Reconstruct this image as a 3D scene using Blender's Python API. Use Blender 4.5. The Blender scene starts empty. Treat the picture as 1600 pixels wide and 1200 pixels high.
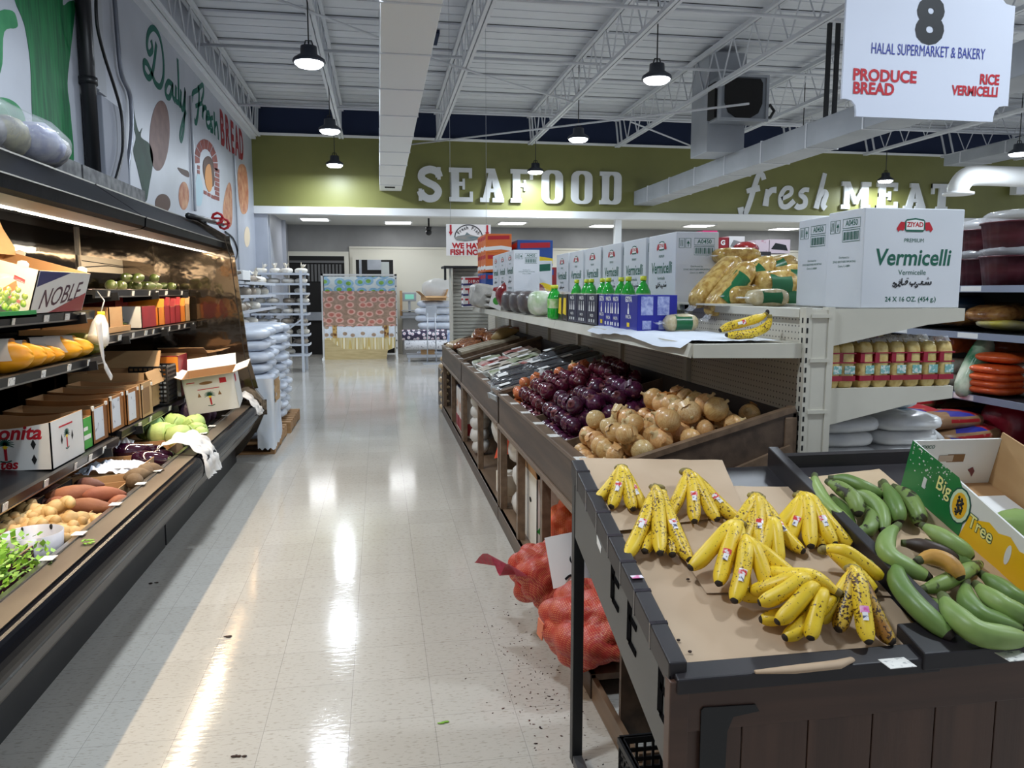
import bpy, math, random
from mathutils import Vector, Matrix, Euler, noise
R0 = random.Random(7)
SC = bpy.context.scene
COL = SC.collection
PI = math.pi

# ---------------------------------------------------------------- camera, world, lights
CAM_H, CAM_F, CAM_YAW, CAM_PITCH = 1.572, 1215.0, 0.168, 0.119
cam = bpy.data.cameras.new('camera')
cam.sensor_width = 36.0
cam.lens = CAM_F / 1600.0 * 36.0
cam.clip_start = 0.05
cam.clip_end = 200
cam_o = bpy.data.objects.new('camera', cam)
COL.objects.link(cam_o)
cam_o.location = (0, 0, CAM_H)
cam_o.rotation_euler = (PI / 2 - CAM_PITCH, 0, -CAM_YAW)
SC.camera = cam_o
SC.view_settings.view_transform = 'Standard'
SC.view_settings.look = 'None'
SC.view_settings.gamma = 1.0
SC.view_settings.use_curve_mapping = False
SC.view_settings.exposure = 0.12
SC.cycles.use_denoising = True
SC.cycles.max_bounces = 7
SC.cycles.diffuse_bounces = 4
SC.cycles.glossy_bounces = 3
SC.cycles.transmission_bounces = 4
SC.cycles.transparent_max_bounces = 12
SC.cycles.caustics_reflective = False
SC.cycles.caustics_refractive = False
SC.cycles.sample_clamp_indirect = 6.0
world = bpy.data.worlds.new('world')
SC.world = world
world.use_nodes = True
WORLD_COL, WORLD_STR = (0.78, 0.86, 1.0, 1), 0.45
world.node_tree.nodes['Background'].inputs[0].default_value = WORLD_COL
world.node_tree.nodes['Background'].inputs[1].default_value = WORLD_STR
BAY_COL, BAY_W = (0.80, 0.90, 1.0), 30.0      # high bay lamps
LED_COL, LED_W = (1.0, 0.78, 0.52), 12.5       # canopy strips of the produce case, per strip
PANEL_COL, PANEL_W = (0.93, 0.97, 1.0), 7.0   # recess panels


def ray(px, py):
    u, v = (px - 800) / CAM_F, (600 - py) / CAM_F
    s, c, sp, cp = math.sin(CAM_YAW), math.cos(CAM_YAW), math.sin(CAM_PITCH), math.cos(CAM_PITCH)
    return Vector((s * cp + c * u + s * sp * v, c * cp - s * u + c * sp * v, -sp + cp * v))


def on(ax, val, px, py):
    """the point on the plane axis = val that the photograph shows at this pixel"""
    d = ray(px, py)
    o = Vector((0, 0, CAM_H))
    return o + d * ((val - o[ax]) / d[ax])


def onX(v, px, py): return on(0, v, px, py)
def onY(v, px, py): return on(1, v, px, py)
def onZ(v, px, py): return on(2, v, px, py)


# ---------------------------------------------------------------- materials
def S(r, g, b):
    f = lambda c: (c / 255 / 12.92) if c / 255 <= 0.04045 else ((c / 255 + 0.055) / 1.055) ** 2.4
    return (f(r), f(g), f(b), 1)


MATS = {}


def mat(name, c, c2=None, sc=6.0, st=(1, 1, 1), rough=0.5, metal=0.0, bump=0.0, bsc=None, rnd=0.0, alpha=1.0,
        emit=0.0, ramp=(0.35, 0.65), spec=0.5, coat=0.0, trans=0.0, vor=False, detail=4.0, coord='Object', bst=None, ecol=None):
    """a procedural principled material: two colours mixed by noise, optional bump, optional per-object tint"""
    if name in MATS: return MATS[name]
    m = bpy.data.materials.new(name)
    m.use_nodes = True
    nt = m.node_tree
    N, L = nt.nodes, nt.links
    b = N['Principled BSDF']
    b.inputs['Base Color'].default_value = c
    b.inputs['Roughness'].default_value = rough
    b.inputs['Metallic'].default_value = metal
    b.inputs['Specular IOR Level'].default_value = spec
    b.inputs['Coat Weight'].default_value = coat
    b.inputs['Transmission Weight'].default_value = trans
    b.inputs['Alpha'].default_value = alpha
    if emit:
        b.inputs['Emission Color'].default_value = ecol or c
        b.inputs['Emission Strength'].default_value = emit
    tc = N.new('ShaderNodeTexCoord')

    def mapped(stv, off=None):
        mp = N.new('ShaderNodeMapping')
        mp.inputs['Scale'].default_value = stv
        L.new(tc.outputs[coord], mp.inputs['Vector'])
        oi = N.new('ShaderNodeObjectInfo')
        mm = N.new('ShaderNodeMath'); mm.operation = 'MULTIPLY'; mm.inputs[1].default_value = 37.0
        L.new(oi.outputs['Random'], mm.inputs[0])
        L.new(mm.outputs[0], mp.inputs['Location'])
        return mp
    col = None
    if c2 is not None:
        mp = mapped(st)
        if vor:
            t = N.new('ShaderNodeTexVoronoi'); t.inputs['Scale'].default_value = sc
            out = t.outputs['Distance']
        else:
            t = N.new('ShaderNodeTexNoise'); t.inputs['Scale'].default_value = sc; t.inputs['Detail'].default_value = detail
            out = t.outputs['Fac']
        L.new(mp.outputs[0], t.inputs['Vector'])
        r = N.new('ShaderNodeValToRGB')
        r.color_ramp.elements[0].position, r.color_ramp.elements[1].position = ramp
        r.color_ramp.elements[0].color, r.color_ramp.elements[1].color = c, c2
        L.new(out, r.inputs[0])
        col = r.outputs[0]
    if rnd:
        oi = N.new('ShaderNodeObjectInfo')
        h = N.new('ShaderNodeHueSaturation')
        mr = N.new('ShaderNodeMapRange')
        mr.inputs[3].default_value, mr.inputs[4].default_value = 1 - rnd, 1 + rnd
        L.new(oi.outputs['Random'], mr.inputs[0])
        L.new(mr.outputs[0], h.inputs['Value'])
        mr2 = N.new('ShaderNodeMapRange')
        mr2.inputs[3].default_value, mr2.inputs[4].default_value = 0.5 + rnd * 0.06, 0.5 - rnd * 0.06
        L.new(oi.outputs['Random'], mr2.inputs[0])
        L.new(mr2.outputs[0], h.inputs['Hue'])
        if col: L.new(col, h.inputs['Color'])
        else: h.inputs['Color'].default_value = c
        col = h.outputs[0]
    if col: L.new(col, b.inputs['Base Color'])
    if bump:
        mp = mapped(bst or st)
        t = N.new('ShaderNodeTexNoise'); t.inputs['Scale'].default_value = bsc or sc * 2; t.inputs['Detail'].default_value = 3
        L.new(mp.outputs[0], t.inputs['Vector'])
        bp = N.new('ShaderNodeBump'); bp.inputs['Strength'].default_value = min(1, bump); bp.inputs['Distance'].default_value = 0.01 * max(1, bump)
        L.new(t.outputs['Fac'], bp.inputs['Height'])
        L.new(bp.outputs[0], b.inputs['Normal'])
    MATS[name] = m
    return m


# ---------------------------------------------------------------- mesh building
def frame(p, t):
    t = t.normalized()
    a = Vector((0, 0, 1)) if abs(t.z) < 0.9 else Vector((1, 0, 0))
    n = t.cross(a).normalized()
    return n, t.cross(n).normalized()


class MB:
    def __init__(s):
        s.v, s.f, s.mi, s.sm = [], [], [], []

    def add(s, vs, fs, mi=0, sm=False, M=None):
        o = len(s.v)
        for p in vs:
            p = Vector(p)
            s.v.append(M @ p if M is not None else p)
        for f in fs:
            s.f.append([i + o for i in f]); s.mi.append(mi); s.sm.append(sm)
        return s

    def box(s, x0, x1, y0, y1, z0, z1, mi=0, M=None):
        if x0 > x1: x0, x1 = x1, x0
        if y0 > y1: y0, y1 = y1, y0
        if z0 > z1: z0, z1 = z1, z0
        vs = [(x, y, z) for z in (z0, z1) for y in (y0, y1) for x in (x0, x1)]
        fs = [(0, 2, 3, 1), (4, 5, 7, 6), (0, 1, 5, 4), (2, 6, 7, 3), (0, 4, 6, 2), (1, 3, 7, 5)]
        return s.add(vs, fs, mi, False, M)

    def bar(s, a, b, w, h, mi=0, up=None):
        """a rectangular bar from a to b"""
        a, b = Vector(a), Vector(b)
        t = (b - a).normalized()
        u = Vector(up) if up else (Vector((0, 0, 1)) if abs(t.z) < 0.95 else Vector((0, 1, 0)))
        n = t.cross(u).normalized(); u = n.cross(t).normalized()
        vs = [p + n * (sx * w / 2) + u * (sz * h / 2) for p in (a, b) for sx, sz in ((-1, -1), (1, -1), (1, 1), (-1, 1))]
        return s.add(vs, [(0, 1, 2, 3), (7, 6, 5, 4), (0, 4, 5, 1), (1, 5, 6, 2), (2, 6, 7, 3), (3, 7, 4, 0)], mi)

    def tube(s, pts, r, n=8, mi=0, cap=True, flat=1.0, sm=True):
        pts = [Vector(p) for p in pts]
        rs = r if isinstance(r, (list, tuple)) else [r] * len(pts)
        vs, fs = [], []
        pn = None
        for i, p in enumerate(pts):
            t = (pts[min(i + 1, len(pts) - 1)] - pts[max(i - 1, 0)])
            if t.length < 1e-9: t = Vector((0, 0, 1))
            t.normalize()
            if pn is None: n_, b_ = frame(p, t)
            else:
                n_ = (pn - t * pn.dot(t))
                n_ = n_.normalized() if n_.length > 1e-6 else frame(p, t)[0]
                b_ = t.cross(n_)
            pn = n_
            for k in range(n):
                a = 2 * PI * k / n
                vs.append(p + n_ * (math.cos(a) * rs[i]) + b_ * (math.sin(a) * rs[i] * flat))
        for i in range(len(pts) - 1):
            for k in range(n):
                fs.append((i * n + k, i * n + (k + 1) % n, (i + 1) * n + (k + 1) % n, (i + 1) * n + k))
        if cap:
            fs.append(tuple(range(n - 1, -1, -1))); fs.append(tuple((len(pts) - 1) * n + k for k in range(n)))
        return s.add(vs, fs, mi, sm)

    def lathe(s, prof, n=16, mi=0, M=None, fn=None, sm=True, cap=True):
        vs, fs = [], []
        for j, (r, z) in enumerate(prof):
            for k in range(n):
                a = 2 * PI * k / n
                p = Vector((r * math.cos(a), r * math.sin(a), z))
                vs.append(fn(p, a, j / (len(prof) - 1)) if fn else p)
        for j in range(len(prof) - 1):
            for k in range(n):
                fs.append((j * n + k, j * n + (k + 1) % n, (j + 1) * n + (k + 1) % n, (j + 1) * n + k))
        if cap:
            fs.append(tuple(range(n - 1, -1, -1))); fs.append(tuple((len(prof) - 1) * n + k for k in range(n)))
        return s.add(vs, fs, mi, sm, M)

    def ell(s, c, rx, ry, rz, nu=14, nv=9, mi=0, M=None, fn=None, pw=1.0):
        """ellipsoid, pw < 1 makes it squarer"""
        sg = lambda t: math.copysign(abs(t) ** pw, t)
        vs, fs = [Vector((0, 0, -rz))], []
        for j in range(1, nv):
            ph = -PI / 2 + PI * j / nv
            for k in range(nu):
                a = 2 * PI * k / nu
                vs.append(Vector((rx * sg(math.cos(ph)) * sg(math.cos(a)), ry * sg(math.cos(ph)) * sg(math.sin(a)), rz * sg(math.sin(ph)))))
        vs.append(Vector((0, 0, rz)))
        if fn: vs = [fn(p) for p in vs]
        c = Vector(c)
        vs = [p + c for p in vs]
        for k in range(nu): fs.append((0, 1 + (k + 1) % nu, 1 + k))
        for j in range(nv - 2):
            for k in range(nu):
                a, b = 1 + j * nu, 1 + (j + 1) * nu
                fs.append((a + k, a + (k + 1) % nu, b + (k + 1) % nu, b + k))
        t = len(vs) - 1; a = 1 + (nv - 2) * nu
        for k in range(nu): fs.append((a + k, a + (k + 1) % nu, t))
        return s.add(vs, fs, mi, True, M)

    def prism(s, poly, z0, z1, mi=0, M=None, sm=False):
        """extrude a 2-D polygon (counter-clockwise) from z0 to z1"""
        n = len(poly)
        vs = [(x, y, z0) for x, y in poly] + [(x, y, z1) for x, y in poly]
        fs = [tuple(range(n - 1, -1, -1)), tuple(range(n, 2 * n))] + [(i, (i + 1) % n, n + (i + 1) % n, n + i) for i in range(n)]
        return s.add(vs, fs, mi, sm, M)

    def grid(s, fn, nu, nv, mi=0, sm=True, closed=False, M=None):
        vs = [fn(i / nu, j / nv) for j in range(nv + 1) for i in range(nu + 1)]
        fs = [(j * (nu + 1) + i, j * (nu + 1) + i + 1, (j + 1) * (nu + 1) + i + 1, (j + 1) * (nu + 1) + i) for j in range(nv) for i in range(nu)]
        return s.add(vs, fs, mi, sm, M)

    def stroke(s, pts, w, d=0.004, mi=0, M=None, smooth=True, closed=False):
        """a pen stroke of width w in the local XY plane, thickness d in +Z"""
        pts = [Vector((p[0], p[1])) for p in pts]
        if smooth and len(pts) > 2: pts = catmull(pts, 5, closed)
        n = len(pts)
        ws = w if isinstance(w, (list, tuple)) else [w, w]
        Lf, Rt = [], []
        for i, p in enumerate(pts):
            a = pts[(i - 1) % n] if (closed or i) else p
            b = pts[(i + 1) % n] if (closed or i < n - 1) else p
            t = (b - a)
            t = t.normalized() if t.length > 1e-9 else Vector((1, 0))
            q = Vector((-t.y, t.x))
            u = i / max(1, n - 1)
            ww = ws[0] + (ws[1] - ws[0]) * u if len(ws) == 2 else ws[0] + (ws[1] - ws[0]) * (1 - abs(2 * u - 1))
            Lf.append(p + q * ww / 2); Rt.append(p - q * ww / 2)
        vs = [(p.x, p.y, z) for z in (0, d) for P in (Lf, Rt) for p in P]
        fs = []
        m = n if closed else n - 1
        for i in range(m):
            j = (i + 1) % n
            fs += [(2 * n + i, 3 * n + i, 3 * n + j, 2 * n + j), (i, j, n + j, n + i), (i, 2 * n + i, 2 * n + j, j), (n + i, n + j, 3 * n + j, 3 * n + i)]
        if not closed:
            fs += [(0, n, 3 * n, 2 * n), (n - 1, 3 * n - 1, 4 * n - 1, 2 * n - 1)]
        return s.add(vs, fs, mi, False, M)

    def mesh(s, name, mats):
        me = bpy.data.meshes.new(name)
        me.from_pydata([tuple(p) for p in s.v], [], s.f)
        for m in mats: me.materials.append(m)
        me.polygons.foreach_set('material_index', s.mi)
        me.polygons.foreach_set('use_smooth', s.sm)
        me.update()
        return me

    def build(s, name, mats, parent=None, bev=0.0, sub=0, label=None):
        if not isinstance(mats, (list, tuple)): mats = [mats]
        o = bpy.data.objects.new(name, s.mesh(name, mats))
        COL.objects.link(o)
        if parent is not None: o.parent = parent
        if bev:
            b = o.modifiers.new('bevel', 'BEVEL'); b.width = bev; b.segments = 2; b.limit_method = 'ANGLE'; b.angle_limit = 0.7
        if sub:
            b = o.modifiers.new('sub', 'SUBSURF'); b.levels = sub; b.render_levels = sub
        if label: o['label'] = label
        return o


def catmull(P, k=5, closed=False):
    n, out = len(P), []
    for i in range(n if closed else n - 1):
        if closed: a, b, c, d = P[(i - 1) % n], P[i], P[(i + 1) % n], P[(i + 2) % n]
        else: a, b, c, d = P[max(i - 1, 0)], P[i], P[i + 1], P[min(i + 2, n - 1)]
        for j in range(k):
            t = j / k
            out.append(0.5 * ((2 * b) + (c - a) * t + (2 * a - 5 * b + 4 * c - d) * t * t + (3 * b - 3 * c + d - a) * t ** 3))
    if not closed: out.append(P[-1])
    return out


def put(o, label, cat, group=None, kind=None):
    o['label'] = label; o['category'] = cat
    if group: o['group'] = group
    if kind: o['kind'] = kind
    return o


def thing(name, label, cat, loc=(0, 0, 0), rz=0.0, group=None, rot=None):
    o = bpy.data.objects.new(name, None)
    COL.objects.link(o)
    o.location = loc
    o.rotation_euler = rot or (0, 0, rz)
    o.empty_display_size = 0.05
    return put(o, label, cat, group)


def struct(name, mb, mats, parent=None, **k):
    o = mb.build(name, mats, parent, **k)
    if parent is None: o['kind'] = 'structure'
    return o


def dup(root, loc=None, rot=None, label=None, group=None, scale=None):
    """a copy of a thing with copies of its parts and their sub-parts"""
    c = root.copy(); COL.objects.link(c)
    for ch in KIDS(root):
        d = ch.copy(); COL.objects.link(d); d.parent = c
        for g in KIDS(ch):
            e = g.copy(); COL.objects.link(e); e.parent = d
    if loc is not None: c.location = loc
    if rot is not None: c.rotation_euler = rot
    if scale is not None: c.scale = (scale,) * 3 if not isinstance(scale, (tuple, list)) else scale
    if label: c['label'] = label
    if group: c['group'] = group
    return c


def KIDS(o): return list(o.children)


def area_light(parent, loc, sx, sy, watts, col, shape='RECTANGLE', rot=(0, 0, 0), spread=PI):
    l = bpy.data.lights.new('lamp_light', 'AREA')
    l.shape = shape; l.size = sx
    if shape in ('RECTANGLE', 'ELLIPSE'): l.size_y = sy
    l.energy = watts; l.color = col; l.spread = spread
    o = bpy.data.objects.new('lamp_light', l)
    COL.objects.link(o); o.parent = parent; o.location = loc; o.rotation_euler = rot
    return o


# ---------------------------------------------------------------- lettering
TXT = {}


def txt_mesh(s, size=0.1, bold=0.0, shear=0.0, sx=1.0, align='CENTER', ext=0.0, sp=1.0):
    key = (s, size, bold, shear, sx, align, ext, sp)
    if key in TXT: return TXT[key]
    cu = bpy.data.curves.new('txt', 'FONT')
    cu.body = s; cu.size = size; cu.align_x = align; cu.align_y = 'CENTER'
    cu.offset = bold * size; cu.shear = shear; cu.extrude = ext; cu.resolution_u = 3; cu.space_character = sp
    o = bpy.data.objects.new('txt', cu)
    COL.objects.link(o)
    dg = bpy.context.evaluated_depsgraph_get()
    dg.update()
    me = bpy.data.meshes.new_from_object(o.evaluated_get(dg))
    bpy.data.objects.remove(o)
    for v in me.vertices: v.co.x *= sx
    me.materials.clear()
    TXT[key] = me
    return me


def add_txt(mb, s, x, y, size, mi=0, M=None, z=0.0, **k):
    """letters into the local XY plane of mb"""
    me = txt_mesh(s, size, **k)
    T = Matrix.Translation((x, y, z))
    if M is not None: T = M @ T
    mb.add([v.co.copy() for v in me.vertices], [tuple(p.vertices) for p in me.polygons], mi, False, T)


def face(o, x, y):
    """matrix of a plane with origin o and in-plane axes x, y (normal x cross y)"""
    x = Vector(x).normalized(); y = Vector(y).normalized(); z = x.cross(y)
    M = Matrix((x, y, z)).transposed().to_4x4()
    M.translation = Vector(o)
    return M


def nz(p, s=1.0, seed=0.0): return noise.noise(Vector((p[0] * s + seed, p[1] * s + seed * 1.7, p[2] * s - seed)))


def put_mesh(name, me, mats, parent=None):
    o = bpy.data.objects.new(name, me)
    COL.objects.link(o)
    if parent is not None: o.parent = parent
    return o

# ================================================================ SETTING
WX, HY, FY = -2.45, 16.6, 20.0        # left wall, olive header wall, far wall of the recess
DECK = 5.25
m_floor = bpy.data.materials.new('vinyl_tile'); m_floor.use_nodes = True


def floor_nodes():
    nt = m_floor.node_tree; N, L = nt.nodes, nt.links
    b = N['Principled BSDF']
    tc = N.new('ShaderNodeTexCoord')
    mp = N.new('ShaderNodeMapping'); mp.inputs['Location'].default_value = (1.05 - 0.3048 * 0, -2.74, 0)
    L.new(tc.outputs['Object'], mp.inputs[0])
    br = N.new('ShaderNodeTexBrick'); br.offset = 0; br.squash = 1
    br.inputs['Scale'].default_value = 1.0
    br.inputs['Brick Width'].default_value = 0.3048; br.inputs['Row Height'].default_value = 0.3048
    br.inputs['Mortar Size'].default_value = 0.0011; br.inputs['Mortar Smooth'].default_value = 0.6
    br.inputs['Color1'].default_value = (0.50, 0.475, 0.43, 1); br.inputs['Color2'].default_value = (0.535, 0.51, 0.465, 1)
    br.inputs['Mortar'].default_value = (0.27, 0.26, 0.24, 1)
    L.new(mp.outputs[0], br.inputs['Vector'])
    m2 = N.new('ShaderNodeMapping'); m2.inputs['Scale'].default_value = (1.0, 3.2, 1)
    L.new(tc.outputs['Object'], m2.inputs[0])
    n1 = N.new('ShaderNodeTexNoise'); n1.inputs['Scale'].default_value = 38; n1.inputs['Detail'].default_value = 5
    L.new(m2.outputs[0], n1.inputs['Vector'])
    r = N.new('ShaderNodeValToRGB'); r.color_ramp.elements[0].position = 0.34; r.color_ramp.elements[1].position = 0.44
    r.color_ramp.elements[0].color = (0.70, 0.68, 0.64, 1); r.color_ramp.elements[1].color = (1, 1, 1, 1)
    L.new(n1.outputs['Fac'], r.inputs[0])
    mx = N.new('ShaderNodeMix'); mx.data_type = 'RGBA'; mx.blend_type = 'MULTIPLY'; mx.inputs[0].default_value = 0.8
    L.new(br.outputs['Color'], mx.inputs[6]); L.new(r.outputs[0], mx.inputs[7])
    n2 = N.new('ShaderNodeTexNoise'); n2.inputs['Scale'].default_value = 1.3; n2.inputs['Detail'].default_value = 3
    L.new(tc.outputs['Object'], n2.inputs['Vector'])
    r2 = N.new('ShaderNodeValToRGB'); r2.color_ramp.elements[0].color = (0.88, 0.87, 0.85, 1); r2.color_ramp.elements[1].color = (1, 1, 1, 1)
    L.new(n2.outputs['Fac'], r2.inputs[0])
    mx2 = N.new('ShaderNodeMix'); mx2.data_type = 'RGBA'; mx2.blend_type = 'MULTIPLY'; mx2.inputs[0].default_value = 0.7
    L.new(mx.outputs[2], mx2.inputs[6]); L.new(r2.outputs[0], mx2.inputs[7])
    L.new(mx2.outputs[2], b.inputs['Base Color'])
    rr = N.new('ShaderNodeMapRange'); rr.inputs[3].default_value = 0.04; rr.inputs[4].default_value = 0.15
    L.new(n2.outputs['Fac'], rr.inputs[0]); L.new(rr.outputs[0], b.inputs['Roughness']); b.inputs['Specular IOR Level'].default_value = 0.35
    n3 = N.new('ShaderNodeTexNoise'); n3.inputs['Scale'].default_value = 16
    L.new(m2.outputs[0], n3.inputs['Vector'])
    bp = N.new('ShaderNodeBump'); bp.inputs['Strength'].default_value = 0.05; bp.inputs['Distance'].default_value = 0.01
    L.new(n3.outputs['Fac'], bp.inputs['Height']); L.new(bp.outputs[0], b.inputs['Normal'])


floor_nodes()
m_wall = mat('painted_wall', S(172, 176, 186), S(164, 168, 178), sc=2, rough=0.42)
m_olive = mat('olive_paint', S(122, 122, 66), S(116, 116, 62), sc=1.5, rough=0.45)
m_deck = mat('roof_deck', S(222, 224, 228), S(208, 211, 216), sc=1.2, st=(0.3, 3, 1), rough=0.6)
m_steel = mat('white_steel', S(212, 214, 218), rough=0.5)
m_trim = mat('white_trim', S(235, 236, 236), rough=0.4)
m_grayw = mat('grey_wall', S(150, 150, 150), S(140, 140, 140), sc=2, rough=0.6)
m_beige = mat('beige_panel', S(216, 213, 200), rough=0.55)
m_navy = mat('navy_void', S(28, 40, 68), rough=0.9)
m_black = mat('black_plastic', S(22, 23, 26), rough=0.4)
m_blackgl = mat('black_gloss', S(20, 21, 25), S(32, 33, 36), sc=30, rough=0.16, coat=0.4)
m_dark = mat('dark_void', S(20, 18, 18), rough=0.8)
m_white = mat('white_paint', S(232, 232, 230), rough=0.5)
m_letter = mat('sign_letter_white', S(214, 216, 216), rough=0.5)
m_paper = mat('white_paper', S(238, 238, 236), rough=0.7)
m_red = mat('red_ink', S(186, 24, 40), rough=0.6)
m_green = mat('green_ink', S(16, 92, 72), rough=0.6)
m_ink = mat('black_ink', S(24, 26, 30), rough=0.6)
m_blue = mat('blue_ink', S(44, 58, 150), rough=0.6)
m_yel = mat('yellow_ink', S(238, 206, 40), rough=0.6)
m_metal = mat('stainless', S(170, 166, 160), S(140, 136, 130), sc=3, st=(1, 0.1, 1), rough=0.28, metal=0.9)
m_galv = mat('galvanised', S(176, 180, 186), S(160, 164, 172), sc=4, rough=0.4, metal=0.4)

struct('floor', MB().box(-2.6, 16, -3.5, 20.2, -0.1, 0), m_floor)
b = MB()
b.box(-2.6, 16, -3.5, 20.2, DECK + 0.06, DECK + 0.14)
y = -3.5
while y < 20.2:                                      # ribs of the metal deck
    b.box(-2.6, 16, y, y + 0.04, DECK + 0.05, DECK + 0.062)
    y += 0.31
y = -3.5
while y < 20.2:                                      # panel laps
    b.box(-2.6, 16, y, y + 0.05, DECK + .02, DECK + 0.062)
    y += 1.24
struct('ceiling', b, m_deck)
struct('wall_back', MB().box(-2.6, 16, HY, HY + 0.15, 3.16, 4.68), m_olive)
struct('dark_void_sheet', MB().box(-2.6, 16, HY + .06, HY + .15, 4.7, 5.32), m_navy)  # navy sheet paints in the darkness of the open void above the olive wall
struct('trim_1', MB().box(WX, 16, HY - 0.07, HY + 0.2, 3.12, 3.27).box(-2.6, 16, HY - 0.03, HY + 0.18, 4.66, 4.71), m_trim, bev=0.004)
struct('ceiling_2', MB().box(-2.6, 16, HY + 0.15, FY + 0.1, 3.19, 3.26), mat('recess_ceiling', S(214, 214, 208), rough=0.7))
far = struct('wall_far', MB().box(-2.6, 16, FY, FY + 0.15, 0, 3.3).box(-2.6, 16, FY + 0.0, FY + 0.16, 3.3, 5.4, 1), [m_grayw, m_navy])  # upper part coloured navy to stand in for the darkness behind the parapet
zb = onY(FY, 640, 386).z
xl = onY(FY, 546, 400).x
struct('wall_panel', MB().box(xl, 16, FY - 0.05, FY, 0, zb).box(xl, 16, FY - 0.07, FY, zb - 0.05, zb), m_beige)
b = MB().box(-2.6, -2.18, HY + 0.15, FY, 0, 3.2)
struct('wall_pillar', b, m_wall)
wall_left = struct('wall_left', MB().box(WX - 0.2, WX, -3.5, HY, 0, DECK + 0.05), m_wall)


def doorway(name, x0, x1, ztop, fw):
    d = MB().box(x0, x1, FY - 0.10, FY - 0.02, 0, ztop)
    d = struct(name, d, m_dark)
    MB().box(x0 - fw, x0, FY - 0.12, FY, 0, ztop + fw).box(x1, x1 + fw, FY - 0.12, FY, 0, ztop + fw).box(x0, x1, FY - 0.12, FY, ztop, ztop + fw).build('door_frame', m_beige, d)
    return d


a0, a1 = onY(FY, 452, 400), onY(FY, 538, 400)
d1 = doorway('door_1', a0.x, a1.x, a0.z, 0.11)
b = MB()
for i in range(11):
    x = a0.x + 0.35 + i * 0.085
    b.box(x, x + 0.05, FY - 0.125, FY - 0.10, a0.z - 0.62, a0.z - 0.2)
b.box(a0.x, a1.x, FY - 0.13, FY - 0.10, a0.z - 0.17, a0.z - 0.11)
b.build('hood_filter', mat('hood_grey', S(92, 92, 92), rough=0.5), d1)
MB().box(a0.x + 0.2, a1.x, FY - 0.14, FY - 0.1, 0.85, 1.05).build('counter_edge', m_galv, d1)
a2, a3 = onY(FY, 556, 406), onY(FY, 614, 406)
d2 = doorway('door_2', a2.x, a3.x, a2.z, 0.08)
MB().box(a2.x + 0.62, a3.x - 0.1, FY - 0.125, FY - 0.10, 1.0, a2.z - 0.05).build('door_panel', mat('pale_glass', S(176, 182, 180), rough=0.2), d2)
MB().box(a2.x + 0.08, a2.x + 0.14, FY - 0.12, FY - 0.1, 1.0, a2.z).box(a2.x + 0.28, a2.x + 0.62, FY - 0.12, FY - 0.1, a2.z - 0.25, a2.z).build('door_rail', m_galv, d2)
for i, px in enumerate((967, 1390)):
    p = onY(HY, px, 345)
    struct('column', MB().box(p.x - 0.07, p.x + 0.07, HY + 0.02, HY + 0.16, 0, 3.15), m_trim)
struct('corner_column', MB().box(-2.45, -2.2, HY + 0.0, HY + 0.14, 0, 3.14).box(-2.18, -2.1, FY - 1.2, FY - 1.1, 0, 3.19), m_wall)

# mural painted on the left wall
m_leek = mat('leek_paint', S(30, 116, 66), S(16, 82, 50), sc=5, st=(1, 5, 0.5), rough=0.5)
m_leek2 = mat('melon_paint', S(60, 140, 90), S(40, 116, 74), sc=4, rough=0.5)
m_pepp = mat('pepper_paint', S(30, 50, 42), S(40, 66, 56), sc=3, rough=0.55)
m_potato = mat('potato_paint', S(120, 92, 86), S(104, 78, 74), sc=6, rough=0.5)
m_script = mat('script_green_paint', S(28, 92, 80), rough=0.5)
m_bread = mat('bread_red_paint', S(138, 44, 52), rough=0.5)
m_bread2 = mat('brown_paint', S(196, 150, 116), S(160, 96, 70), sc=7, rough=0.5)
m_brick = mat('brick_paint', S(140, 70, 62), S(110, 50, 48), sc=8, rough=0.5)
m_dkbrown = mat('oven_dark_paint', S(74, 48, 40), rough=0.5)
m_orange = mat('flame_paint', S(190, 130, 70), rough=0.5)
WM = face((WX + 0.001, 0, 0), (0, 1, 0), (0, 0, 1))


def W(px, py):
    p = onX(WX, px, py)
    return (p.y, p.z)


def wpoly(pts, d=0.002, sm=True):
    q = [Vector(W(*p)) for p in pts]
    if sm: q = catmull(q, 4, True)
    return [(p.x, p.y) for p in q]


for m_ in (m_leek, m_leek2, m_pepp, m_potato, m_script, m_bread, m_bread2, m_brick, m_dkbrown, m_orange): m_.node_tree.nodes['Principled BSDF'].inputs['Specular IOR Level'].default_value = .12


def wall_paint(name, pts, m, d=0.002, sm=True):
    return MB().prism(wpoly(pts, sm=sm)[::-1] if False else wpoly(pts, sm=sm), 0, d, M=WM).build(name, m, wall_left)


def ring(cx, cy, rx, ry, t=0, n=14):
    return [(cx + rx * math.cos(a) * math.cos(t) - ry * math.sin(a) * math.sin(t), cy - ry * math.sin(a) * math.cos(t) - rx * math.cos(a) * math.sin(t)) for a in [2 * PI * k / n for k in range(n)]]


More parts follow.
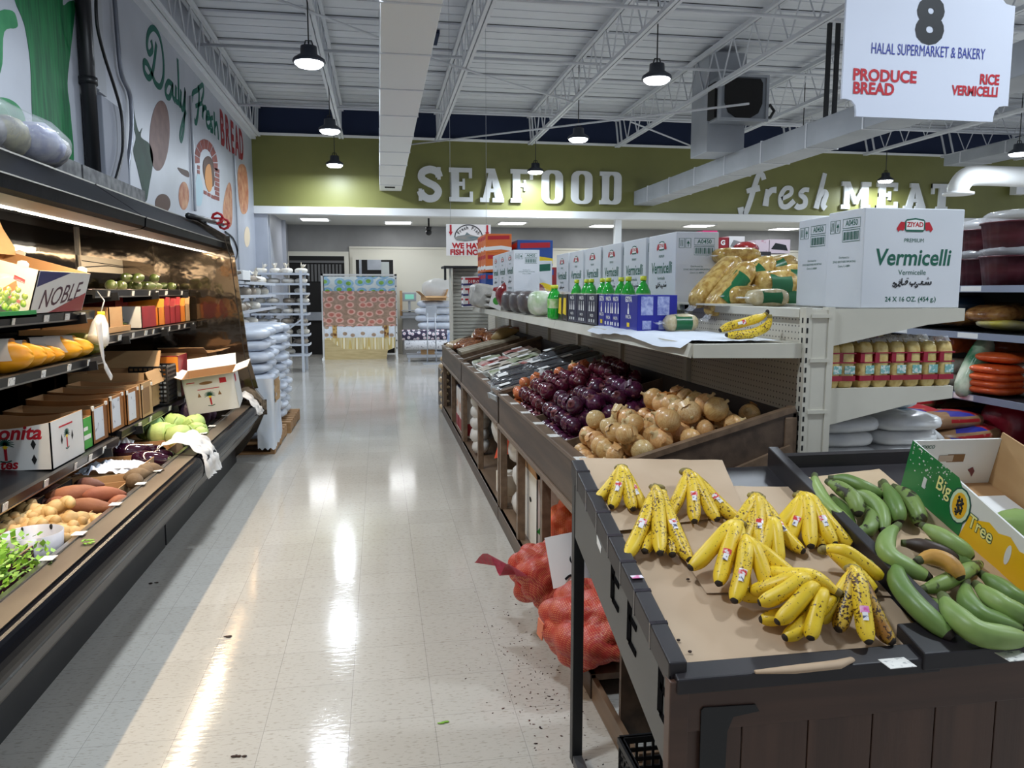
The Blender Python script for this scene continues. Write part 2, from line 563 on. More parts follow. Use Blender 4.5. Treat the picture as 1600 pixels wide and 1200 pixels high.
wall_paint('painted_leek', [(58, 262), (112, 264), (110, 180), (105, 130), (111, 70), (117, 8), (108, 2), (98, 8), (92, -14), (24, -14), (38, 40), (47, 100), (50, 180)], m_leek)
wall_paint('painted_stalk', [(-6, 120), (3, 100), (6, 50), (24, 44), (27, 36), (19, 17), (-6, 26)], m_leek2)
wall_paint('painted_melon', ring(0, 196, 40, 44), m_leek2)
wall_paint('painted_pepper', [(208, 168), (212, 190), (217, 206), (222, 200), (220, 214), (234, 226), (239, 250), (233, 290), (229, 313), (225, 308), (214, 262), (208, 236), (212, 215), (208, 195)][::-1], m_pepp)
wall_paint('painted_potato', ring(249, 212, 15.5, 55, -0.05), m_potato)
wall_paint('painted_loaf', ring(254, 318, 12, 15), m_dkbrown)
wall_paint('painted_loaf', ring(287, 306, 8, 22), m_bread2)
wall_paint('painted_crust', [(277, 262), (284, 272), (295, 277), (294, 268), (285, 264)][::-1], m_dkbrown)
b = MB()
def quad(*q): b.prism([W(*p) for p in q][::-1], 0, .0025, M=WM)
for k in range(9):
    a0, a1 = math.radians(-12 + 23 * k), math.radians(8 + 23 * k)
    f = lambda a, s: (322 + s * 11 * math.cos(a), 254 - s * 22 * math.sin(a) + .35 * s * 11 * math.cos(a))
    quad(f(a0, .95), f(a0, 1.65), f(a1, 1.65), f(a1, .95))
for k in range(7):
    y = 262 + 7.2 * k
    quad((335 + (k % 2), y), (342.5, y + 3), (342.5, y + 9), (335 + (k % 2), y + 6))
    if k < 2: quad((308, y - 4), (312, y - 3), (312, y + 3), (308, y + 2))
for k in range(3): quad((318 + 6 * k, 297 + 3.4 * k), (323 + 6 * k, 299.5 + 3.4 * k), (323 + 6 * k, 305 + 3.4 * k), (318 + 6 * k, 302.5 + 3.4 * k))
b.build('painted_bricks', m_brick, wall_left)
wall_paint('painted_oven_mouth', [(317, 268), (318, 250), (326, 244), (333, 256), (334, 290), (322, 286)][::-1], m_dkbrown, 0.004)
wall_paint('painted_flame', [(320, 284), (321, 262), (328, 258), (331, 290), (326, 300)][::-1], m_orange, 0.006)
wall_paint('painted_baker', [(306, 318), (305, 290), (309, 270), (314, 280), (317, 296), (314, 320)][::-1], mat('baker_paint', S(150, 178, 190), rough=0.5))
wall_paint('painted_bread', [(352, 300), (358, 285), (362, 300), (362, 350), (352, 352), (348, 330)][::-1], m_bread2)
wall_paint('painted_bread', [(376, 330), (371, 280), (374, 258), (384, 262), (388, 300), (386, 330)][::-1], m_bread2)
wall_paint('painted_bread', ring(386, 370, 4.5, 16), mat('pale_bread_paint', S(214, 196, 168), rough=0.5))


def C1(pts): return [W(x / 3.75, y / 3.75) for x, y in pts]


b = MB()
for pts, w in [
    ([(885, 235), (892, 290), (872, 312), (860, 260), (870, 190), (900, 165), (935, 220), (955, 330), (957, 440), (940, 505), (912, 490), (888, 430), (862, 372), (843, 365), (846, 420), (872, 458), (893, 420), (906, 340), (915, 255)], 0.07),
    ([(1005, 492), (985, 480), (969, 520), (975, 562), (992, 570), (1005, 530), (1010, 490), (1012, 560), (1026, 592)], 0.07),
    ([(1031, 505), (1030, 585), (1046, 602)], 0.07), ([(1040, 345), (1044, 450), (1048, 600), (1060, 612)], 0.07),
    ([(1060, 530), (1058, 600), (1070, 640), (1082, 560), (1083, 530), (1081, 650), (1075, 760), (1062, 822), (1054, 800), (1064, 740), (1088, 650)], 0.07),
    ([(1160, 500), (1166, 560), (1161, 640), (1150, 715), (1139, 708)], 0.08), ([(1125, 592), (1130, 545), (1155, 528), (1186, 498), (1192, 540), (1180, 592)], 0.07), ([(1145, 622), (1182, 604)], 0.06),
    ([(1190, 615), (1186, 692)], 0.08), ([(1187, 650), (1200, 628), (1210, 642)], 0.07),
    ([(1208, 692), (1226, 690), (1222, 660), (1210, 672), (1210, 722), (1222, 747), (1234, 730)], 0.07),
    ([(1247, 690), (1233, 698), (1240, 736), (1246, 768), (1232, 762)], 0.07),
    ([(1254, 655), (1258, 792)], 0.08), ([(1258, 742), (1268, 722), (1276, 760), (1279, 818)], 0.07)]:
    b.stroke(C1(pts), w, 0.003, M=WM)
b.build('painted_script_lettering', m_script, wall_left)
pA, pB, pC = W(344, 229), W(381, 256), W(343, 172)
hgt = 0.62 * (pC[1] - pA[1])
b = MB()
n5 = 5
for i, ch in enumerate('BREAD'):
    u = (i + 0.5) / n5
    # the letters stand upright along a baseline that follows the wall
    yb = pA[0] + (pB[0] - pA[0]) * u
    h0 = W(344 + 37 * u, 229 + 27 * u); h1 = W(343 + 38 * u, 172 + 38 * u)
    hh = h1[1] - h0[1]
    add_txt(b, ch, yb, (h0[1] + h1[1]) / 2, hh * 1.3, 0, M=WM, bold=0.035, sx=0.62 * (pB[0] - pA[0]) / n5 / (hh * 0.62), z=0.003)
b.build('painted_block_lettering', m_bread, wall_left)


def on_wall(name, label, cat, mb, m, bev=0.0, group=None):
    return put(mb.build(name, m, None, bev=bev), label, cat, group)


# services on the left wall
pt, pb = onX(WX + 0.06, 125, 0), onX(WX + 0.06, 146, 275)
on_wall('drain_pipe', 'thick black vertical pipe on the mural wall beside the green leek', 'pipe', MB().tube([(WX + 0.065, pb.y, 2.3), (WX + 0.065, pb.y, 5.2)], 0.06, 12).tube([(WX + 0.065, pb.y, 3.3), (WX + 0.065, pb.y, 3.36)], 0.075, 12), m_black)
y0, y1 = onX(WX + 0.1, 147, 150).y, onX(WX + 0.1, 183, 150).y
t = thing('electrical_panel', 'grey electrical cabinet on the mural wall beside the black pipe', 'electrical panel', (WX, y0, 2.3))
MB().box(0.002, 0.16, 0, y1 - y0, 0, onX(WX + .1, 150, 150).z - 2.3).build('cabinet', mat('cabinet_grey', S(128, 131, 142), rough=0.6), t, bev=0.006)
MB().box(0.002, 0.07, 0.1, 0.26, 1.02, 2.9).box(0.002, 0.05, 0.3, 0.5, 1.02, 2.9).build('conduit_trunking', mat('trunk_grey', S(160, 163, 170), rough=0.4), t, bev=0.004)


def wcable(name, label, pts, r, m, off=0.05):
    q = [onX(WX + off, *p) for p in pts]
    return on_wall(name, label, 'cable', MB().tube(catmull(q, 5), r, 6), m)


wcable('cable', 'black cable hanging in front of the grey electrical cabinet', [(150, -8), (152, 40), (164, 90), (180, 140), (190, 180), (192, 230), (186, 262), (179, 286)], 0.014, m_black, 0.2)
wcable('conduit', 'grey bent conduit between the electrical cabinet and the painted green pepper', [(179, -6), (184, 60), (190, 115), (203, 148), (206, 190), (204, 225), (200, 260), (201, 302)], 0.022, mat('conduit_grey', S(120, 124, 134), rough=0.35, metal=0.4), 0.04)
wcable('conduit', 'thin vertical conduit beside the painted brick oven', [(298, 150), (302, 250), (305, 330)], 0.02, m_galv, 0.03)
wcable('conduit', 'thin vertical conduit on the wall below the painted red lettering', [(366, 240), (369, 300), (374, 425)], 0.018, m_galv, 0.03)
wcable('cable', 'looped black cable with a plug beyond the end of the produce case', [(352, 362), (364, 372), (371, 390), (370, 402), (362, 412)], 0.014, m_black, 0.017)
t = thing('red_valve', 'dark pipe with red valve wheels above the far end of the produce case', 'valve', onX(-1.56, 294, 338))
a = Vector(t.location)
pp = [onX(-1.56, *p) - a for p in [(294, 337), (320, 343), (348, 350)]]
MB().tube(pp, 0.026, 8).tube([pp[1], (pp[1].x, pp[1].y, 2.13 - a.z)], .02, 6).build('pipe', m_black, t)
for p in ((340, 341), (350, 350)):
    c = onX(-1.53, *p) - a
    MB().tube([c + Vector((0.05 * math.cos(k * PI / 4), 0, 0.05 * math.sin(k * PI / 4))) for k in range(9)], 0.014, 6).tube([c - Vector((.05, 0, 0)), c + Vector((.05, 0, 0))], .01, 6).build('valve_wheel', mat('valve_red', S(176, 22, 34), rough=0.4), t)

# ---------------------------------------------------------------- roof structure
JX = [-2.3, -0.69, 1.23, 3.17, 5.05, 6.98, 8.9, 10.85, 12.8, 14.7]
ords = ['along the mural wall', 'second from the mural wall', 'third from the mural wall', 'fourth from the mural wall', 'fifth from the mural wall', 'sixth from the mural wall', 'seventh from the mural wall', 'eighth from the mural wall', 'ninth from the mural wall', 'farthest from the mural wall']
zt, zbm = DECK - 0.03, 4.6


def joist():
    t = thing('roof_joist', 'x', 'roof joist', group='white steel roof joists')
    y0, y1 = -0.6, HY - 0.08
    MB().box(-0.055, -0.008, y0, y1, zt - 0.06, zt).box(0.008, 0.055, y0, y1, zt - 0.06, zt).build('top_chord', m_steel, t)
    MB().box(-0.05, -0.008, y0, y1 - 0.1, zbm, zbm + 0.05).box(0.008, 0.05, y0, y1 - 0.1, zbm, zbm + 0.05).build('bottom_chord', m_steel, t)
    pts = []; y = y0; k = 0
    while y < y1 - 0.2:
        pts.append((0, y, zbm + 0.025 if k % 2 else zt - 0.03)); y += 0.32; k += 1
    MB().tube(pts, 0.0125, 5, sm=False).build('web_rod', m_steel, t)
    MB().bar((0, y1 - 0.2, zbm + .02), (0, y1, zt - .05), 0.03, 0.03).bar((0, y1 - 0.45, zbm + .02), (0, y1 - 0.25, zt - .05), 0.03, 0.03).build('end_strut', m_steel, t)
    return t


j0 = joist()
for i, x in enumerate(JX):
    o = j0 if i == 0 else dup(j0)
    o.location = (x, 0, 0)
    o['label'] = 'white open web roof joist, ' + ords[i]
MB_ = MB().box(WX, WX + 0.1, -1, HY - 0.1, 4.56, 4.6)
struct('trim_2', MB_, m_steel)
for i, (yy, z) in enumerate([(5.9, 4.9), (8.6, 4.66), (11.6, 4.9), (14.0, 4.66), (15.8, 5.1)]):
    put(MB().tube([(-2.4, yy, z), (16, yy, z)], 0.022, 6).build('bridging_pipe', m_steel), 'thin pipe crossing the roof joists, ' + ['nearest', 'second nearest', 'third nearest', 'second farthest', 'farthest'][i] + ' one', 'pipe', 'pipes across the roof joists')
for i, (a, c) in enumerate([((420, -6), (600, 62)), ((660, 88), (895, 160)), ((985, 190), (1100, 236)), ((640, 226), (1170, 162))]):
    z = 4.58
    p, q = onZ(z, *a), onZ(z, *c)
    if i == 3: p, q = onY(16.0, *a), onY(9.5, *c)
    put(MB().tube([p, q], 0.015, 6).build('brace_rod', m_steel), ['thin diagonal rod left of the long ceiling duct', 'thin diagonal rod between the third and fourth roof joists', 'short diagonal rod beside the ceiling fan box', 'long thin rod rising towards the ceiling fan box'][i], 'rod')

# ducts
def duct(name, label, x0, x1, y0, y1, z0, z1, step=1.22, m=None):
    t = thing(name, label, 'air duct', (x0, y0, z0))
    MB().box(0, x1 - x0, 0, y1 - y0, 0, z1 - z0).build('duct_shell', m or m_white, t, bev=0.006)
    y = step
    while y < y1 - y0:
        MB().box(-0.008, x1 - x0 + 0.008, y, y + 0.025, -0.008, z1 - z0 + 0.01).build('seam_flange', m_steel, t); y += step
    return t


t = duct('air_duct', 'long white rectangular ceiling duct running overhead to the olive wall left of the seafood letters', 0.05, 0.49, 1.0, HY - 0.02, 3.62, 3.95)
MB().box(0.1, 0.3, 14.9, 15.05, -0.012, 0.0).build('vent_slot', m_dark, t)
m_ductg = mat('duct_grey', S(166, 170, 176), S(150, 154, 160), sc=1.5, rough=0.45)
t = duct('air_duct', 'grey white ceiling duct on the right with the fan box above it', 5.5, 5.95, 3.5, HY - 0.02, 3.42, 3.72, m=m_ductg)
t = thing('fan_box', 'grey ventilation box with a round fan opening above the right duct', 'fan', (5.06, 11.3, 3.72))
MB().box(0, 0.62, 0.45, 1.1, 0, 1.5).build('vent_column', m_ductg, t, bev=0.01)
x0 = 0.05
MB().box(0.02, 0.78, 0.08, 0.48, 0.42, 1.06).build('fan_housing', mat('fan_grey', S(140, 145, 152), rough=0.5), t, bev=0.015)
MB().box(0.0, 0.8, 0.05, 0.085, 0.40, 0.44).box(0, 0.8, 0.05, 0.085, 1.04, 1.08).box(0, 0.04, 0.05, 0.085, 0.44, 1.04).box(0.76, 0.8, 0.05, 0.085, 0.44, 1.04).build('fan_frame', m_ductg, t)
MB().prism([(.14, 1.02), (.10, .96), (.10, .66), (.16, .52), (.28, .45), (.52, .45), (.64, .52), (.70, .66), (.70, .96), (.66, 1.02)], 0, .02, M=face((0, .075, 0), (1, 0, 0), (0, 0, 1))).build('fan_opening', m_dark, t)
MB().box(-0.02, 0.03, 0.16, 0.42, 0.46, 0.98).build('side_grille', m_dark, t)
MB().tube([(0.8, 0.2, 0.6), (0.9, 0.2, 0.68), (0.98, 0.22, 0.6), (0.92, 0.22, 0.5), (0.8, 0.25, 0.5)], 0.025, 6).build('hose', m_black, t)
t = duct('air_duct', 'wide pale duct under the roof at the far right', 12.2, 12.95, 9.0, 15.6, 4.28, 4.5, m=m_ductg)
a, c = onY(13.5, 1490, 302), onY(13.5, 1640, 280)
t = thing('elbow_duct', 'round white elbow duct pointing down at the far right of the olive wall', 'air duct', (a.x, 13.5, a.z))
MB().tube(catmull([Vector((0.1, 0, 0)), Vector((0.1, 0, 0.12)), Vector((0.25, 0, 0.3)), Vector((0.5, 0, 0.34)), Vector((1.2, 0, 0.34)), Vector((2.6, 0, 0.34))], 4), 0.19, 16).build('duct_pipe', m_white, t)
MB().lathe([(0.2, -0.02), (0.27, -0.03), (0.27, 0.01), (0.2, 0.03)], 18, M=Matrix.Translation((0.1, 0, 0))).build('duct_collar', m_trim, t)

for i, px in enumerate((1291, 1304)):
    p = onY(10.5, px, 160)
    put(MB().bar((p.x, 10.5, onY(10.5, px, 192).z), (p.x, 10.5, DECK + .07), .07, .02).build('hanging_strap', m_black), 'black strap hanging from the roof left of the aisle sign, %s one' % ('left', 'right')[i], 'strap')
p, q = onZ(DECK + .01, 667, 68), onZ(DECK + .01, 687, 50)
put(MB().box(p.x, q.x, p.y, q.y, DECK - .012, DECK + .04).build('roof_hatch', m_navy), 'dark square patch in the roof right of the long duct', 'hatch')

# high bay lamps
m_lens = mat('lamp_lens', (1, 1, 1, 1), emit=14.0, ecol=(0.92, 0.97, 1.0, 1))
m_lamp = mat('lamp_grey', S(62, 66, 76), rough=0.4, metal=0.5)


def bay():
    t = thing('high_bay_lamp', 'x', 'ceiling lamp', group='round high bay lamps under the roof')
    MB().lathe([(0.05, 0.17), (0.085, 0.16), (0.09, 0.08), (0.165, 0.03), (0.175, 0.0), (0.155, -0.008)], 24).build('lamp_housing', m_lamp, t)
    MB().lathe([(0.152, -0.004), (0.15, -0.02), (0.12, -0.045), (0.0, -0.06)], 24, cap=False).build('lamp_lens', m_lens, t)
    MB().tube([(0, 0, 0.16), (0, 0, 1.27)], 0.008, 6).tube([(0.05, 0, 0.15), (0.03, 0, 0.22), (-0.03, 0, 0.22), (-0.05, 0, 0.15)], 0.008, 6).build('hanging_cable', m_black, t)
    return t


bay0 = bay()
k = 0
fix = {(-0.69, 8.9): 'nearest lamp in view left of the long ceiling duct', (-0.69, 12.5): 'middle lamp left of the long ceiling duct', (-0.8, 15.8): 'farthest and lowest lamp left of the long duct',
       (3.2, 8.9): 'nearest lamp in view right of the long ceiling duct', (3.2, 12.5): 'lamp above the letters of the seafood sign', (3.2, 16.0): 'lamp hanging in front of the seafood letters',
       (11.1, 16.0): 'lamp hanging in front of the meat letters', (11.25, 12.5): 'lamp at the right edge of the picture'}
for (x, yy), lab in list(fix.items()) + [((x, yy), None) for x in (-0.69, 3.2) for yy in (1.8, 5.35)] + [((x, yy), None) for x in (7.1, 11.1) for yy in (1.8, 5.35)] + [((11.1, 8.9), None), ((7.1, 8.9), None), ((7.15, 12.6), None)]:
    if (x, yy) == (-0.69, 8.9): o = bay0
    else: o = dup(bay0)
    o.location = (x, yy, 4.0)
    o['label'] = 'high bay lamp, ' + (lab or '%s row, %s' % ({-0.69: 'left of the duct', 3.2: 'right of the duct', 7.1: 'behind the fan box', 7.15: 'behind the right duct', 11.1: 'far right'}[x], {1.8: 'nearest the camera', 5.35: 'second from the camera', 8.9: 'third from the camera', 12.6: 'farthest'}[yy]))
    area_light(o, (0, 0, -0.07), 0.3, 0.3, BAY_W, BAY_COL, 'DISK')

# recess panels
def panel(): 
    t = thing('ceiling_panel_light', 'x', 'ceiling light', group='panel lights in the fish counter ceiling')
    MB().box(-0.34, 0.34, -0.33, 0.33, -0.02, -0.002).build('light_frame', m_trim, t)
    MB().box(-0.29, 0.29, -0.28, 0.28, -0.026, -0.02).build('light_diffuser', mat('panel_glow', (1, 1, 1, 1), emit=5.5), t)
    return t


pn0 = None
for i, (px, py, lab) in enumerate([(492, 342, 'leftmost, above the bread racks'), (622, 347, 'second from the left'), (800, 348, 'above the fish sign boxes'), (943, 352, 'beside the white column'), (1092, 352, 'right of the white column'), (1225, 357, 'rightmost, behind the white cartons')]):
    p = onZ(3.19, px, py)
    o = panel() if i == 0 else dup(pn0)
    if i == 0: pn0 = o
    o.location = (p.x, min(p.y, 19.4), 3.19)
    o['label'] = 'white panel light in the recess ceiling, ' + lab
    area_light(o, (0, 0, -0.05), 0.58, 0.56, PANEL_W, PANEL_COL)
put(MB().ell((0, 0, 0), 0.07, 0.07, 0.07, 12, 8).lathe([(0.06, 0.05), (0.07, 0.12), (.02, .13), (.02, .34)], 12).build('dome_camera', m_black), 'black dome security camera hanging from the recess ceiling', 'security camera').location = onY(17.8, 670, 363)
put(MB().box(-.15, .15, -.1, .1, -.12, .12).lathe([(.09, -.1), (.085, -.12), (0, -.12)], 16, M=Matrix.Rotation(PI / 2, 4, 'X')).build('wall_speaker', [m_trim]), 'white speaker box on the olive wall at the right edge', 'speaker').location = onY(16.4, 1592, 296)

# ---------------------------------------------------------------- raised wall signs
def slab(ch, b, M, w, h, s):
    """slab serif capital in a w x h cell"""
    e = s * 0.55                                   # serif thickness
    D = 0.05; cnt = [0]
    def dd():
        cnt[0] += 1; return D + .0012 * cnt[0]
    def R(x0, x1, y0, y1): b.prism([(x0, y0), (x1, y0), (x1, y1), (x0, y1)], 0, dd(), M=M)
    def P(p): b.prism(p, 0, dd(), M=M)
    def hook(xa, xb): pass
    if ch == 'E' or ch == 'F':
        R(0, 0.36 * w, 0, e); R(0.09 * w, 0.09 * w + s, 0, h); R(0, 0.9 * w, h - e, h)
        R(0.82 * w, 0.95 * w, h * 0.7, h)
        R(0.09 * w, 0.6 * w, h * 0.47, h * 0.47 + e * 0.9); R(0.55 * w, 0.65 * w, h * 0.36, h * 0.68)
        if ch == 'E': R(0, 0.9 * w, 0, e); R(0.85 * w, 0.98 * w, 0, h * 0.3)
        else: R(0, 0.46 * w, 0, e)
    elif ch == 'A':
        P([(0.12 * w, e), (0.12 * w + s * 0.9, e), (0.55 * w, h), (0.40 * w, h)]); P([(0.62 * w, e), (0.62 * w + s * 1.15, e), (0.62 * w, h), (0.42 * w, h)])
        R(0.25 * w, 0.72 * w, h * 0.3, h * 0.3 + e * 0.8); R(0, 0.38 * w, 0, e); R(0.52 * w, w, 0, e); R(0.26 * w, 0.6 * w, h - e, h)
    elif ch == 'T':
        R(0, w, h - e, h); R(0, 0.12 * w, h * 0.62, h); R(0.88 * w, w, h * 0.62, h); R(0.5 * w - s / 2, 0.5 * w + s / 2, 0, h); R(0.24 * w, 0.76 * w, 0, e)
    elif ch == 'M':
        R(0, 0.3 * w, 0, e); R(0.68 * w, w, 0, e); R(0.08 * w, 0.08 * w + s * 0.8, 0, h); R(0.92 * w - s, 0.92 * w, 0, h)
        R(0, 0.25 * w, h - e, h); R(0.77 * w, w, h - e, h)
        P([(0.1 * w, h), (0.44 * w, h * 0.18), (0.54 * w, h * 0.18), (0.54 * w, h * 0.3), (0.27 * w, h)]); P([(0.9 * w, h), (0.75 * w, h), (0.46 * w, h * 0.3), (0.46 * w, h * 0.18), (0.56 * w, h * 0.18)])
    else:
        # rounded ring letters
        def rr(x0, x1, y0, y1, r, n=5):
            o = []
            for cx, cy, a0 in ((x1 - r, y1 - r, 0), (x0 + r, y1 - r, 90), (x0 + r, y0 + r, 180), (x1 - r, y0 + r, 270)):
                for i in range(n + 1):
                    a = math.radians(a0 + 90 * i / n); o.append((cx + r * math.cos(a), cy + r * math.sin(a)))
            return o
        def ringp(o, i):
            n = len(o)
            vs = [(x, y, 0) for x, y in o] + [(x, y, 0) for x, y in i] + [(x, y, D) for x, y in o] + [(x, y, D) for x, y in i]
            fs = []
            for k in range(n):
                q = (k + 1) % n
                fs += [(2 * n + k, 2 * n + q, 3 * n + q, 3 * n + k), (k, q, 2 * n + q, 2 * n + k), (n + q, n + k, 3 * n + k, 3 * n + q)]
            b.add(vs, fs, 0, False, M)
        if ch == 'O': ringp(rr(0.04 * w, 0.96 * w, 0, h, 0.3 * w), rr(0.04 * w + s, 0.96 * w - s, e * 0.7, h - e * 0.7, 0.14 * w))
        elif ch == 'D':
            ringp(rr(0.09 * w, 0.96 * w, 0, h, 0.26 * w), rr(0.09 * w + s, 0.96 * w - s, e * 0.8, h - e * 0.8, 0.13 * w))
            R(0.09 * w, 0.09 * w + s, 0, h); R(0, 0.4 * w, h - e, h); R(0, 0.4 * w, 0, e)
        elif ch == 'S':
            b.stroke([(0.88 * w, 0.72 * h), (0.8 * w, 0.86 * h), (0.5 * w, 0.93 * h), (0.2 * w, 0.84 * h), (0.17 * w, 0.66 * h), (0.42 * w, 0.54 * h), (0.7 * w, 0.44 * h), (0.84 * w, 0.28 * h), (0.7 * w, 0.11 * h), (0.42 * w, 0.07 * h), (0.18 * w, 0.18 * h), (0.1 * w, 0.3 * h)], s * 0.92, D, M=M)
            R(0.8 * w, 0.94 * w, 0.64 * h, h); R(0.03 * w, 0.17 * w, 0, 0.36 * h)


def wall_sign(name, label, word, x0, x1, z0, z1, gap=0.22):
    t = thing(name, label, 'wall lettering', (x0, HY, z0))
    n = len(word); cell = (x1 - x0) / (n - gap)
    ww = {'M': 1.25}
    tot = sum(ww.get(c, 1) for c in word) - gap
    cell = (x1 - x0) / tot
    x = 0
    for ch in word:
        w = cell * ww.get(ch, 1) - cell * gap
        b = MB()
        slab(ch, b, face((x, -0.003, 0), (1, 0, 0), (0, 0, 1)), w, z1 - z0, cell * 0.25)
        b.build('letter', m_letter, t)
        x += cell * ww.get(ch, 1)
    return t


p0, p1 = onY(HY, 653, 316), onY(HY, 972, 268)
wall_sign('seafood_sign', 'large white slab serif letters SEAFOOD on the olive wall', 'SEAFOOD', p0.x, p1.x, 3.43, 4.12)
p0, p1 = onY(HY, 1312, 326), onY(HY, 1488, 288)
wall_sign('meat_sign', 'large white slab serif letters MEAT on the olive wall at the right', 'MEAT', p0.x, p1.x, 3.43, 4.04)
t = thing('fresh_sign', 'white brush script word fresh on the olive wall', 'wall lettering', (0, HY, 0))


def HS(strokes, w):
    b = MB()
    for i, pts in enumerate(strokes):
        b.stroke([(onY(HY, *p).x, onY(HY, *p).z) for p in pts], [w * 0.75, w], 0.03 + .004 * i, M=face((0, -0.003, 0), (1, 0, 0), (0, 0, 1)))
    return b.build('letter', m_letter, t)


# traced in the frame of the wall
HS([[(1193, 281), (1190, 273), (1184, 275), (1178, 292), (1170, 318), (1163, 334), (1158, 333), (1156, 324)], [(1166, 299), (1186, 294)]], 0.14)
HS([[(1199, 296), (1195, 322)], [(1196, 309), (1204, 298), (1212, 297)]], 0.14)
HS([[(1220, 311), (1234, 304), (1235, 295), (1226, 295), (1219, 307), (1220, 321), (1229, 323), (1240, 314)]], 0.12)
HS([[(1263, 297), (1255, 297), (1250, 304), (1257, 311), (1256, 321), (1247, 324), (1242, 321)]], 0.13)
HS([[(1288, 271), (1282, 295), (1274, 326)], [(1276, 314), (1285, 300), (1290, 304), (1285, 320), (1289, 326)]], 0.13)

# ---------------------------------------------------------------- hanging signs
Y8 = 3.2
a = onY(Y8, 1314, 150)
L8, R8 = onY(Y8, 1318, 100).x, onY(Y8, 1580, 100).x
zb8, zt8 = onY(Y8, 1440, 186).z, 2.90
t = thing('aisle_sign', 'white hanging aisle sign with a big black 8 and red words', 'sign', ((L8 + R8) / 2, Y8, zb8))
w, h, n = (R8 - L8) / 2, zt8 - zb8, 0.055
poly = [(-w + n * 1.3, 0), (w - n * 1.3, 0), (w - n * 1.3, n * .4), (w - n * 1.2, n * .85), (w - n * .85, n * 1.2), (w - n * .4, n * 1.3), (w, n * 1.3),
        (w, h - n * 1.3), (w - n * .4, h - n * 1.3), (w - n * .85, h - n * 1.2), (w - n * 1.2, h - n * .85), (w - n * 1.3, h - n * .4), (w - n * 1.3, h),
        (-w + n * 1.3, h), (-w + n * 1.3, h - n * .4), (-w + n * 1.2, h - n * .85), (-w + n * .85, h - n * 1.2), (-w + n * .4, h - n * 1.3), (-w, h - n * 1.3),
        (-w, n * 1.3), (-w + n * .4, n * 1.3), (-w + n * .85, n * 1.2), (-w + n * 1.2, n * .85), (-w + n * 1.3, n * .4)]
tilt = face((0, 0, 0), (1, 0, 0), (0, 0, 1))
m_sign = mat('sign_board', S(214, 219, 232), rough=0.18, coat=0.3)
MB().prism(poly, -0.012, 0, M=tilt).build('sign_board', m_sign, t)
b = MB()
def s8(px, py): 
    p = onY(Y8, px, py); return p.x - t.location[0], p.z - zb8
x, z = s8(1453, 36); add_txt(b, '8', x, z, 0.255, M=tilt, z=0.002, bold=0.05, sx=1.02)
b.build('sign_number', m_ink, t)
b = MB(); x, z = s8(1451, 81); add_txt(b, 'HALAL SUPERMARKET & BAKERY', x, z, 0.066, M=tilt, z=0.002, sx=0.575)
b.build('sign_shop_name', m_blue, t)
for s_, px, py, sz, al, sx_ in (('PRODUCE', 1332, 117, 0.068, 'LEFT', 0.98), ('BREAD', 1332, 138, 0.068, 'LEFT', 0.95), ('RICE', 1561, 126, 0.060, 'RIGHT', 0.8), ('VERMICELLI', 1559, 145, 0.057, 'RIGHT', 0.78)):
    b = MB(); x, z = s8(px, py); add_txt(b, s_, x, z, sz, M=tilt, z=0.002, bold=0.034, align=al, sx=sx_); b.build('sign_word', m_red, t)
for sx_ in (-0.25, 0.25):
    MB().tube([(sx_, -0.006 + 0.012, h), (sx_, 0.006, 5.28 - zb8)], 0.003, 5).build('sign_chain', m_galv, t)

YF = 9.95
a, c = onY(YF, 697, 350), onY(YF, 767, 400)
wf, hf = c.x - a.x, a.z - c.z
t = thing('fish_sign', 'white hanging sign with a fish drawing and red words WE HAVE FISH NOW', 'sign', (a.x, YF, c.z))
F1 = face((0, -0.001, 0), (1, 0, 0), (0, 0, 1))
MB().box(0, wf, 0, 0.012, 0, hf).build('sign_board', m_paper, t)
b = MB(); k_ = MB()
add_txt(b, 'WE HAVE', wf * 0.5, hf * 0.31, hf * 0.235, M=F1, bold=0.045, sx=1.04, z=0.001); add_txt(b, 'FISH NOW', wf * 0.49, hf * 0.105, hf * 0.235, M=F1, bold=0.045, sx=1.04, z=0.001)
for u in (0.1, 0.92):
    k_ = MB(); k_.prism([(wf * u - 0.012, hf * 0.72), (wf * u + 0.012, hf * 0.72), (wf * u + 0.012, hf * 0.98), (wf * u - 0.012, hf * 0.98)], 0, 0.002, M=F1)
    k_.build('red_arrow', m_red, t) if 0 else k_.prism([(wf * u - 0.026, hf * 0.76), (wf * u, hf * 0.63), (wf * u + 0.026, hf * 0.76)], 0, 0.003, M=F1).build('red_arrow', m_red, t)
b.build('red_words', m_red, t)
b = MB().stroke([(wf * (0.5 + 0.31 * math.cos(a_)), hf * (0.58 + 0.4 * math.sin(a_))) for a_ in [math.radians(q) for q in range(0, 181, 20)]], 0.012, 0.002, M=F1)
b.build('arch_line', m_ink, t)
b = MB()
for i, ch in enumerate('Fresh Fish'):
    ang = math.radians(152 - i * 13.8)
    Mx = F1 @ Matrix.Translation((wf * (0.5 + 0.25 * math.cos(ang)), hf * (0.58 + 0.31 * math.sin(ang)), 0.002)) @ Matrix.Rotation(ang - PI / 2, 4, 'Z')
    add_txt(b, ch, 0, 0, 0.058, M=Mx, bold=0.02)
b.build('arch_words', m_ink, t)
fp = [(0.18, 0.56), (0.26, 0.63), (0.42, 0.66), (0.46, 0.75), (0.54, 0.67), (0.68, 0.62), (0.74, 0.6), (0.82, 0.68), (0.80, 0.57), (0.83, 0.46), (0.74, 0.54), (0.6, 0.49), (0.4, 0.46), (0.24, 0.49)]
MB().prism([(wf * x, hf * y) for x, y in fp][::-1], 0, 0.004, M=F1).build('fish_drawing', mat('fish_ink', S(70, 116, 128), S(176, 164, 150), sc=9, st=(0.4, 1, 3), rough=0.6), t)
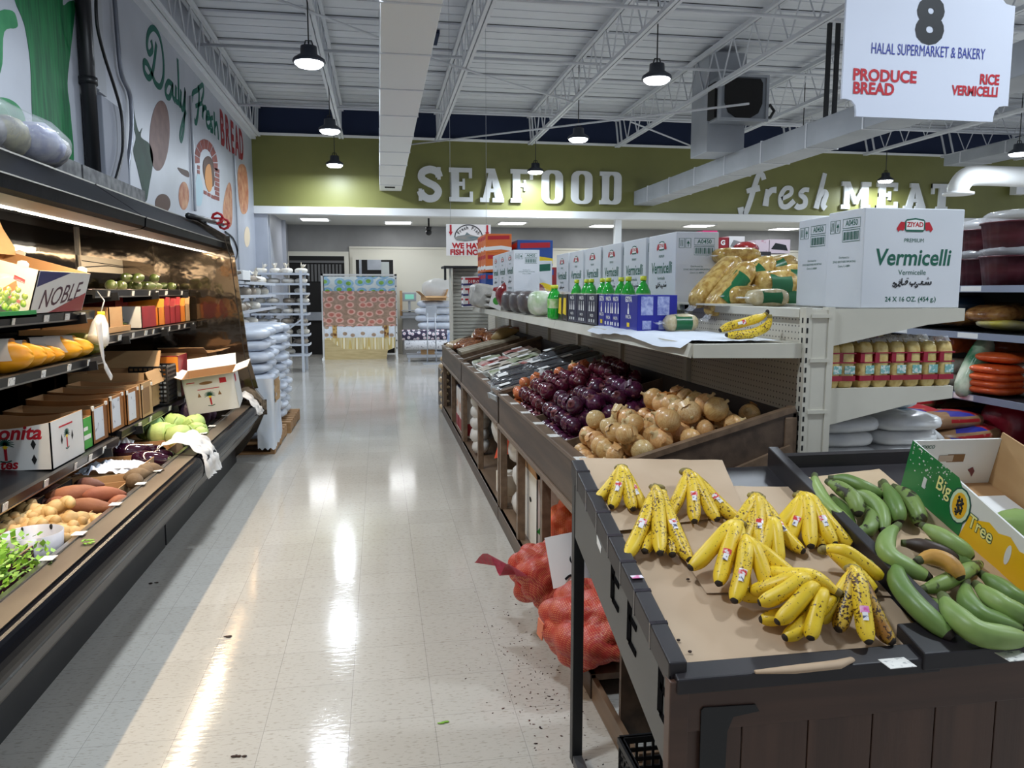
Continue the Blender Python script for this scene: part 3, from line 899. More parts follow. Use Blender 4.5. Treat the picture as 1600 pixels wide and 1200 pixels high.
for u in (0.1, 0.9): MB().tube([(wf * u, 0.006, hf), (wf * u, 0.006, 5.28 - c.z)], 0.002, 5).build('sign_wire', m_galv, t)

# ================================================================ PRODUCE CASE ON THE LEFT
m_lower = mat('case_grey_panel', S(112, 106, 100), S(102, 97, 92), sc=1.5, rough=0.32, metal=0.2)
m_rail = mat('case_rail', S(150, 138, 124), S(128, 116, 104), sc=5, st=(1, .3, 1), rough=0.3, metal=0.75)
m_mirror = mat('case_mirror_back', S(84, 82, 80), rough=0.04, metal=1.0, bump=0.12, bsc=3.0, st=(1, 1, 1))
m_endm = mat('case_mirror_end', S(124, 112, 98), rough=0.08, metal=0.95, bump=0.4, bsc=4)
m_led = mat('led_strip_glow', (1, 1, 1, 1), emit=9.0, ecol=(1.0, 0.90, 0.74, 1))
m_canopy = mat('canopy_black', S(14, 15, 18), S(22, 23, 27), sc=14, rough=0.34, coat=0.0, spec=.12, bump=0.03, bsc=60)
m_canopy.node_tree.nodes['Principled BSDF'].inputs['IOR'].default_value = 1.2
m_canopyg = mat('canopy_grey', S(98, 96, 92), rough=0.4)
m_shelf = mat('shelf_black_metal', S(30, 31, 34), rough=0.35, metal=0.3)
m_bump = mat('bumper_black', S(16, 17, 22), rough=.2, spec=.06)
m_dust = mat('dusty_ledge', S(66, 66, 68), S(104, 104, 104), sc=16, rough=0.7)
m_well = mat('well_black', S(26, 25, 25), S(38, 36, 34), sc=6, rough=0.5)
m_tag = mat('price_tag_paper', S(232, 230, 224), S(150, 150, 150), sc=90, rough=0.6, ramp=(0.55, 0.7))


def prof(mb, poly, y0, y1, mi=0):
    """a cross section in (X, Z) run along Y"""
    n = len(poly)
    vs = [(x, y0, z) for x, z in poly] + [(x, y1, z) for x, z in poly]
    mb.add(vs, [tuple(range(n)), tuple(range(2 * n - 1, n - 1, -1))] + [(i, n + i, n + (i + 1) % n, (i + 1) % n) for i in range(n)], mi)
    return mb


def tags(parent, x, z, ys, h=0.03, w=0.05, m=None, tilt=0):
    for y in ys:
        MB().box(x, x + 0.003, y - w / 2, y + w / 2, z - h, z).build('price_tag', m or m_tag, parent)


def produce_case(label, y0, y1, shelves, end):
    t = thing('produce_case', label, 'produce case', (-1.4, y0, 0))
    def B(mb, name, m, par=None, **k):
        for v in mb.v:
            v.x += 1.4; v.y -= y0
        return mb.build(name, m, par or t, **k)
    B(prof(MB(), [(-2.3, 0), (-1.335, 0), (-1.335, 0.2), (-2.3, 0.2)], y0, y1), 'kick_plate', m_black)
    B(prof(MB(), [(-2.3, 0.21), (-1.32, 0.21), (-1.31, 0.19), (-1.285, 0.19), (-1.19, 0.30), (-1.125, 0.42), (-1.2, 0.43), (-2.3, 0.34)], y0, y1), 'lower_panel', m_lower)
    arc = [(-1.125, 0.415)] + [(-1.125 + 0.037 * math.cos(a), 0.485 + 0.072 * math.sin(a)) for a in [math.radians(q) for q in range(-80, 91, 17)]] + [(-1.15, 0.558), (-1.2, 0.50), (-1.2, 0.43)]
    B(prof(MB(), arc, y0, y1), 'bumper', m_bump)
    r = B(prof(MB(), [(-1.15, 0.545), (-1.14, 0.566), (-1.23, 0.572), (-1.25, 0.56), (-1.29, 0.52), (-1.28, 0.44), (-1.2, 0.43), (-1.2, 0.5)], y0, y1), 'front_rail', m_rail)
    B(prof(MB(), [(-1.23, 0.572), (-1.228, 0.580), (-1.258, 0.572), (-1.295, 0.53), (-1.29, 0.52)], y0, y1), 'price_channel', m_metal, r)
    ys = []; y = max(y0, 1.6) + 0.25
    while y < y1 - 0.1: ys.append(y); y += R0.uniform(0.28, 0.6)
    for yy in ys:
        a = R0.uniform(0, 0.3)
        B(MB().box(-1.262, -1.215, yy - 0.02, yy + 0.035, 0.5805, 0.582), 'price_tag', m_tag, r)
    B(prof(MB(), [(-1.28, 0.40), (-2.25, 0.46), (-2.25, 0.34), (-1.28, 0.34)], y0 + 0.005, y1 - 0.005), 'well_floor', m_well)
    B(prof(MB(), [(-2.24, 0.3), (-2.22, 0.3), (-2.22, 2.05), (-2.24, 2.05)], y0, y1), 'mirror_back', m_mirror)
    B(prof(MB(), [(-2.44, 0.0), (-2.24, 0.0), (-2.24, 2.2), (-2.44, 2.2)], y0, y1), 'back_panel', m_black)
    c = B(prof(MB(), [(-1.38, 1.935), (-1.355, 1.95), (-1.35, 2.0), (-1.62, 2.19), (-2.44, 2.2), (-2.44, 2.06), (-2.0, 2.04), (-1.66, 1.965), (-1.52, 1.955)], y0, y1 - (0.0 if end else 0.0)), 'canopy', m_canopy)
    B(prof(MB(), [(-1.353, 2.0), (-1.345, 2.0), (-1.345, 2.006), (-1.353, 2.008)], y0, y1), 'canopy_edge_strip', m_metal, c)
    B(prof(MB(), [(-1.62, 2.185), (-1.612, 2.185), (-1.612, 2.193), (-1.62, 2.195)], y0, y1), 'canopy_edge_strip', m_metal, c)
    B(prof(MB(), [(-1.70, 2.19), (-1.68, 2.19), (-1.68, 2.30), (-1.70, 2.30)], y0, y1 - 1.2 if end else y1), 'canopy_ledge', m_dust, c)
    B(prof(MB(), [(-1.378, 1.934), (-1.5, 1.918), (-1.5, 1.922), (-1.52, 1.955), (-1.40, 1.955)], y0, y1), 'canopy_lip', m_canopyg, c)
    # lamps under the canopy
    n = max(1, round((y1 - y0) / 1.2)); L = (y1 - y0) / n
    for i in range(n):
        ya = y0 + i * L + 0.03; yb = ya + L - 0.06
        if yb < 0.3: continue
        s_ = B(prof(MB(), [(-1.54, 1.915), (-1.505, 1.912), (-1.505, 1.93), (-1.54, 1.945)], ya, yb), 'led_strip', m_led, c)
        area_light(s_, (-1.53 + 1.4, (ya + yb) / 2 - y0, 1.905), 0.035, yb - ya, LED_W, LED_COL, rot=(0, 0.22, 0))
    for x, z, dz in shelves:
        s_ = B(prof(MB(), [(x, z - 0.025), (x, z), (-2.22, z + dz), (-2.22, z + dz - 0.025)], y0 + 0.02, y1 - (0.06 if end else 0.03)), 'shelf', m_shelf)
        B(prof(MB(), [(x, z - 0.045), (x + 0.012, z - 0.045), (x + 0.02, z + 0.004), (x, z + 0.008)], y0 + 0.02, y1 - (0.07 if end else 0.04)), 'price_rail', m_shelf, s_)
        B(prof(MB(), [(x + 0.0125, z - 0.043), (x + 0.0155, z - 0.043), (x + 0.0165, z - 0.036), (x + 0.0135, z - 0.036)], y0 + 0.02, y1 - 0.07), 'rail_edge', m_metal, s_)
        yy = max(y0, 2.6) + R0.uniform(0.1, 0.4)
        while yy < y1 - 0.15:
            w = R0.choice([0.03, 0.045, 0.06])
            B(prof(MB(), [(x + 0.0145, z - 0.036), (x + 0.0175, z - 0.036), (x + 0.0235, z - 0.002), (x + 0.0205, z - 0.002)], yy, yy + w), 'price_tag', m_tag, s_)
            yy += R0.uniform(0.16, 0.5)
        for yy in (y0 + 0.3, (y0 + y1) / 2, y1 - 0.3):
            B(MB().bar((x + 0.06, yy, z - 0.035), (-2.2, yy, z - 0.1), 0.012, 0.05), 'shelf_bracket', m_shelf, s_)
    if end:
        pl = [(-2.44, 0.0), (-1.40, 0.0), (-1.28, 0.1), (-1.15, 0.28), (-1.08, 0.44), (-1.08, 0.58), (-1.15, 0.68), (-1.22, 0.98), (-1.27, 1.48), (-1.31, 1.88), (-1.345, 2.02), (-1.345, 2.06), (-1.60, 2.21), (-2.44, 2.24)]
        B(prof(MB(), pl[::-1], y1 - 0.05, y1 - 0.02), 'end_panel', m_endm)
        B(prof(MB(), pl[::-1], y1 - 0.02, y1 + 0.01), 'end_cap', m_lower)
        ed = MB()
        for p, q in zip(pl[3:12], pl[4:13]): ed.bar((p[0], y1 - 0.02, p[1]), (q[0], y1 - 0.02, q[1]), 0.075, 0.02)
        B(ed, 'end_trim', m_endm)
    return t


CY = 4.95
SH1, SH2, DK = 1.455, 1.195, 0.70
SHA, SHB, DK2 = 1.575, 1.30, 0.72
case1 = produce_case('long black refrigerated produce case nearest the camera with papayas on its shelf', -1.2, CY, [(-1.66, SH1, 0.02), (-1.62, SH2, 0.02), (-1.57, DK, 0.05)], False)
case2 = produce_case('far black refrigerated produce case with mirror end panel and avocados on top shelf', CY + 0.03, 7.40, [(-1.68, SHA, 0.0), (-1.63, SHB, 0.02), (-1.58, DK2, 0.05)], True)

# ---------------------------------------------------------------- cartons
m_kraft = mat('kraft_cardboard', S(196, 158, 112), S(182, 143, 98), sc=3, st=(1, 1, 4), rough=0.75, rnd=0.05)
m_kraftin = mat('kraft_inside', S(186, 146, 102), S(172, 132, 90), sc=3, rough=0.8)
m_kraftd = mat('kraft_dark', S(150, 112, 74), S(132, 98, 64), sc=4, rough=0.8)
m_cwhite = mat('carton_white', S(230, 228, 222), S(218, 216, 210), sc=3, rough=0.55)
m_woodcart = mat('woodprint_carton', S(170, 112, 58), S(128, 78, 36), sc=4, st=(1, 1, 0.12), rough=0.6)
m_cgreen = mat('carton_green', S(60, 156, 58), S(74, 170, 66), sc=4, rough=0.5)
m_cred = mat('carton_red', S(164, 38, 44), S(140, 28, 38), sc=5, rough=0.5)
m_corange = mat('carton_orange', S(228, 150, 40), S(222, 120, 34), sc=5, rough=0.5)
m_cnavy = mat('carton_navy', S(46, 48, 104), rough=0.5)


def open_box(name, label, cat, w, d, h, loc, rz=0, mo=None, mi=None, fh=None, bh=None, flaps=(), group=None, rot=None, t=0.006, mf=None, curve=0.0):
    """an open carton, base centre at loc; front is -Y; fh / bh = heights of the low ends; flaps (side, length, angle)"""
    mo = mo or m_kraft; mi = mi or m_kraftin
    fh = fh or h; bh = bh or h
    b = MB()
    def wall(p0, p1, h0, h1, n, mo_=0, seg=1, dip=0.0):
        p0, p1, n = Vector(p0), Vector(p1), Vector(n)
        seg = 8 if dip else 1
        for k in range(seg):
            u0, u1 = k / seg, (k + 1) / seg
            q0, q1 = p0.lerp(p1, u0), p0.lerp(p1, u1)
            z0 = h0 + (h1 - h0) * u0 - dip * math.sin(PI * u0); z1 = h0 + (h1 - h0) * u1 - dip * math.sin(PI * u1)
            a = [q0, q1, q1 + Vector((0, 0, z1)), q0 + Vector((0, 0, z0))]
            i_ = [p - n * t for p in a]
            b.add(a + i_, [(0, 1, 2, 3)], mo_); b.add(a + i_, [(7, 6, 5, 4), (3, 2, 6, 7)], 1)
            if k == 0: b.add(a + i_, [(0, 3, 7, 4)], mo_)
            if k == seg - 1: b.add(a + i_, [(2, 1, 5, 6)], mo_)
    x, y = w / 2, d / 2
    wall((-x, -y, 0), (x, -y, 0), fh, fh, (0, -1, 0), 0, dip=curve)
    wall((x, y, 0), (-x, y, 0), bh, bh, (0, 1, 0), 0, dip=curve)
    wall((x, -y, 0), (x, y, 0), max(fh, h), max(bh, h), (1, 0, 0), 0)
    wall((-x, y, 0), (-x, -y, 0), max(bh, h), max(fh, h), (-1, 0, 0), 0)
    b.box(-x + t, x - t, -y + t, y - t, 0, t, 1)
    for side, ln, ang in flaps:
        a = math.radians(ang)
        hh = {'f': fh, 'b': bh}.get(side, h)
        e = {'f': ((-x, -y), (x, -y), (0, -1)), 'b': ((x, y), (-x, y), (0, 1)), 'r': ((x, -y), (x, y), (1, 0)), 'l': ((-x, y), (-x, -y), (-1, 0))}[side]
        o = Vector((e[2][0], e[2][1], 0)) * (math.cos(a) * ln) + Vector((0, 0, math.sin(a) * ln))
        p0, p1 = Vector((*e[0], hh)), Vector((*e[1], hh))
        nn = (p1 - p0).cross(o).normalized() * (t * 0.7)
        q = [p0, p1, p1 + o, p0 + o]
        b.add(q, [(0, 1, 2, 3)], 1); b.add([v - nn for v in q], [(3, 2, 1, 0)], 0)
        b.add(q + [v - nn for v in q], [(0, 4, 5, 1), (1, 5, 6, 2), (2, 6, 7, 3), (3, 7, 4, 0)], 1)
    o = b.build(name, [mo, mi])
    o.location = loc; o.rotation_euler = rot or (0, 0, rz)
    return put(o, label, cat, group)


def decal(parent, name, mb, m): return mb.build(name, m, parent)


def FF(w, d, side='f', off=0.0008):
    """decal plane on a carton side: local x to the right, y up, origin at the bottom centre of that side"""
    if side == 'f': return face((0, -d / 2 - off, 0), (1, 0, 0), (0, 0, 1))
    if side == 'r': return face((w / 2 + off, 0, 0), (0, 1, 0), (0, 0, 1))
    if side == 'b': return face((0, d / 2 + off, 0), (-1, 0, 0), (0, 0, 1))
    return face((-w / 2 - off, 0, 0), (0, -1, 0), (0, 0, 1))


m_palmg = mat('palm_green_ink', S(18, 78, 62), rough=0.6)


def palm(parent, M, cx, cy, s):
    b = MB()
    for k in range(11):
        a = math.radians(-20 + 22 * k)
        b.stroke([(cx, cy), (cx + math.cos(a) * s * 0.25, cy + math.sin(a) * s * 0.25 + s * .06), (cx + math.cos(a) * s * 0.5, cy + math.sin(a) * s * 0.38)], [s * 0.11, s * 0.02], 0.0006, M=M)
    b.stroke([(cx - s * .3, cy - s * 0.92), (cx, cy - s * .98), (cx + s * .3, cy - s * .9)], s * .07, 0.0006, M=M)
    b.build('printed_palm', m_palmg, parent)
    MB().stroke([(cx, cy - s * 0.1), (cx + s * .02, cy - s * 0.9)], [s * 0.17, s * 0.13], 0.0008, M=M).build('printed_trunk', m_red, parent)
    MB().prism([(cx - s * .16, cy - s * .12), (cx, cy - s * .26), (cx + s * .16, cy - s * .12), (cx, cy - 0.02 * s)], 0, 0.001, M=M).build('printed_crown', m_yel, parent)


# white date carton
w_, d_, h_ = 0.42, 0.40, 0.235
pbr, pfr = Vector((-1.575, 4.36)), Vector((-1.60, 3.86))
o = open_box('carton', 'white open carton with red words and palm prints on the low deck shelf', 'carton', 0.50, 0.42, 0.23, (-1.83, 4.235, DK + 0.012), 0.0, m_cwhite, m_kraftin, curve=0.03)
M = FF(0.50, 0.42)
b = MB()
add_txt(b, 'onita', 0.11, 0.18, 0.095, M=M, bold=0.03, shear=0.25); b.build('red_print', m_red, o); b = MB()
add_txt(b, 'tes', 0.055, 0.028, 0.065, M=M, bold=0.03, shear=0.2)
b.build('red_print', m_red, o)
palm(o, M, 0.045, 0.125, 0.085)
b = MB()
for yy in (0.125, 0.05): b.prism([(0.158, yy), (0.170, yy + 0.026), (0.182, yy), (0.170, yy - 0.026)][::-1], 0, 0.0006, M=M)
b.build('hand_hole', m_dark, o)
M = FF(0.50, 0.42, 'r')
palm(o, M, -0.02, 0.14, 0.075)
b = MB()
for u in (-.085, 0.05): b.prism([(u - .012, .12), (u, .15), (u + .012, .12), (u, .10)][::-1], 0, 0.0006, M=M)
b.build('hand_hole', m_dark, o)
MB().prism([(-.11, .185), (.06, .185), (.06, .193), (-.11, .193)], 0, .0006, M=M).build('red_print', m_red, o)
# green lemon carton
o = open_box('lemon_carton', 'bright green carton of lemons next to the white palm carton', 'carton', 0.40, 0.17, 0.17, (-1.80, 4.54, DK + 0.012), 0, m_cgreen, m_kraftin)
M = FF(.40, .17); b = MB(); b.prism(ring(0.06, .10, .025, .025, n=6), 0, .0006, M=M); b.prism([(0.13, .09), (.19, .09), (.19, .11), (.13, .11)], 0, .0006, M=M)
M = FF(.40, .17, 'r'); b.prism([(-.06, .1), (.02, .1), (.02, .12), (-.06, .12)], 0, .0006, M=M); b.prism([(-.06, .05), (.06, .05), (.06, .075), (-.06, .075)], 0, .0006, M=M)
b.build('white_print', m_cwhite, o)
m_lemon = mat('lemon_skin', S(238, 204, 36), S(226, 188, 30), sc=30, rough=0.4, bump=0.15)
for i, (x, y) in enumerate([(-1.66, 4.52), (-1.67, 4.58), (-1.74, 4.51), (-1.745, 4.58)]):
    put(MB().ell((0, 0, 0), 0.042, 0.033, 0.033, 12, 8, fn=lambda p: p * (1 + 0.25 * max(0, abs(p.x) / 0.042 - 0.8))).build('lemon', m_lemon), 'yellow lemon in the green carton', 'lemon', 'lemons in the green carton').location = (x, y, DK + 0.155)
# row of wood print cartons with taped price papers
m_wpap = mat('handwritten_paper', S(206, 210, 216), S(120, 124, 134), sc=24, rough=0.6, ramp=(0.62, 0.72))
wlab = ['first behind the green lemon carton', 'second behind the green lemon carton', 'third behind the green lemon carton', 'fourth behind the green lemon carton, paler front']
yb = [4.76, 5.02, 5.29, 5.56]
for i, y in enumerate(yb):
    zb = (DK if y < 4.93 else DK2) + 0.014
    x = -1.83 + 0.012 * i
    o = open_box('produce_carton', 'wood print produce carton with taped price paper, ' + wlab[i], 'carton', 0.46, 0.245, 0.20 + .01 * i, (x, y, zb), 0, m_woodcart if i < 3 else m_kraft, m_kraftin, group='wood print cartons on the deck shelf', curve=0.015)
    M = FF(0.46, 0.245, 'r')
    MB().prism([(-.095, .02), (.05, .02), (.05, .195), (-.095, .195)], 0, .0012, M=M).build('price_paper', m_wpap if i < 3 else m_kraftd, o)
    MB().box(.226, .236, -.122, -.100, .19, .215).box(.226, .236, .09, .115, .195, .215).build('carton_tab', m_cwhite, o)
# bigger open carton, crate and others further along the deck
o = open_box('carton', 'large plain brown open carton behind the wood print cartons', 'carton', 0.50, 0.36, 0.26, (-1.86, 5.88, DK2 + 0.03), 0.0, m_kraft, m_kraftin, flaps=[('b', .14, 60), ('l', .12, 70), ('r', .1, -70)])
t = thing('basket', 'black plastic basket behind the large brown carton', 'basket', (-1.68, 6.15, DK2 + 0.03))
b = MB(); w2, d2, h2 = .13, .13, .26
for i in range(9):
    z = i * h2 / 8; b.box(-w2, w2, -d2, -d2 + .006, z, z + .014); b.box(-w2, w2, d2 - .006, d2, z, z + .014); b.box(w2 - .006, w2, -d2, d2, z, z + .014); b.box(-w2, -w2 + .006, -d2, d2, z, z + .014)
for i in range(9):
    u = -w2 + i * 2 * w2 / 8; b.box(u - .004, u + .004, -d2, -d2 + .008, 0, h2); b.box(w2 - .008, w2, u - .004, u + .004, 0, h2); b.box(u - .004, u + .004, d2 - .008, d2, 0, h2)
b.build('basket_body', m_black, t)
MB().box(-w2, w2, -d2, d2, .004, .01).build('basket_floor', m_black, t)
def mini_box(label, x, y, z, w, d, h, mo, m2, group=None, rot=(0, 0, 0), flaps=()):
    o = open_box('small_carton', label, 'carton', w, d, h, (x, y, z), 0, mo, m_kraftin, group=group, rot=rot, flaps=flaps)
    if m2:
        M = FF(w, d)
        MB().prism([(-w / 2, .0), (w / 2, 0), (w / 2, h * .94), (-w / 2, h * .94)], 0, .0012, M=M).build('printed_front', m2, o)
        MB().prism([(-w * .36, h * .4), (w * .36, h * .4), (w * .36, h * .62), (-w * .36, h * .62)], 0, .002, M=M).build('white_print', m_cwhite, o)
    return o
mini_box('small red and yellow carton stacked behind the black basket', -1.66, 6.55, DK2 + .20, .20, .30, .15, m_cred, m_corange)
mini_box('small red carton under the red and yellow carton', -1.66, 6.56, DK2 + .03, .22, .30, .165, m_cred, m_cwhite)
mini_box('dark brown open carton in the corner by the mirror end panel', -1.62, 7.08, DK2 + .03, .36, .36, .30, m_kraftd, None, flaps=[('f', .16, 20), ('r', .12, 10)])
# the tipped palm carton
pc = onY(6.1, 330, 640)
o = open_box('carton', 'white carton with a palm print tipped out over the case rail near the mirror end', 'carton', 0.375, 0.30, 0.285, (-1.29, 6.42, 0.66), 0, m_cwhite, m_kraftin, flaps=[('f', .09, 12), ('r', .12, 14), ('l', .1, 25), ('b', .12, 40)], rot=(0.12, -0.13, 0.06))
M = FF(.375, .30); palm(o, M, -.01, .135, .085)
b = MB(); b.prism([(-.09, .185), (.07, .185), (.07, .191), (-.09, .191)], 0, .0006, M=M); b.prism([(.08, .22), (.13, .22), (.13, .26), (.08, .26)], 0, .0006, M=M); b.prism([(-.16, .245), (-.10, .245), (-.10, .252), (-.16, .252)], 0, .0006, M=M)
M2 = FF(.375, .30, 'r'); b.prism([(-.1, .2), (-.03, .2), (-.03, .26), (-.1, .26)], 0, .0006, M=M2)
b.build('red_print', m_red, o)
b = MB(); b.prism(ring(-.02, .235, .05, .012), 0, .0008, M=M); b.build('hand_hole', m_kraftd, o)
b = MB()
for u in (-.085, .065): b.prism([(u - .013, .13), (u, .165), (u + .013, .13)], 0, .0008, M=M)
b.build('vent_hole', m_kraftd, o)
# shelf B goods
o = open_box('carton', 'plain brown carton lying on the middle shelf left of the okra', 'carton', .40, .26, .15, (-1.88, 5.40, SHB + .02), 0, m_kraft, m_kraftin)
o = open_box('carton', 'flat brown carton tray under the okra on the middle shelf edge', 'tray', .44, .62, .035, (-1.87, 5.28, SHB + .012), 0, m_kraft, m_kraftin)
m_okra = mat('okra_green', S(112, 138, 58), S(86, 116, 46), sc=10, rough=0.5, rnd=.12)
rr = random.Random(3)
ok = None
for i in range(26):
    u = rr.random()
    p = (-1.80 - 0.16 * u + rr.uniform(-.02, .06), 5.70 + rr.uniform(-.08, .1), SHB + .035 + .09 * u * rr.random() + .015)
    r_ = (rr.uniform(-.3, .3), rr.uniform(-.3, .3), rr.uniform(-.8, .8))
    if ok is None:
        ok = MB().tube([(-.055, 0, 0), (-.045, 0, 0), (-.03, 0, .0), (.02, 0, .002), (.055, 0, .008)], [.004, .009, .010, .007, .001], 6).build('okra', m_okra)
        put(ok, 'green okra pod in the heap on the middle shelf', 'okra', 'okra on the middle shelf'); o = ok
    else: o = dup(ok)
    o.location = p; o.rotation_euler = r_
o = open_box('carton', 'white printed carton with red edge on the middle shelf behind the okra', 'carton', .42, .34, .15, (-1.86, 6.02, SHB + .014), 0, m_cwhite, m_kraftin)
M = FF(.42, .34); b = MB(); b.prism([(-.02, .05), (.09, .05), (.09, .065), (-.02, .065)], 0, .0006, M=M); b.prism([(.02, .02), (.12, .02), (.12, .04), (.02, .04)], 0, .0006, M=M); b.prism([(-.05, .03), (-.02, .03), (-.02, .04), (-.05, .04)], 0, .0006, M=M); b.build('grey_print', mat('grey_ink', S(150, 150, 150)), o)
M = FF(.42, .34, 'r'); b = MB(); b.prism([(-.17, 0), (.17, 0), (.17, .15), (-.17, .15)], 0, .0008, M=M); b.build('red_side', m_cred, o)
for i in range(6):
    mini_box('red and orange date carton on the middle shelf, ' + ['first right of the white carton', 'second right of the white carton', 'third right of the white carton', 'fourth right of the white carton', 'fifth right of the white carton', 'last before the mirror end'][i], -1.77, 6.31 + .165 * i, SHB + .016, .26, .155, .13 + .01 * (i % 2), [m_corange, m_cred, m_cred, m_cred, m_corange, m_kraft][i], [None, m_corange, m_cred, m_cred, m_cred, None][i], group='date cartons on the middle shelf', rot=(0, 0, 0), flaps=[('b', .07, 70), ('l', .08, 60)])
mini_box('dark red mesh carton at the back of the middle shelf', -2.02, 6.15, SHB + .016, .3, .3, .22, m_cred, None)
# banner carton on the upper near shelf
bl, br = onX(-1.66, 48, 490), onX(-1.66, 122, 488)
o = open_box('fruit_carton', 'large open white fruit carton with navy panel and tall script word on the top shelf', 'carton', .44, .66, .21, (-1.84, 4.34, SH1 + .072), 0, m_cwhite, m_kraftin, rot=(0, .28, 0))
M = FF(.44, .66, 'r')
MB().prism([(-.32, .13), (.05, .207), (-.25, .207), (-.32, .205)], 0, .0008, M=M).build('navy_print', m_cnavy, o)
b = MB(); add_txt(b, 'NOBLE', -.01, .085, .135, M=M @ Matrix.Rotation(.10, 4, 'Z'), bold=.005, shear=.35, sx=1.15); b.build('script_print', mat('maroon_ink', S(70, 24, 44)), o)
MB().prism([(-.12, .0), (.32, .0), (.32, .10), (.1, .05)], 0, .0006, M=M).build('red_print', mat('brick_red_ink', S(150, 52, 56)), o)
M = FF(.44, .66)
b = MB(); b.prism([(.12, .14), (.17, .13), (.17, .15), (.12, .16)], 0, .0006, M=M); b.build('red_print', m_red, o); b = MB(); b.prism([(.10, .05), (.17, .035), (.17, .05), (.10, .065)], 0, .0006, M=M); b.build('red_print', mat('coral_ink', S(214, 120, 110)), o)
for u, g in ((-.20, 0), (.12, 0), (-.20, 1), (.12, 1)): MB().prism([(u, .205), (u + .05, .205), (u + .05, .225), (u + .035, .235), (u + .015, .235), (u, .225)], -.004, 0, M=FF(.44, .66, 'b') if g else M).build('carton_tab', m_cwhite, o)
# the raised back half of the carton
b = MB().prism([(-.33, .2), (.33, .2), (.30, .24), (.12, .33), (.06, .37), (.0, .36), (-.33, .41)], 0, .006, M=face((-.17, 0, 0), (0, 1, 0), (0, 0, 1)))
b.build('carton_lid', [m_kraft], o)
put(MB().box(-.1, .1, -.15, .15, 0, .05).ell((.02, 0, .05), .1, .13, .05, 10, 6, fn=lambda p: p * (1 + .3 * nz(p, 30))).build('fruit_wrap', mat('speckled_wrap', S(200, 200, 200), S(60, 60, 64), sc=26, rough=.6)), 'speckled wrapping paper lying inside the large white fruit carton', 'wrapping').location = (-1.83, 4.45, SH1 + .13)

# ---------------------------------------------------------------- fruit and vegetables in the case
def film(name, c=(0.9, 0.92, 0.95, 1), a=0.3, rough=0.12, bump=0.6, bsc=12):
    return mat(name, c, alpha=a, rough=rough, bump=bump, bsc=bsc, spec=0.8)


m_film = film('clear_film')
m_film2 = film('thin_film', a=.07, bump=.3)
m_filmw = film('cloudy_film', (0.93, 0.94, 0.95, 1), 0.62, 0.25, 0.8, 14)
m_sticker = mat('round_sticker', S(236, 232, 222), S(190, 60, 60), sc=60, rough=0.4, ramp=(.55, .65))


def rod(o, **k): return o


def prod(name, mb, mats, label, cat, group=None, loc=(0, 0, 0), rot=(0, 0, 0)):
    o = mb.build(name, mats)
    o.location = loc; o.rotation_euler = rot
    return put(o, label, cat, group)


# grapes
m_grape = mat('green_grape', S(166, 190, 74), S(190, 206, 100), sc=8, rough=0.2, coat=.3, rnd=.1)
rr = random.Random(5)
gp = None
gc = onX(-1.60, 14, 472)
for i in range(46):
    p = (gc.x + rr.uniform(-.10, .03), gc.y + rr.uniform(-.12, .10), SH1 + .03 + rr.uniform(0, .10))
    if gp is None:
        gp = prod('grape', MB().ell((0, 0, 0), .0125, .0125, .015, 10, 7), m_grape, 'green grape in the plastic bag on the top shelf edge', 'grape', 'green grapes in the plastic bag'); o = gp
    else: o = dup(gp)
    o.location = p
t = thing('grape_bag', 'clear plastic bag of green grapes with an orange label before the large white carton', 'bag', (gc.x - .04, gc.y - .01, SH1 + .01))
MB().ell((0, 0, .085), .12, .14, .10, 16, 10, pw=.8, fn=lambda p: Vector((p.x * (1 - .8 * max(0, p.z) ** 1), p.y, p.z)) * (1 + .12 * nz(p, 14))).build('bag_film', m_film2, t)
MB().box(.055, .058, -.04, .09, .10, .135, M=Matrix.Rotation(.25, 4, 'X')).build('bag_label', mat('label_orange', S(240, 140, 30)), t)
prod('fruit_tray', MB().box(-.2, .06, -.3, .12, 0, .012).box(.05, .06, -.3, .12, 0, .03), mat('tray_green', S(40, 150, 70), rough=.4), 'green plastic tray under the bag of grapes', 'tray', loc=(gc.x, gc.y, SH1 + .001))

# papayas
m_pap = mat('papaya_yellow', S(236, 158, 20), S(232, 172, 40), sc=5, rough=.38, rnd=.05, bump=.1, bsc=20)
m_papg = mat('papaya_green', S(66, 92, 28), S(150, 136, 36), sc=5, rough=.38, bump=.1, bsc=20)
m_wrap = mat('paper_wrap', S(226, 212, 200), S(214, 198, 184), sc=6, rough=.7, bump=.3, bsc=10)


def papaya(label, px, py, L, r, rz, m, wrap, st=None, rx=0.0):
    p = onX(-1.70, px, py)
    t = thing('papaya', label, 'papaya', (p.x, p.y, SH2 + .008 + r * 0.9), group='papayas on the lower shelf')
    t.rotation_euler = (rx, 0, rz)
    pr_ = [(0, -L * .5), (r * .35, -L * .49), (r * .75, -L * .40), (r * .98, -L * .2), (r, 0.0), (r * .88, L * .2), (r * .62, L * .38), (r * .3, L * .47), (r * .06, L * .5)]
    MX = Matrix.Rotation(PI / 2, 4, 'Y')
    MB().lathe(pr_, 18, M=MX, fn=lambda q, a, u: q * (1 + .035 * math.cos(5 * a))).build('papaya_skin', m, t)
    if st: MB().ell((L * st[0], -r * .8 * math.cos(st[1]), r * .86 * math.sin(st[1])), .016, .004, .014, 12, 6).build('fruit_sticker', m_sticker, t)
    if wrap:
        b = MB()
        def fn(u, v):
            a = math.radians(-10 + 215 * u); rr_ = r * (1.08 + .02 * math.sin(7 * a))
            x = -L * .5 + (L * (.66 + .10 * math.sin(a * 1.5 + r * 50))) * v
            return Vector((x, -math.cos(a) * rr_, math.sin(a) * rr_))
        b.grid(fn, 14, 4); b.build('paper_wrap', m_wrap, t)
    return t


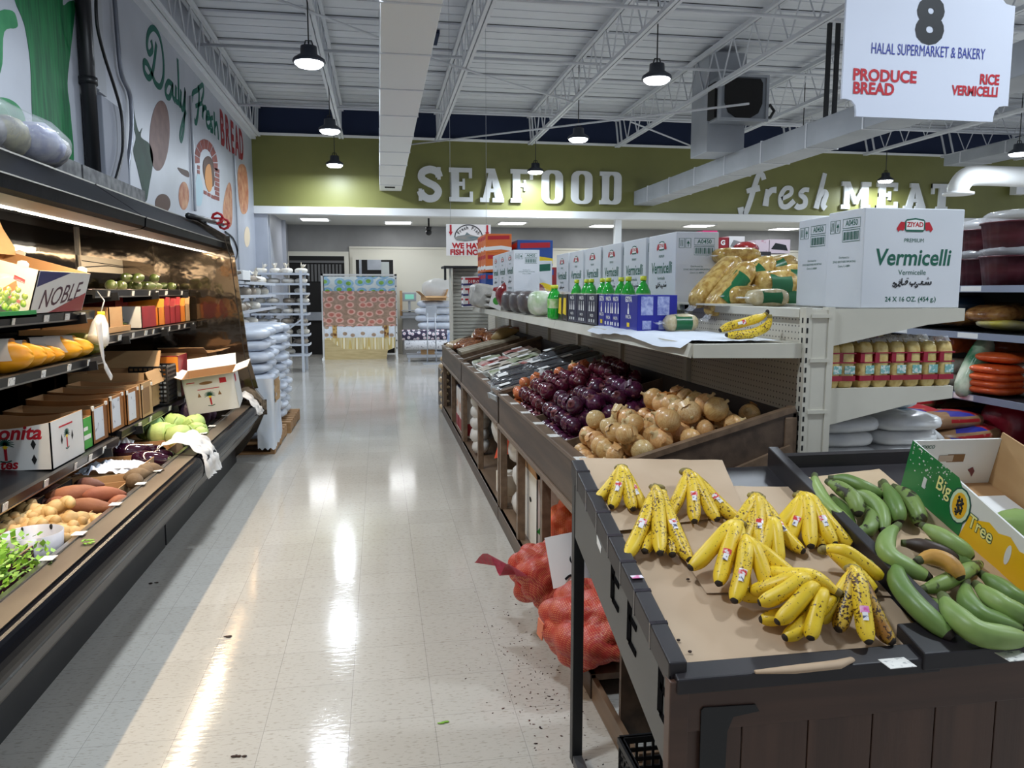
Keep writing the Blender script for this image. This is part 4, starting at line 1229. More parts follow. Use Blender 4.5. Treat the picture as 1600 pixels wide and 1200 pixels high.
papaya('yellow papaya nearest the camera on the lower shelf, cut off by the picture edge', 6, 575, .24, .078, .5, m_pap, True, None)
papaya('yellow papaya second from the left edge, wrapped in pale paper', 28, 562, .24, .07, .55, m_pap, True, None)
papaya('yellow papaya with a reddish sticker in the middle of the row', 50, 558, .20, .058, .5, m_pap, False, (.0, .4))
papaya('yellow papaya with a white sticker, low in the row', 66, 556, .20, .052, .5, m_pap, True, (.06, .6))
papaya('yellow papaya in a long pale paper sleeve right of the stickers', 88, 552, .25, .066, .55, m_pap, True, None)
papaya('yellow and orange papaya just left of the green papaya', 108, 544, .24, .064, .5, m_pap, True, None)
papaya('green papaya with a round sticker at the right end of the row', 128, 540, .25, .07, .42, m_papg, False, (-.01, .8))

# avocados
m_avo = mat('avocado_skin', S(52, 66, 26), S(70, 84, 34), sc=9, rough=.45, bump=.3, bsc=40, rnd=.2)
av = None
rr = random.Random(11)
avs = [(172, 431, 0), (189, 430, 0), (205, 436, 1), (216, 425, 0), (213, 433, 1), (224, 436, 1), (234, 433, 0), (243, 434, 0), (255, 434, 0), (267, 434, 0), (280, 435, 0), (198, 428, 0), (240, 428, 0), (290, 436, 0)]
for i, (px, py, stk) in enumerate(avs):
    p = onX(-1.76 - .04 * (i % 3), px, py); p.y = min(p.y, 7.28)
    z = SHA + .042 + (.06 if py < 429 else 0)
    if av is None:
        av = thing('avocado', 'green avocado in the pile on the top shelf of the far case', 'avocado', group='avocados on the top shelf')
        MB().lathe([(0, -.062), (.02, -.058), (.038, -.042), (.045, -.015), (.043, .01), (.033, .036), (.02, .056), (.008, .065), (0, .066)], 14, M=Matrix.Rotation(PI / 2, 4, 'Y')).build('avocado_skin', m_avo, av)
        MB().ell((-.05, -.025, .02), .010, .006, .010, 10, 6).build('fruit_sticker', m_paper, av); o = av
    else: o = dup(av)
    o.location = (p.x, p.y, z - .008); o.scale = (.82,) * 3; o.rotation_euler = (rr.uniform(-.4, .4), rr.uniform(-.2, .2), rr.uniform(.6, 2.4))
b = MB()
b.grid(lambda u, v: Vector((-1.675 - .3 * v, 5.1 + 2.0 * u, SHA + .004 + .012 * abs(nz((u * 9, v * 5, 0), 1.4)) * (1 if v > .05 else .5))), 40, 8)
prod('liner_paper', b, mat('pinkish_liner', S(206, 184, 190), S(188, 168, 178), sc=5, rough=.8), 'crumpled pinkish liner paper under the avocados', 'paper')
for i, (xa, xb) in enumerate(((127, 208), (212, 264))):
    p, q = onX(-2.19, xa, 396), onX(-2.19, xb, 404)
    t = thing('hanging_board', 'long white card hanging on the mirror back, ' + ['left one with drawn lines', 'right one, shorter'][i], 'board', (-2.2075, p.y, 1.70))
    L_ = q.y - p.y
    MB().box(-.006, 0, 0, L_, 0.02, .14).build('card', mat('cream_card', S(214, 204, 184), rough=.5), t)
    MB().tube([(.002, .05, .05), (.002, L_ * .5, .08), (.002, L_ - .05, .075)], .004, 4).tube([(.002, .05, .1), (.002, L_ - .1, .085)], .003, 4).build('drawn_line', m_ink, t)
    for yy in (.02, L_ - .02): MB().box(-.013, .004, yy - .012, yy + .012, -.04, .348).build('hanger_strap', m_metal, t)

# bag roll hanging from the top shelf
t = thing('bag_roll', 'roll of clear produce bags hanging by a wire with a twisted bag tail', 'bag roll', onX(-1.60, 158, 490))
p0_ = Vector(t.location)
q = [onX(-1.60, *k) - p0_ for k in [(170, 448), (163, 470), (158, 487)]]
q[0] = Vector((-.07, q[0].y, SHA - p0_.z))
MB().tube(q, .004, 6).build('wire', m_galv, t)
MB().lathe([(0, .012), (.02, .012), (.022, -.02), (.0, -.02)], 12).build('yellow_cap', m_yel, t)
q1, q2 = onX(-1.60, 150, 492) - p0_, onX(-1.60, 143, 524) - p0_
MB().tube([Vector((0, -.01, -.012)), Vector((0, -.03, -.06)), Vector((0, -.07, -.14)), Vector((0, -.085, -.165))], [.022, .045, .058, .055], 14).build('bag_cone', m_filmw, t)
tl = catmull([onX(-1.57, *k) - p0_ for k in [(153, 500), (157, 530), (160, 552), (162, 563), (166, 575), (174, 590)]], 4)
n_ = len(tl)
MB().tube(tl, [.038 - .026 * min(1, k / (n_ * .55)) + (.008 if k > n_ * .7 else 0) for k in range(n_)], 10, flat=.35).build('bag_tail', m_filmw, t)

# well: trays
WZ = .455
def tray(label, x0, x1, y0, y1, h, m=None, dip=.02, name='carton'):
    return open_box(name, label, 'tray', x1 - x0, y1 - y0, h, ((x0 + x1) / 2, (y0 + y1) / 2, WZ + .005), 0, m or m_kraft, m_kraftin, curve=dip)
tray('low brown tray holding the green cabbages', -2.0, -1.345, 5.60, 6.20, .10)
tray('low brown tray holding the glossy eggplants', -2.02, -1.345, 5.02, 5.56, .11)
tray('low brown tray with a white plastic bag and taro roots', -2.02, -1.345, 4.42, 4.98, .13)
tray('low brown tray holding the sweet potatoes', -2.02, -1.345, 3.88, 4.38, .10)
tray('low brown tray holding the ginger', -2.0, -1.345, 3.30, 3.84, .09)
tray('purple lined tray behind the celery at the left edge', -2.0, -1.36, 2.75, 3.26, .12, mat('beet_purple', S(92, 30, 58), rough=.6))
tray('dark tray with purple produce under the white palm carton', -2.1, -1.60, 3.3, 4.3, .14, m_dark)

m_cab = mat('cabbage_green', S(168, 196, 108), S(196, 212, 134), sc=3, st=(1, 1, 2.5), rough=.5, bump=.5, bsc=7)
m_cabd = mat('cabbage_dark', S(118, 158, 92), S(150, 184, 116), sc=3, rough=.5, bump=.5, bsc=7)


def cabbage(label, px, py, z, r, m, pointy=1.0):
    p = onZ(z, px, py)
    t = thing('cabbage', label, 'cabbage', (p.x, p.y, z), group='green cabbages in the case')
    t.rotation_euler = (R0.uniform(-.5, .5), R0.uniform(-.4, .4), R0.uniform(0, 6))
    MB().ell((0, 0, 0), r, r, r * .86, 20, 12, fn=lambda q: q * (1 + .07 * nz(q, 9, px) + .012 * math.sin(9 * math.atan2(q.y, q.x)))).build('cabbage_head', m, t)
    for k in range(3):
        a0 = k * 2.1
        b = MB(); b.grid(lambda u, v: Vector((math.cos(a0 + (u - .5) * 1.9) * math.cos(-.6 + v * 1.4), math.sin(a0 + (u - .5) * 1.9) * math.cos(-.6 + v * 1.4), .88 * math.sin(-.6 + v * 1.4))) * (r * (1.03 + .06 * v * v + .05 * nz((u * 3, v * 3, k), 1.5, px) + .05 * abs(u - .5) * v)), 8, 6)
        b.build('outer_leaf', m, t)


cabbage('dark green round cabbage at the back left of the tray', 234, 668, .60, .105, m_cabd)
cabbage('round green cabbage at the front left of the tray', 254, 678, .585, .10, m_cab)
cabbage('pale cabbage in the middle of the tray', 276, 664, .59, .095, m_cab)
cabbage('long pale cabbage lying front and centre by the rail', 281, 682, .575, .095, m_cab)
cabbage('pale cabbage at the right back beside the purple cabbages', 302, 664, .59, .085, m_cab)
cabbage('small pale cabbage by the rail at the right', 308, 672, .57, .07, m_cab)
cabbage('torn pale cabbage leaf end next to the crumpled paper', 314, 676, .575, .05, m_cab)
m_pcab = mat('purple_cabbage', S(84, 58, 82), S(104, 74, 98), sc=4, st=(1, 1, 3), rough=.45, bump=.4, bsc=8)
pcb = None
for i, (px, py, r) in enumerate([(272, 648, .10), (292, 650, .105), (312, 650, .095), (283, 640, .10), (304, 643, .1), (322, 646, .08)]):
    p = onZ(.57, px, py)
    if pcb is None:
        pcb = prod('purple_cabbage', MB().ell((0, 0, 0), 1, 1, .85, 18, 11, fn=lambda q: q * (1 + .1 * nz(q, 1.6))), m_pcab, 'purple cabbage in the heap behind the green cabbages', 'cabbage', 'purple cabbages in the case'); o = pcb
    else: o = dup(pcb)
    o.location = (p.x, min(p.y, 7.1), .57); o.scale = (r, r, r); o.rotation_euler = (i, i * .7, i * 1.3)

m_egg = mat('eggplant_skin', S(38, 14, 30), S(56, 20, 40), sc=4, rough=.08, coat=.8)
m_calyx = mat('eggplant_calyx', S(92, 104, 60), rough=.6)


def eggplant(label, px, py, z, L, r, rz, group=None):
    p = onZ(z, px, py)
    t = thing('eggplant', label, 'eggplant', (p.x, p.y, z), group=group)
    t.rotation_euler = (0, .08, rz)
    MX = Matrix.Rotation(PI / 2, 4, 'Y')
    MB().lathe([(0, -L * .5), (r * .6, -L * .47), (r * .95, -L * .33), (r, -L * .15), (r * .9, .08 * L), (r * .7, .3 * L), (r * .45, .45 * L), (r * .3, .49 * L)], 16, M=MX).build('eggplant_skin', m_egg, t)
    MB().lathe([(r * .5, .43 * L), (r * .42, .47 * L), (r * .15, .5 * L), (r * .13, .6 * L), (0, .6 * L)], 8, M=MX, fn=lambda q, a, u: q * (1 + .12 * math.cos(5 * a) * (1 - u))).build('eggplant_stem', m_calyx, t)


eggplant('large dark eggplant at the left of the eggplant tray', 212, 706, .575, .26, .058, .25)
eggplant('dark eggplant at the right back of the eggplant tray', 236, 707, .57, .22, .05, 2.6)
eggplant('reddish lit eggplant in front by the rail', 236, 718, .565, .22, .055, .05)
eggplant('small dark eggplant at the right end of the tray by the paper', 252, 712, .57, .17, .042, 1.0)
def crumple(name, label, cat, loc, sx, sy, h, m, seed=1, amp=1.0, group=None, rot=(0, 0, 0)):
    b = MB()
    def fn(u, v):
        x, y = (u - .5) * sx, (v - .5) * sy
        f = 1 - (2 * abs(u - .5)) ** 3 * .6
        z = h * (0.25 + .8 * abs(nz((x, y, seed), 5 / max(sx, sy) * amp)) + .5 * abs(nz((x, y, seed + 3), 11 / max(sx, sy) * amp))) * f
        return Vector((x + .15 * sx * nz((u * 3, v * 3, seed)), y + .15 * sy * nz((v * 3, u * 3, seed + 7)), z))
    b.grid(fn, 22, 22, sm=True)
    return prod(name, b, m, label, cat, group, loc, rot)


m_bagw = mat('white_plastic_bag', S(226, 230, 238), S(206, 212, 224), sc=6, rough=.3, bump=.6, bsc=10)
m_paperbag = mat('white_tissue', S(232, 228, 222), S(216, 210, 204), sc=5, rough=.7, bump=.4, bsc=14)
crumple('plastic_bag', 'white plastic bag lying in the taro tray', 'bag', onZ(.56, 172, 738), .34, .30, .07, m_bagw, 3)
crumple('plastic_bag', 'clear white plastic bag at the left end of the eggplant tray', 'bag', onZ(.58, 172, 703), .22, .26, .10, m_filmw, 8)
put(MB().box(-.05, .05, -.03, .03, 0, .003).build('paper_slip', m_paper), 'white paper slip on the cardboard above the taro roots', 'paper').location = onZ(.60, 196, 730)
put(MB().box(-.06, .06, -.02, .02, 0, .003).build('paper_slip', m_paper), 'white paper slip on the edge of the eggplant tray', 'paper').location = onZ(.60, 222, 696)
# crumpled tissue hanging over the rail
def over_rail(label, px, py, wid, drop, seed, m):
    p = onX(-1.20, px, py)
    b = MB()
    pathp = [(-1.36, .60), (-1.31, .63), (-1.25, .645), (-1.19, .625), (-1.15, .58), (-1.115, .54), (-1.095, .50), (-1.09, .57 - drop)]
    def fn(u, v):
        k = v * (len(pathp) - 1); i = min(int(k), len(pathp) - 2); f = k - i
        x = pathp[i][0] * (1 - f) + pathp[i + 1][0] * f; z = pathp[i][1] * (1 - f) + pathp[i + 1][1] * f
        y = (u - .5) * wid * (1 - .25 * v) + .05 * nz((u * 4, v * 4, seed), 1.0)
        e = .045 * abs(nz((u * 5, v * 4, seed), 1.3)) + .02 * abs(nz((u * 9, v * 9, seed), 1.4))
        return Vector((x + e * (.3 + v), y + p.y, z + e * (1.1 - v)))
    b.grid(fn, 22, 20)
    return prod('tissue_paper', b, m, label, 'paper')
over_rail('crumpled white tissue paper hanging over the case rail by the eggplants', 300, 692, .42, .17, 3, m_paperbag)
over_rail('crumpled white tissue paper on the far end of the case rail', 384, 622, .34, .10, 9, m_paperbag)

# taro and sweet potatoes
def tuber(mb, L, r, seed, M=None, taper=1.0):
    def fn(q, a, u):
        s_ = 1 + .16 * nz((q.z * 20, math.cos(a), math.sin(a)), 1.0, seed)
        return Vector((q.x * s_ + .12 * r * math.sin(q.z * 18 + seed), q.y * s_ + .2 * r * math.cos(q.z * 15 + seed), q.z))
    pf = [(r * max(.06, math.sin(PI * min(1, max(0, u))) ** .7 * (1 - .25 * u)), -L / 2 + L * u) for u in [0.01, .05, .12, .22, .35, .5, .65, .78, .88, .95, .99]]
    return mb.lathe(pf, 12, M=M or Matrix.Rotation(PI / 2, 4, 'Y'), fn=fn)


m_swp = mat('sweet_potato_skin', S(158, 98, 64), S(138, 80, 56), sc=9, rough=.65, bump=.3, bsc=26, rnd=.08)
m_swpd = mat('sweet_potato_dark', S(112, 70, 58), S(94, 56, 48), sc=9, rough=.65, bump=.3, bsc=26)
for i, (px, py, L, r, rz, m, lab) in enumerate([
    (77, 770, .27, .06, .15, m_swpd, 'large dark sweet potato at the back left of its tray'), (117, 772, .27, .055, .3, m_swp, 'long sweet potato in the middle of its tray'),
    (164, 773, .20, .048, .5, m_swp, 'sweet potato with a pointed tip at the right of its tray'), (94, 788, .17, .048, -.2, m_swp, 'short round sweet potato at the front left of its tray'),
    (140, 792, .24, .045, .05, m_swp, 'long pale sweet potato lying at the front of its tray'), (140, 757, .18, .045, -.3, m_swpd, 'dull sweet potato at the back of its tray under the box'),
    (64, 788, .16, .04, .3, m_swpd, 'small sweet potato behind the cardboard edge'), (186, 782, .12, .034, .8, m_swp, 'small sweet potato end by the case rail')]):
    z = .56 + (.03 if i in (1, 2) else 0)
    prod('sweet_potato', tuber(MB(), L, r, i * 3.1), m, lab, 'sweet potato', 'sweet potatoes in the case', onZ(z, px, py), (0, .05, rz))
m_taro = mat('taro_skin', S(132, 108, 80), S(112, 90, 66), sc=12, rough=.8, bump=.5, bsc=40)
for i, (px, py) in enumerate([(214, 742), (228, 738), (211, 750), (236, 736)]):
    prod('taro_root', tuber(MB(), .14, .05, i * 2.2 + 9), m_taro, 'brown taro root by the case rail, ' + ['left one', 'middle one', 'nearest one', 'right end one'][i], 'taro', 'taro roots in the case', onZ(.575, px, py), (0, 0, .4 + i))

# ginger: knobbly hands
m_ging = mat('ginger_skin', S(206, 172, 116), S(184, 146, 92), sc=12, rough=.6, bump=.3, bsc=40, rnd=.06)
def ginger(seed):
    r_ = random.Random(seed); b = MB()
    x = -.07
    while x < .075:
        rr_ = r_.uniform(.022, .032)
        b.ell((x, r_.uniform(-.008, .008), 0), rr_ * 1.25, rr_, rr_, 10, 7, fn=lambda q: q * (1 + .12 * nz(q, 40, seed)))
        if r_.random() < .75:
            s_ = r_.choice((-1, 1)); b.ell((x + r_.uniform(-.01, .01), s_ * .035, r_.uniform(-.005, .015)), .02, .028, .02, 10, 7, fn=lambda q: q * (1 + .12 * nz(q, 40, seed)))
        x += rr_ * 1.3
    return b
gm = [ginger(s_).mesh('ginger', [m_ging]) for s_ in range(5)]
for i, (px, py, dz) in enumerate([(62, 800, .07), (78, 796, .08), (10, 832, .03), (20, 818, .04), (44, 818, .04), (60, 822, .04), (75, 822, .03), (92, 818, .04), (104, 824, .02), (118, 830, 0), (140, 812, .03), (38, 806, .05), (24, 806, .04), (8, 848, .02), (16, 858, .0), (30, 836, .03), (48, 836, .02), (110, 842, .0), (128, 822, .01), (84, 832, .02), (4, 815, .05), (66, 834, .01)]):
    o = put_mesh('ginger_root', gm[i % 5], [m_ging])
    o.location = onZ(.52 + dz, px, py); o.rotation_euler = (R0.uniform(-.5, .5), R0.uniform(-.3, .3), R0.uniform(-.5, 1.2)); o.scale = (1.15,) * 3
    put(o, 'pale knobbly ginger root in the heap beside the white bucket', 'ginger', 'ginger roots in the case')
# white bucket
p = onZ(.46, 84, 912)
t = thing('bucket', 'open translucent white plastic tub between the ginger and the celery', 'bucket', (-1.40, 3.33, WZ + .0))
b = MB().lathe([(0.0, .008), (.095, .008), (.098, .012), (.108, .15), (.111, .15), (.101, .0), (0, 0)], 28, cap=False)
b.build('tub_wall', mat('translucent_tub', S(188, 190, 200), S(176, 178, 190), sc=3, rough=.35), t)
b = MB().ell((.03, .102, .14), .008, .004, .012, 6, 5).ell((-.07, .075, .142), .005, .004, .01, 6, 5).ell((-.03, -.115, .08), .008, .003, .006, 6, 5)
b.build('dirt_spot', m_ink, t)
# celery
m_cel = mat('celery_leaf', S(104, 160, 44), S(150, 192, 70), sc=18, rough=.45, rnd=.15)
m_cels = mat('celery_stalk', S(176, 204, 110), S(150, 188, 84), sc=6, rough=.4)
cp = Vector((-1.38, 3.10, WZ + .05))
for j in range(4):
    t = thing('celery_bunch', 'bunch of leafy green celery at the left edge, ' + ['nearest the rail', 'second from the rail', 'third from the rail', 'farthest from the rail'][j], 'celery', cp + Vector((-.10 * j + .02, -.05 + .03 * (j % 2), .01 * j)), group='leafy celery in the case')
    r_ = random.Random(j)
    b = MB(); lf = MB()
    for k in range(8):
        a = Vector((r_.uniform(-.05, .05), -.42, r_.uniform(0, .05))); e = Vector((r_.uniform(-.09, .09), .02 + r_.uniform(-.1, .05), r_.uniform(.02, .11)))
        b.tube([a, a.lerp(e, .6), e], [.009, .006, .003], 6)
        for q in range(40):
            c = a.lerp(e, r_.uniform(.35, 1.15)) + Vector((r_.uniform(-.06, .06), r_.uniform(-.05, .08), r_.uniform(-.01, .05)))
            d1_ = Vector((r_.uniform(-1, 1), r_.uniform(-.4, 1), r_.uniform(-.5, .8))).normalized(); s_ = r_.uniform(.014, .03)
            n1 = d1_.cross(Vector((r_.uniform(-1, 1), r_.uniform(-1, 1), 1))).normalized()
            lf.add([c, c + d1_ * s_ * .5 + n1 * s_ * .4, c + d1_ * s_ * 1.2, c + d1_ * s_ * .5 - n1 * s_ * .4], [(0, 1, 2, 3)])
    b.build('celery_stalks', m_cels, t); lf.build('celery_leaves', m_cel, t)
put(MB().box(-.03, .03, -.045, .045, 0, .003).build('price_card', m_yel), 'small yellow card on the inner edge of the case rail', 'card').location = (-1.31, 4.55, .584)
lp = MB()
for k in range(7):
    a = k * .9; c = Vector((.015 * math.cos(a), .02 * math.sin(a), .002 + .004 * (k % 3)))
    lp.ell(c, .012, .006, .003, 8, 5, M=Matrix.Rotation(a, 4, 'Z'))
prod('celery_leaf', lp, m_cel, 'stray green leaf lying on the case rail', 'leaf', loc=onZ(.572, 138, 848))

# bundle wrapped in clear film on top of the canopy
p, q = onX(-1.62, -30, 235), onX(-1.62, 95, 240)
t = thing('wrapped_bundle', 'film wrapped bundle of blue and white packs on top of the case canopy', 'bundle', (-1.78, 4.02, 2.20))
b = MB()
for k in range(5):
    b.ell((R0.uniform(-.05, .1), -.35 + .2 * k, .09), .17, .14, .10, 12, 8, fn=lambda q: q * (1 + .25 * nz(q, 9, k)), mi=k % 3)
b.build('packs', [mat('blue_pack', S(100, 108, 158), S(196, 198, 208), sc=9, rough=.4), mat('grey_pack', S(120, 122, 130), S(196, 192, 186), sc=12, rough=.5), mat('straw_pack', S(188, 184, 150), S(110, 110, 110), sc=12, rough=.6)], t)
MB().ell((.03, 0.05, .105), .23, .62, .125, 22, 14, pw=.85, fn=lambda q: q * (1 + .10 * nz(q, 7))).build('film_wrap', m_film, t)

# bits on the floor
lf2 = MB()
rr = random.Random(4)
m_litter = mat('dry_litter', S(74, 50, 40), S(40, 34, 30), sc=9, rough=.8)
for k, (px, py, lab) in enumerate([(239, 912, 'dark curled scrap on the shadowed floor beside the produce case'), (352, 996, 'thin broken twig on the floor in the left part of the aisle'), (690, 1130, 'small green leaf scrap on the floor in the middle of the aisle'), (372, 1183, 'small dry leaf scrap at the bottom of the aisle floor')]):
    b = MB()
    for j in range(5):
        b.ell((rr.uniform(-.02, .02), rr.uniform(-.006, .006), .004), rr.uniform(.006, .016), .005, .003, 7, 5, fn=lambda q: q * (1 + .4 * nz(q, 90)))
    prod('floor_scrap', b, m_cel if k == 2 else m_litter, lab, 'scrap', loc=onZ(0, px, py))
b = MB()
for k in range(260):
    u = rr.gauss(0, 1); v = rr.gauss(0, 1)
    x, y_ = .60 + .10 * u, 3.0 + .36 * v
    if x > .80: x = .8 - rr.random() * .1
    s_ = rr.uniform(.0015, .0055) * (1 if rr.random() < .9 else 1.8); a = rr.uniform(0, 6)
    b.ell((x, y_, .0012), s_, s_ * .5, .0012, 5, 3, M=Matrix.Translation((x, y_, 0)) @ Matrix.Rotation(a, 4, 'Z') @ Matrix.Translation((-x, -y_, 0)))
o = put(b.build('onion_skin_flakes', mat('skin_flakes', S(96, 50, 40), S(40, 30, 28), sc=30, rough=.8)), 'scattered dark onion skin flakes on the floor below the red mesh sacks', 'flakes', kind='stuff')

# ================================================================ LEFT BACK: sacks on pallets, bread racks
m_pallet = mat('pallet_wood', S(176, 136, 92), S(150, 112, 72), sc=3, st=(1, 8, 8), rough=.8)
m_sack = mat('white_sack', S(212, 218, 228), S(190, 198, 212), sc=5, rough=.35, bump=.9, bsc=9, rnd=.03)
m_sackp = mat('sack_print', S(70, 130, 100), rough=.5)


def sack_mesh(name, w, d, h, seed, mats, pw=.55, amp=.14, seam=True, band=None):
    b = MB()
    def fn(p):
        k = 1 + amp * nz((p.x / w, p.y / d, p.z / h), 2.2, seed)
        e = max(abs(p.x) / (w / 2), abs(p.y) / (d / 2))
        return Vector((p.x * (1 + .04 * nz(p, 6, seed)), p.y * (1 + .04 * nz(p, 6, seed + 2)), p.z * k * (1 - .35 * max(0, e - .75) / .25)))
    b.ell((0, 0, 0), w / 2, d / 2, h / 2, 20, 10, fn=fn, pw=pw)
    if band:   # faces inside the band (axis, lo, hi, index)
        for i, f in enumerate(b.f):
            c = sum((b.v[k] for k in f), Vector()) / len(f)
            for ax, lo, hi, mi, zmin in band:
                s_ = (c.x / w, c.y / d, c.z / h)[ax]
                if lo <= s_ <= hi and c.z / h >= zmin: b.mi[i] = mi
    return b.mesh(name, mats)


def pallet(label, x0, x1, y0, y1):
    t = thing('pallet', label, 'pallet', (x0, y0, 0))
    w, d = x1 - x0, y1 - y0
    for k in range(7):
        y = (d - .1) * k / 6; MB().box(0, w, y, y + .1, .10, .125).build('deck_board', m_pallet, t)
    for x in (0, w / 2 - .02, w - .04): MB().box(x, x + .04, 0, d, .02, .10).build('stringer', m_pallet, t)
    for k in range(3):
        y = (d - .1) * k / 2; MB().box(0, w, y, y + .1, 0, .02).build('bottom_board', m_pallet, t)


pallet('wooden pallet under the white sacks just beyond the produce case', -2.25, -1.03, 7.70, 8.72)
pallet('wooden pallet sticking out behind the first stack of white sacks', -2.25, -1.00, 8.82, 9.85)
sk = [sack_mesh('sack', .62, .40, .115, s_, [m_sack, m_sackp]) for s_ in range(4)]
n = 0
ordl = ['bottom', 'second', 'third', 'fourth', 'fifth', 'sixth', 'seventh', 'eighth', 'ninth', 'tenth', 'top']
for L_ in range(10):
    for r_, (x, y) in enumerate([(-1.36, 7.93), (-1.36, 8.36), (-1.97, 7.95), (-1.36, 9.10), (-1.36, 9.52)]):
        if r_ == 2 and L_ < 8: continue
        if r_ >= 3 and L_ > 9: continue
        o = put_mesh('rice_sack', sk[(L_ + r_) % 4], [])
        o.location = (x + R0.uniform(-.025, .025), y + R0.uniform(-.02, .02), .185 + .107 * L_)
        o.rotation_euler = (0, R0.uniform(-.03, .03), R0.uniform(-.05, .05))
        put(o, 'white wrapped sack, %s layer of the %s' % (ordl[L_], ['near stack, aisle corner', 'near stack, second column', 'near stack, wall side', 'far pallet, near column', 'far pallet, far column'][r_]), 'sack', 'white sacks on the pallets')
for k, (x, y, z, rz) in enumerate([(-1.72, 7.95, 1.31, .2), (-1.70, 8.02, 1.44, -.3), (-1.78, 7.98, 1.57, .5)]):
    o = put_mesh('rice_sack', sk[k], []); o.location = (x, y, z); o.rotation_euler = (.04, -.12, rz)
    put(o, 'crumpled white sack on the heap above the stack by the case end, ' + ['lowest', 'middle', 'topmost'][k], 'sack', 'white sacks on the pallets')
for k, (x, y, rz) in enumerate([(-1.28, 7.95, .2), (-1.20, 8.35, -.3)]):
    b = MB(); b.box(-.09, .09, -.05, .05, 0, .002)
    prod('sack_label', b, m_sackp, 'green printed patch on top of the white sacks, ' + ['nearer', 'farther'][k], 'label', loc=(x, y, .185 + 1.0), rot=(0, 0, rz))
# the film sheet at the front corner
b = MB()
za, zb_ = .06, .74
def fn(u, v):
    z = za + (zb_ - za) * v + .012 * math.sin(u * 40) * (1 - v)
    if u < .45: return Vector((-1.03 - .15 + .15 * u / .45, 7.66 + .01 * nz((u * 4, v * 4, 0)), z))
    q = (u - .45) / .55
    return Vector((-1.02 + .012 * nz((u * 7, v * 4, 0)), 7.66 + .55 * q, z + .03 * q * (1 - v)))
b.grid(fn, 30, 12)
prod('cover_sheet', b, mat('pale_sheet', S(200, 210, 226), S(214, 218, 222), sc=3, rough=.35, bump=.4, bsc=6), 'pale plastic cover sheet folded round the front corner of the sack stack', 'sheet')
b = MB(); b.grid(lambda u, v: Vector((-1.018 + .02 * nz((u * 5, v * 5, 3)), 7.72 + .4 * u, .5 + .22 * v)), 8, 8)
prod('kraft_flap', b, m_kraft, 'torn brown cardboard patch showing through the cover sheet on the sack stack', 'cardboard').location = (.004, 0, 0)

m_rack = mat('rack_white', S(204, 210, 220), rough=.4, metal=.2)
m_bread = mat('bread_bag', S(222, 212, 192), S(236, 232, 226), sc=9, rough=.35, bump=.6, bsc=14, rnd=.06)
m_breadd = mat('bread_bag_dark', S(150, 134, 116), S(186, 176, 162), sc=9, rough=.35, bump=.6, bsc=14, rnd=.06)


def bread_mesh(seed, m):
    b = MB()
    b.ell((0, 0, 0), .15, .12, .065, 14, 8, pw=.75, fn=lambda q: q * (1 + .12 * nz(q, 9, seed)))
    b.lathe([(.012, .05), (.02, .085), (.05, .13), (.06, .16)], 9, M=Matrix.Translation((.02, 0, 0)) @ Matrix.Rotation(.5 * (seed - 1), 4, 'Y'), fn=lambda q, a, u: q * (1 + .25 * math.cos(3 * a + seed) * u), cap=False)
    return b.mesh('bread', [m])


bm_ = [bread_mesh(s_, m_bread if s_ < 3 else m_breadd) for s_ in range(5)]


def bread_rack(label, x0, x1, y0, y1, zs, posts, tilt=0.0, name='bread_rack'):
    t = thing(name, label, 'shelf rack', (x0, y0, 0))
    w, d = x1 - x0, y1 - y0
    for z in zs:
        MB().box(0, w, 0, d, z - .012, z, M=Matrix.Translation((0, 0, 0))).build('shelf', m_rack, t)
        MB().box(-.01, 0, 0, d, z - .02, z + .02).box(w, w + .01, 0, d, z - .02, z + .02).box(0, w, -.01, 0, z - .02, z + .02).build('shelf_edge', m_rack, t)
    for x, y in posts: MB().box(x - .025, x + .025, y - .025, y + .025, 0, zs[-1] + .06).build('post', m_rack, t)
    return t


# wall run, facing the aisle
zs = [.45, .80, 1.07, 1.30, 1.50, 1.68]
bread_rack('long white bread rack along the mural wall beyond the sacks', -2.40, -1.72, 10.2, 13.6, zs, [(.03, .03), (.03, 3.37), (.03, 1.7)])
k = 0
for zi, z in enumerate(zs[2:]):
    for j in range(5):
        if R0.random() < .25: continue
        o = put_mesh('bread_bag', bm_[(k + zi) % 5], []); k += 1
        o.location = (-1.88 + R0.uniform(-.04, .04), 10.5 + .62 * j + R0.uniform(-.1, .1), z + .062); o.rotation_euler = (0, 0, R0.uniform(0, 3))
        put(o, 'bagged bread on the %s shelf of the long wall rack' % ['fourth from top', 'third from top', 'second from top', 'top'][zi], 'bread', 'bread on the long wall rack, %s shelf' % ['fourth', 'third', 'second', 'top'][zi])
put(MB().box(-.25, .25, -.3, .3, 0, .16).build('foam_box', m_paper, bev=.01), 'white box on top of the long wall bread rack', 'box').location = (-2.0, 11.0, 1.685)
put(MB().bar((-.2, 0, .02), (.25, .1, .0), .12, .02).build('black_tray', m_black), 'black flat tray leaning on top of the wall rack by the case end', 'tray').location = (-1.9, 10.5, 1.70)
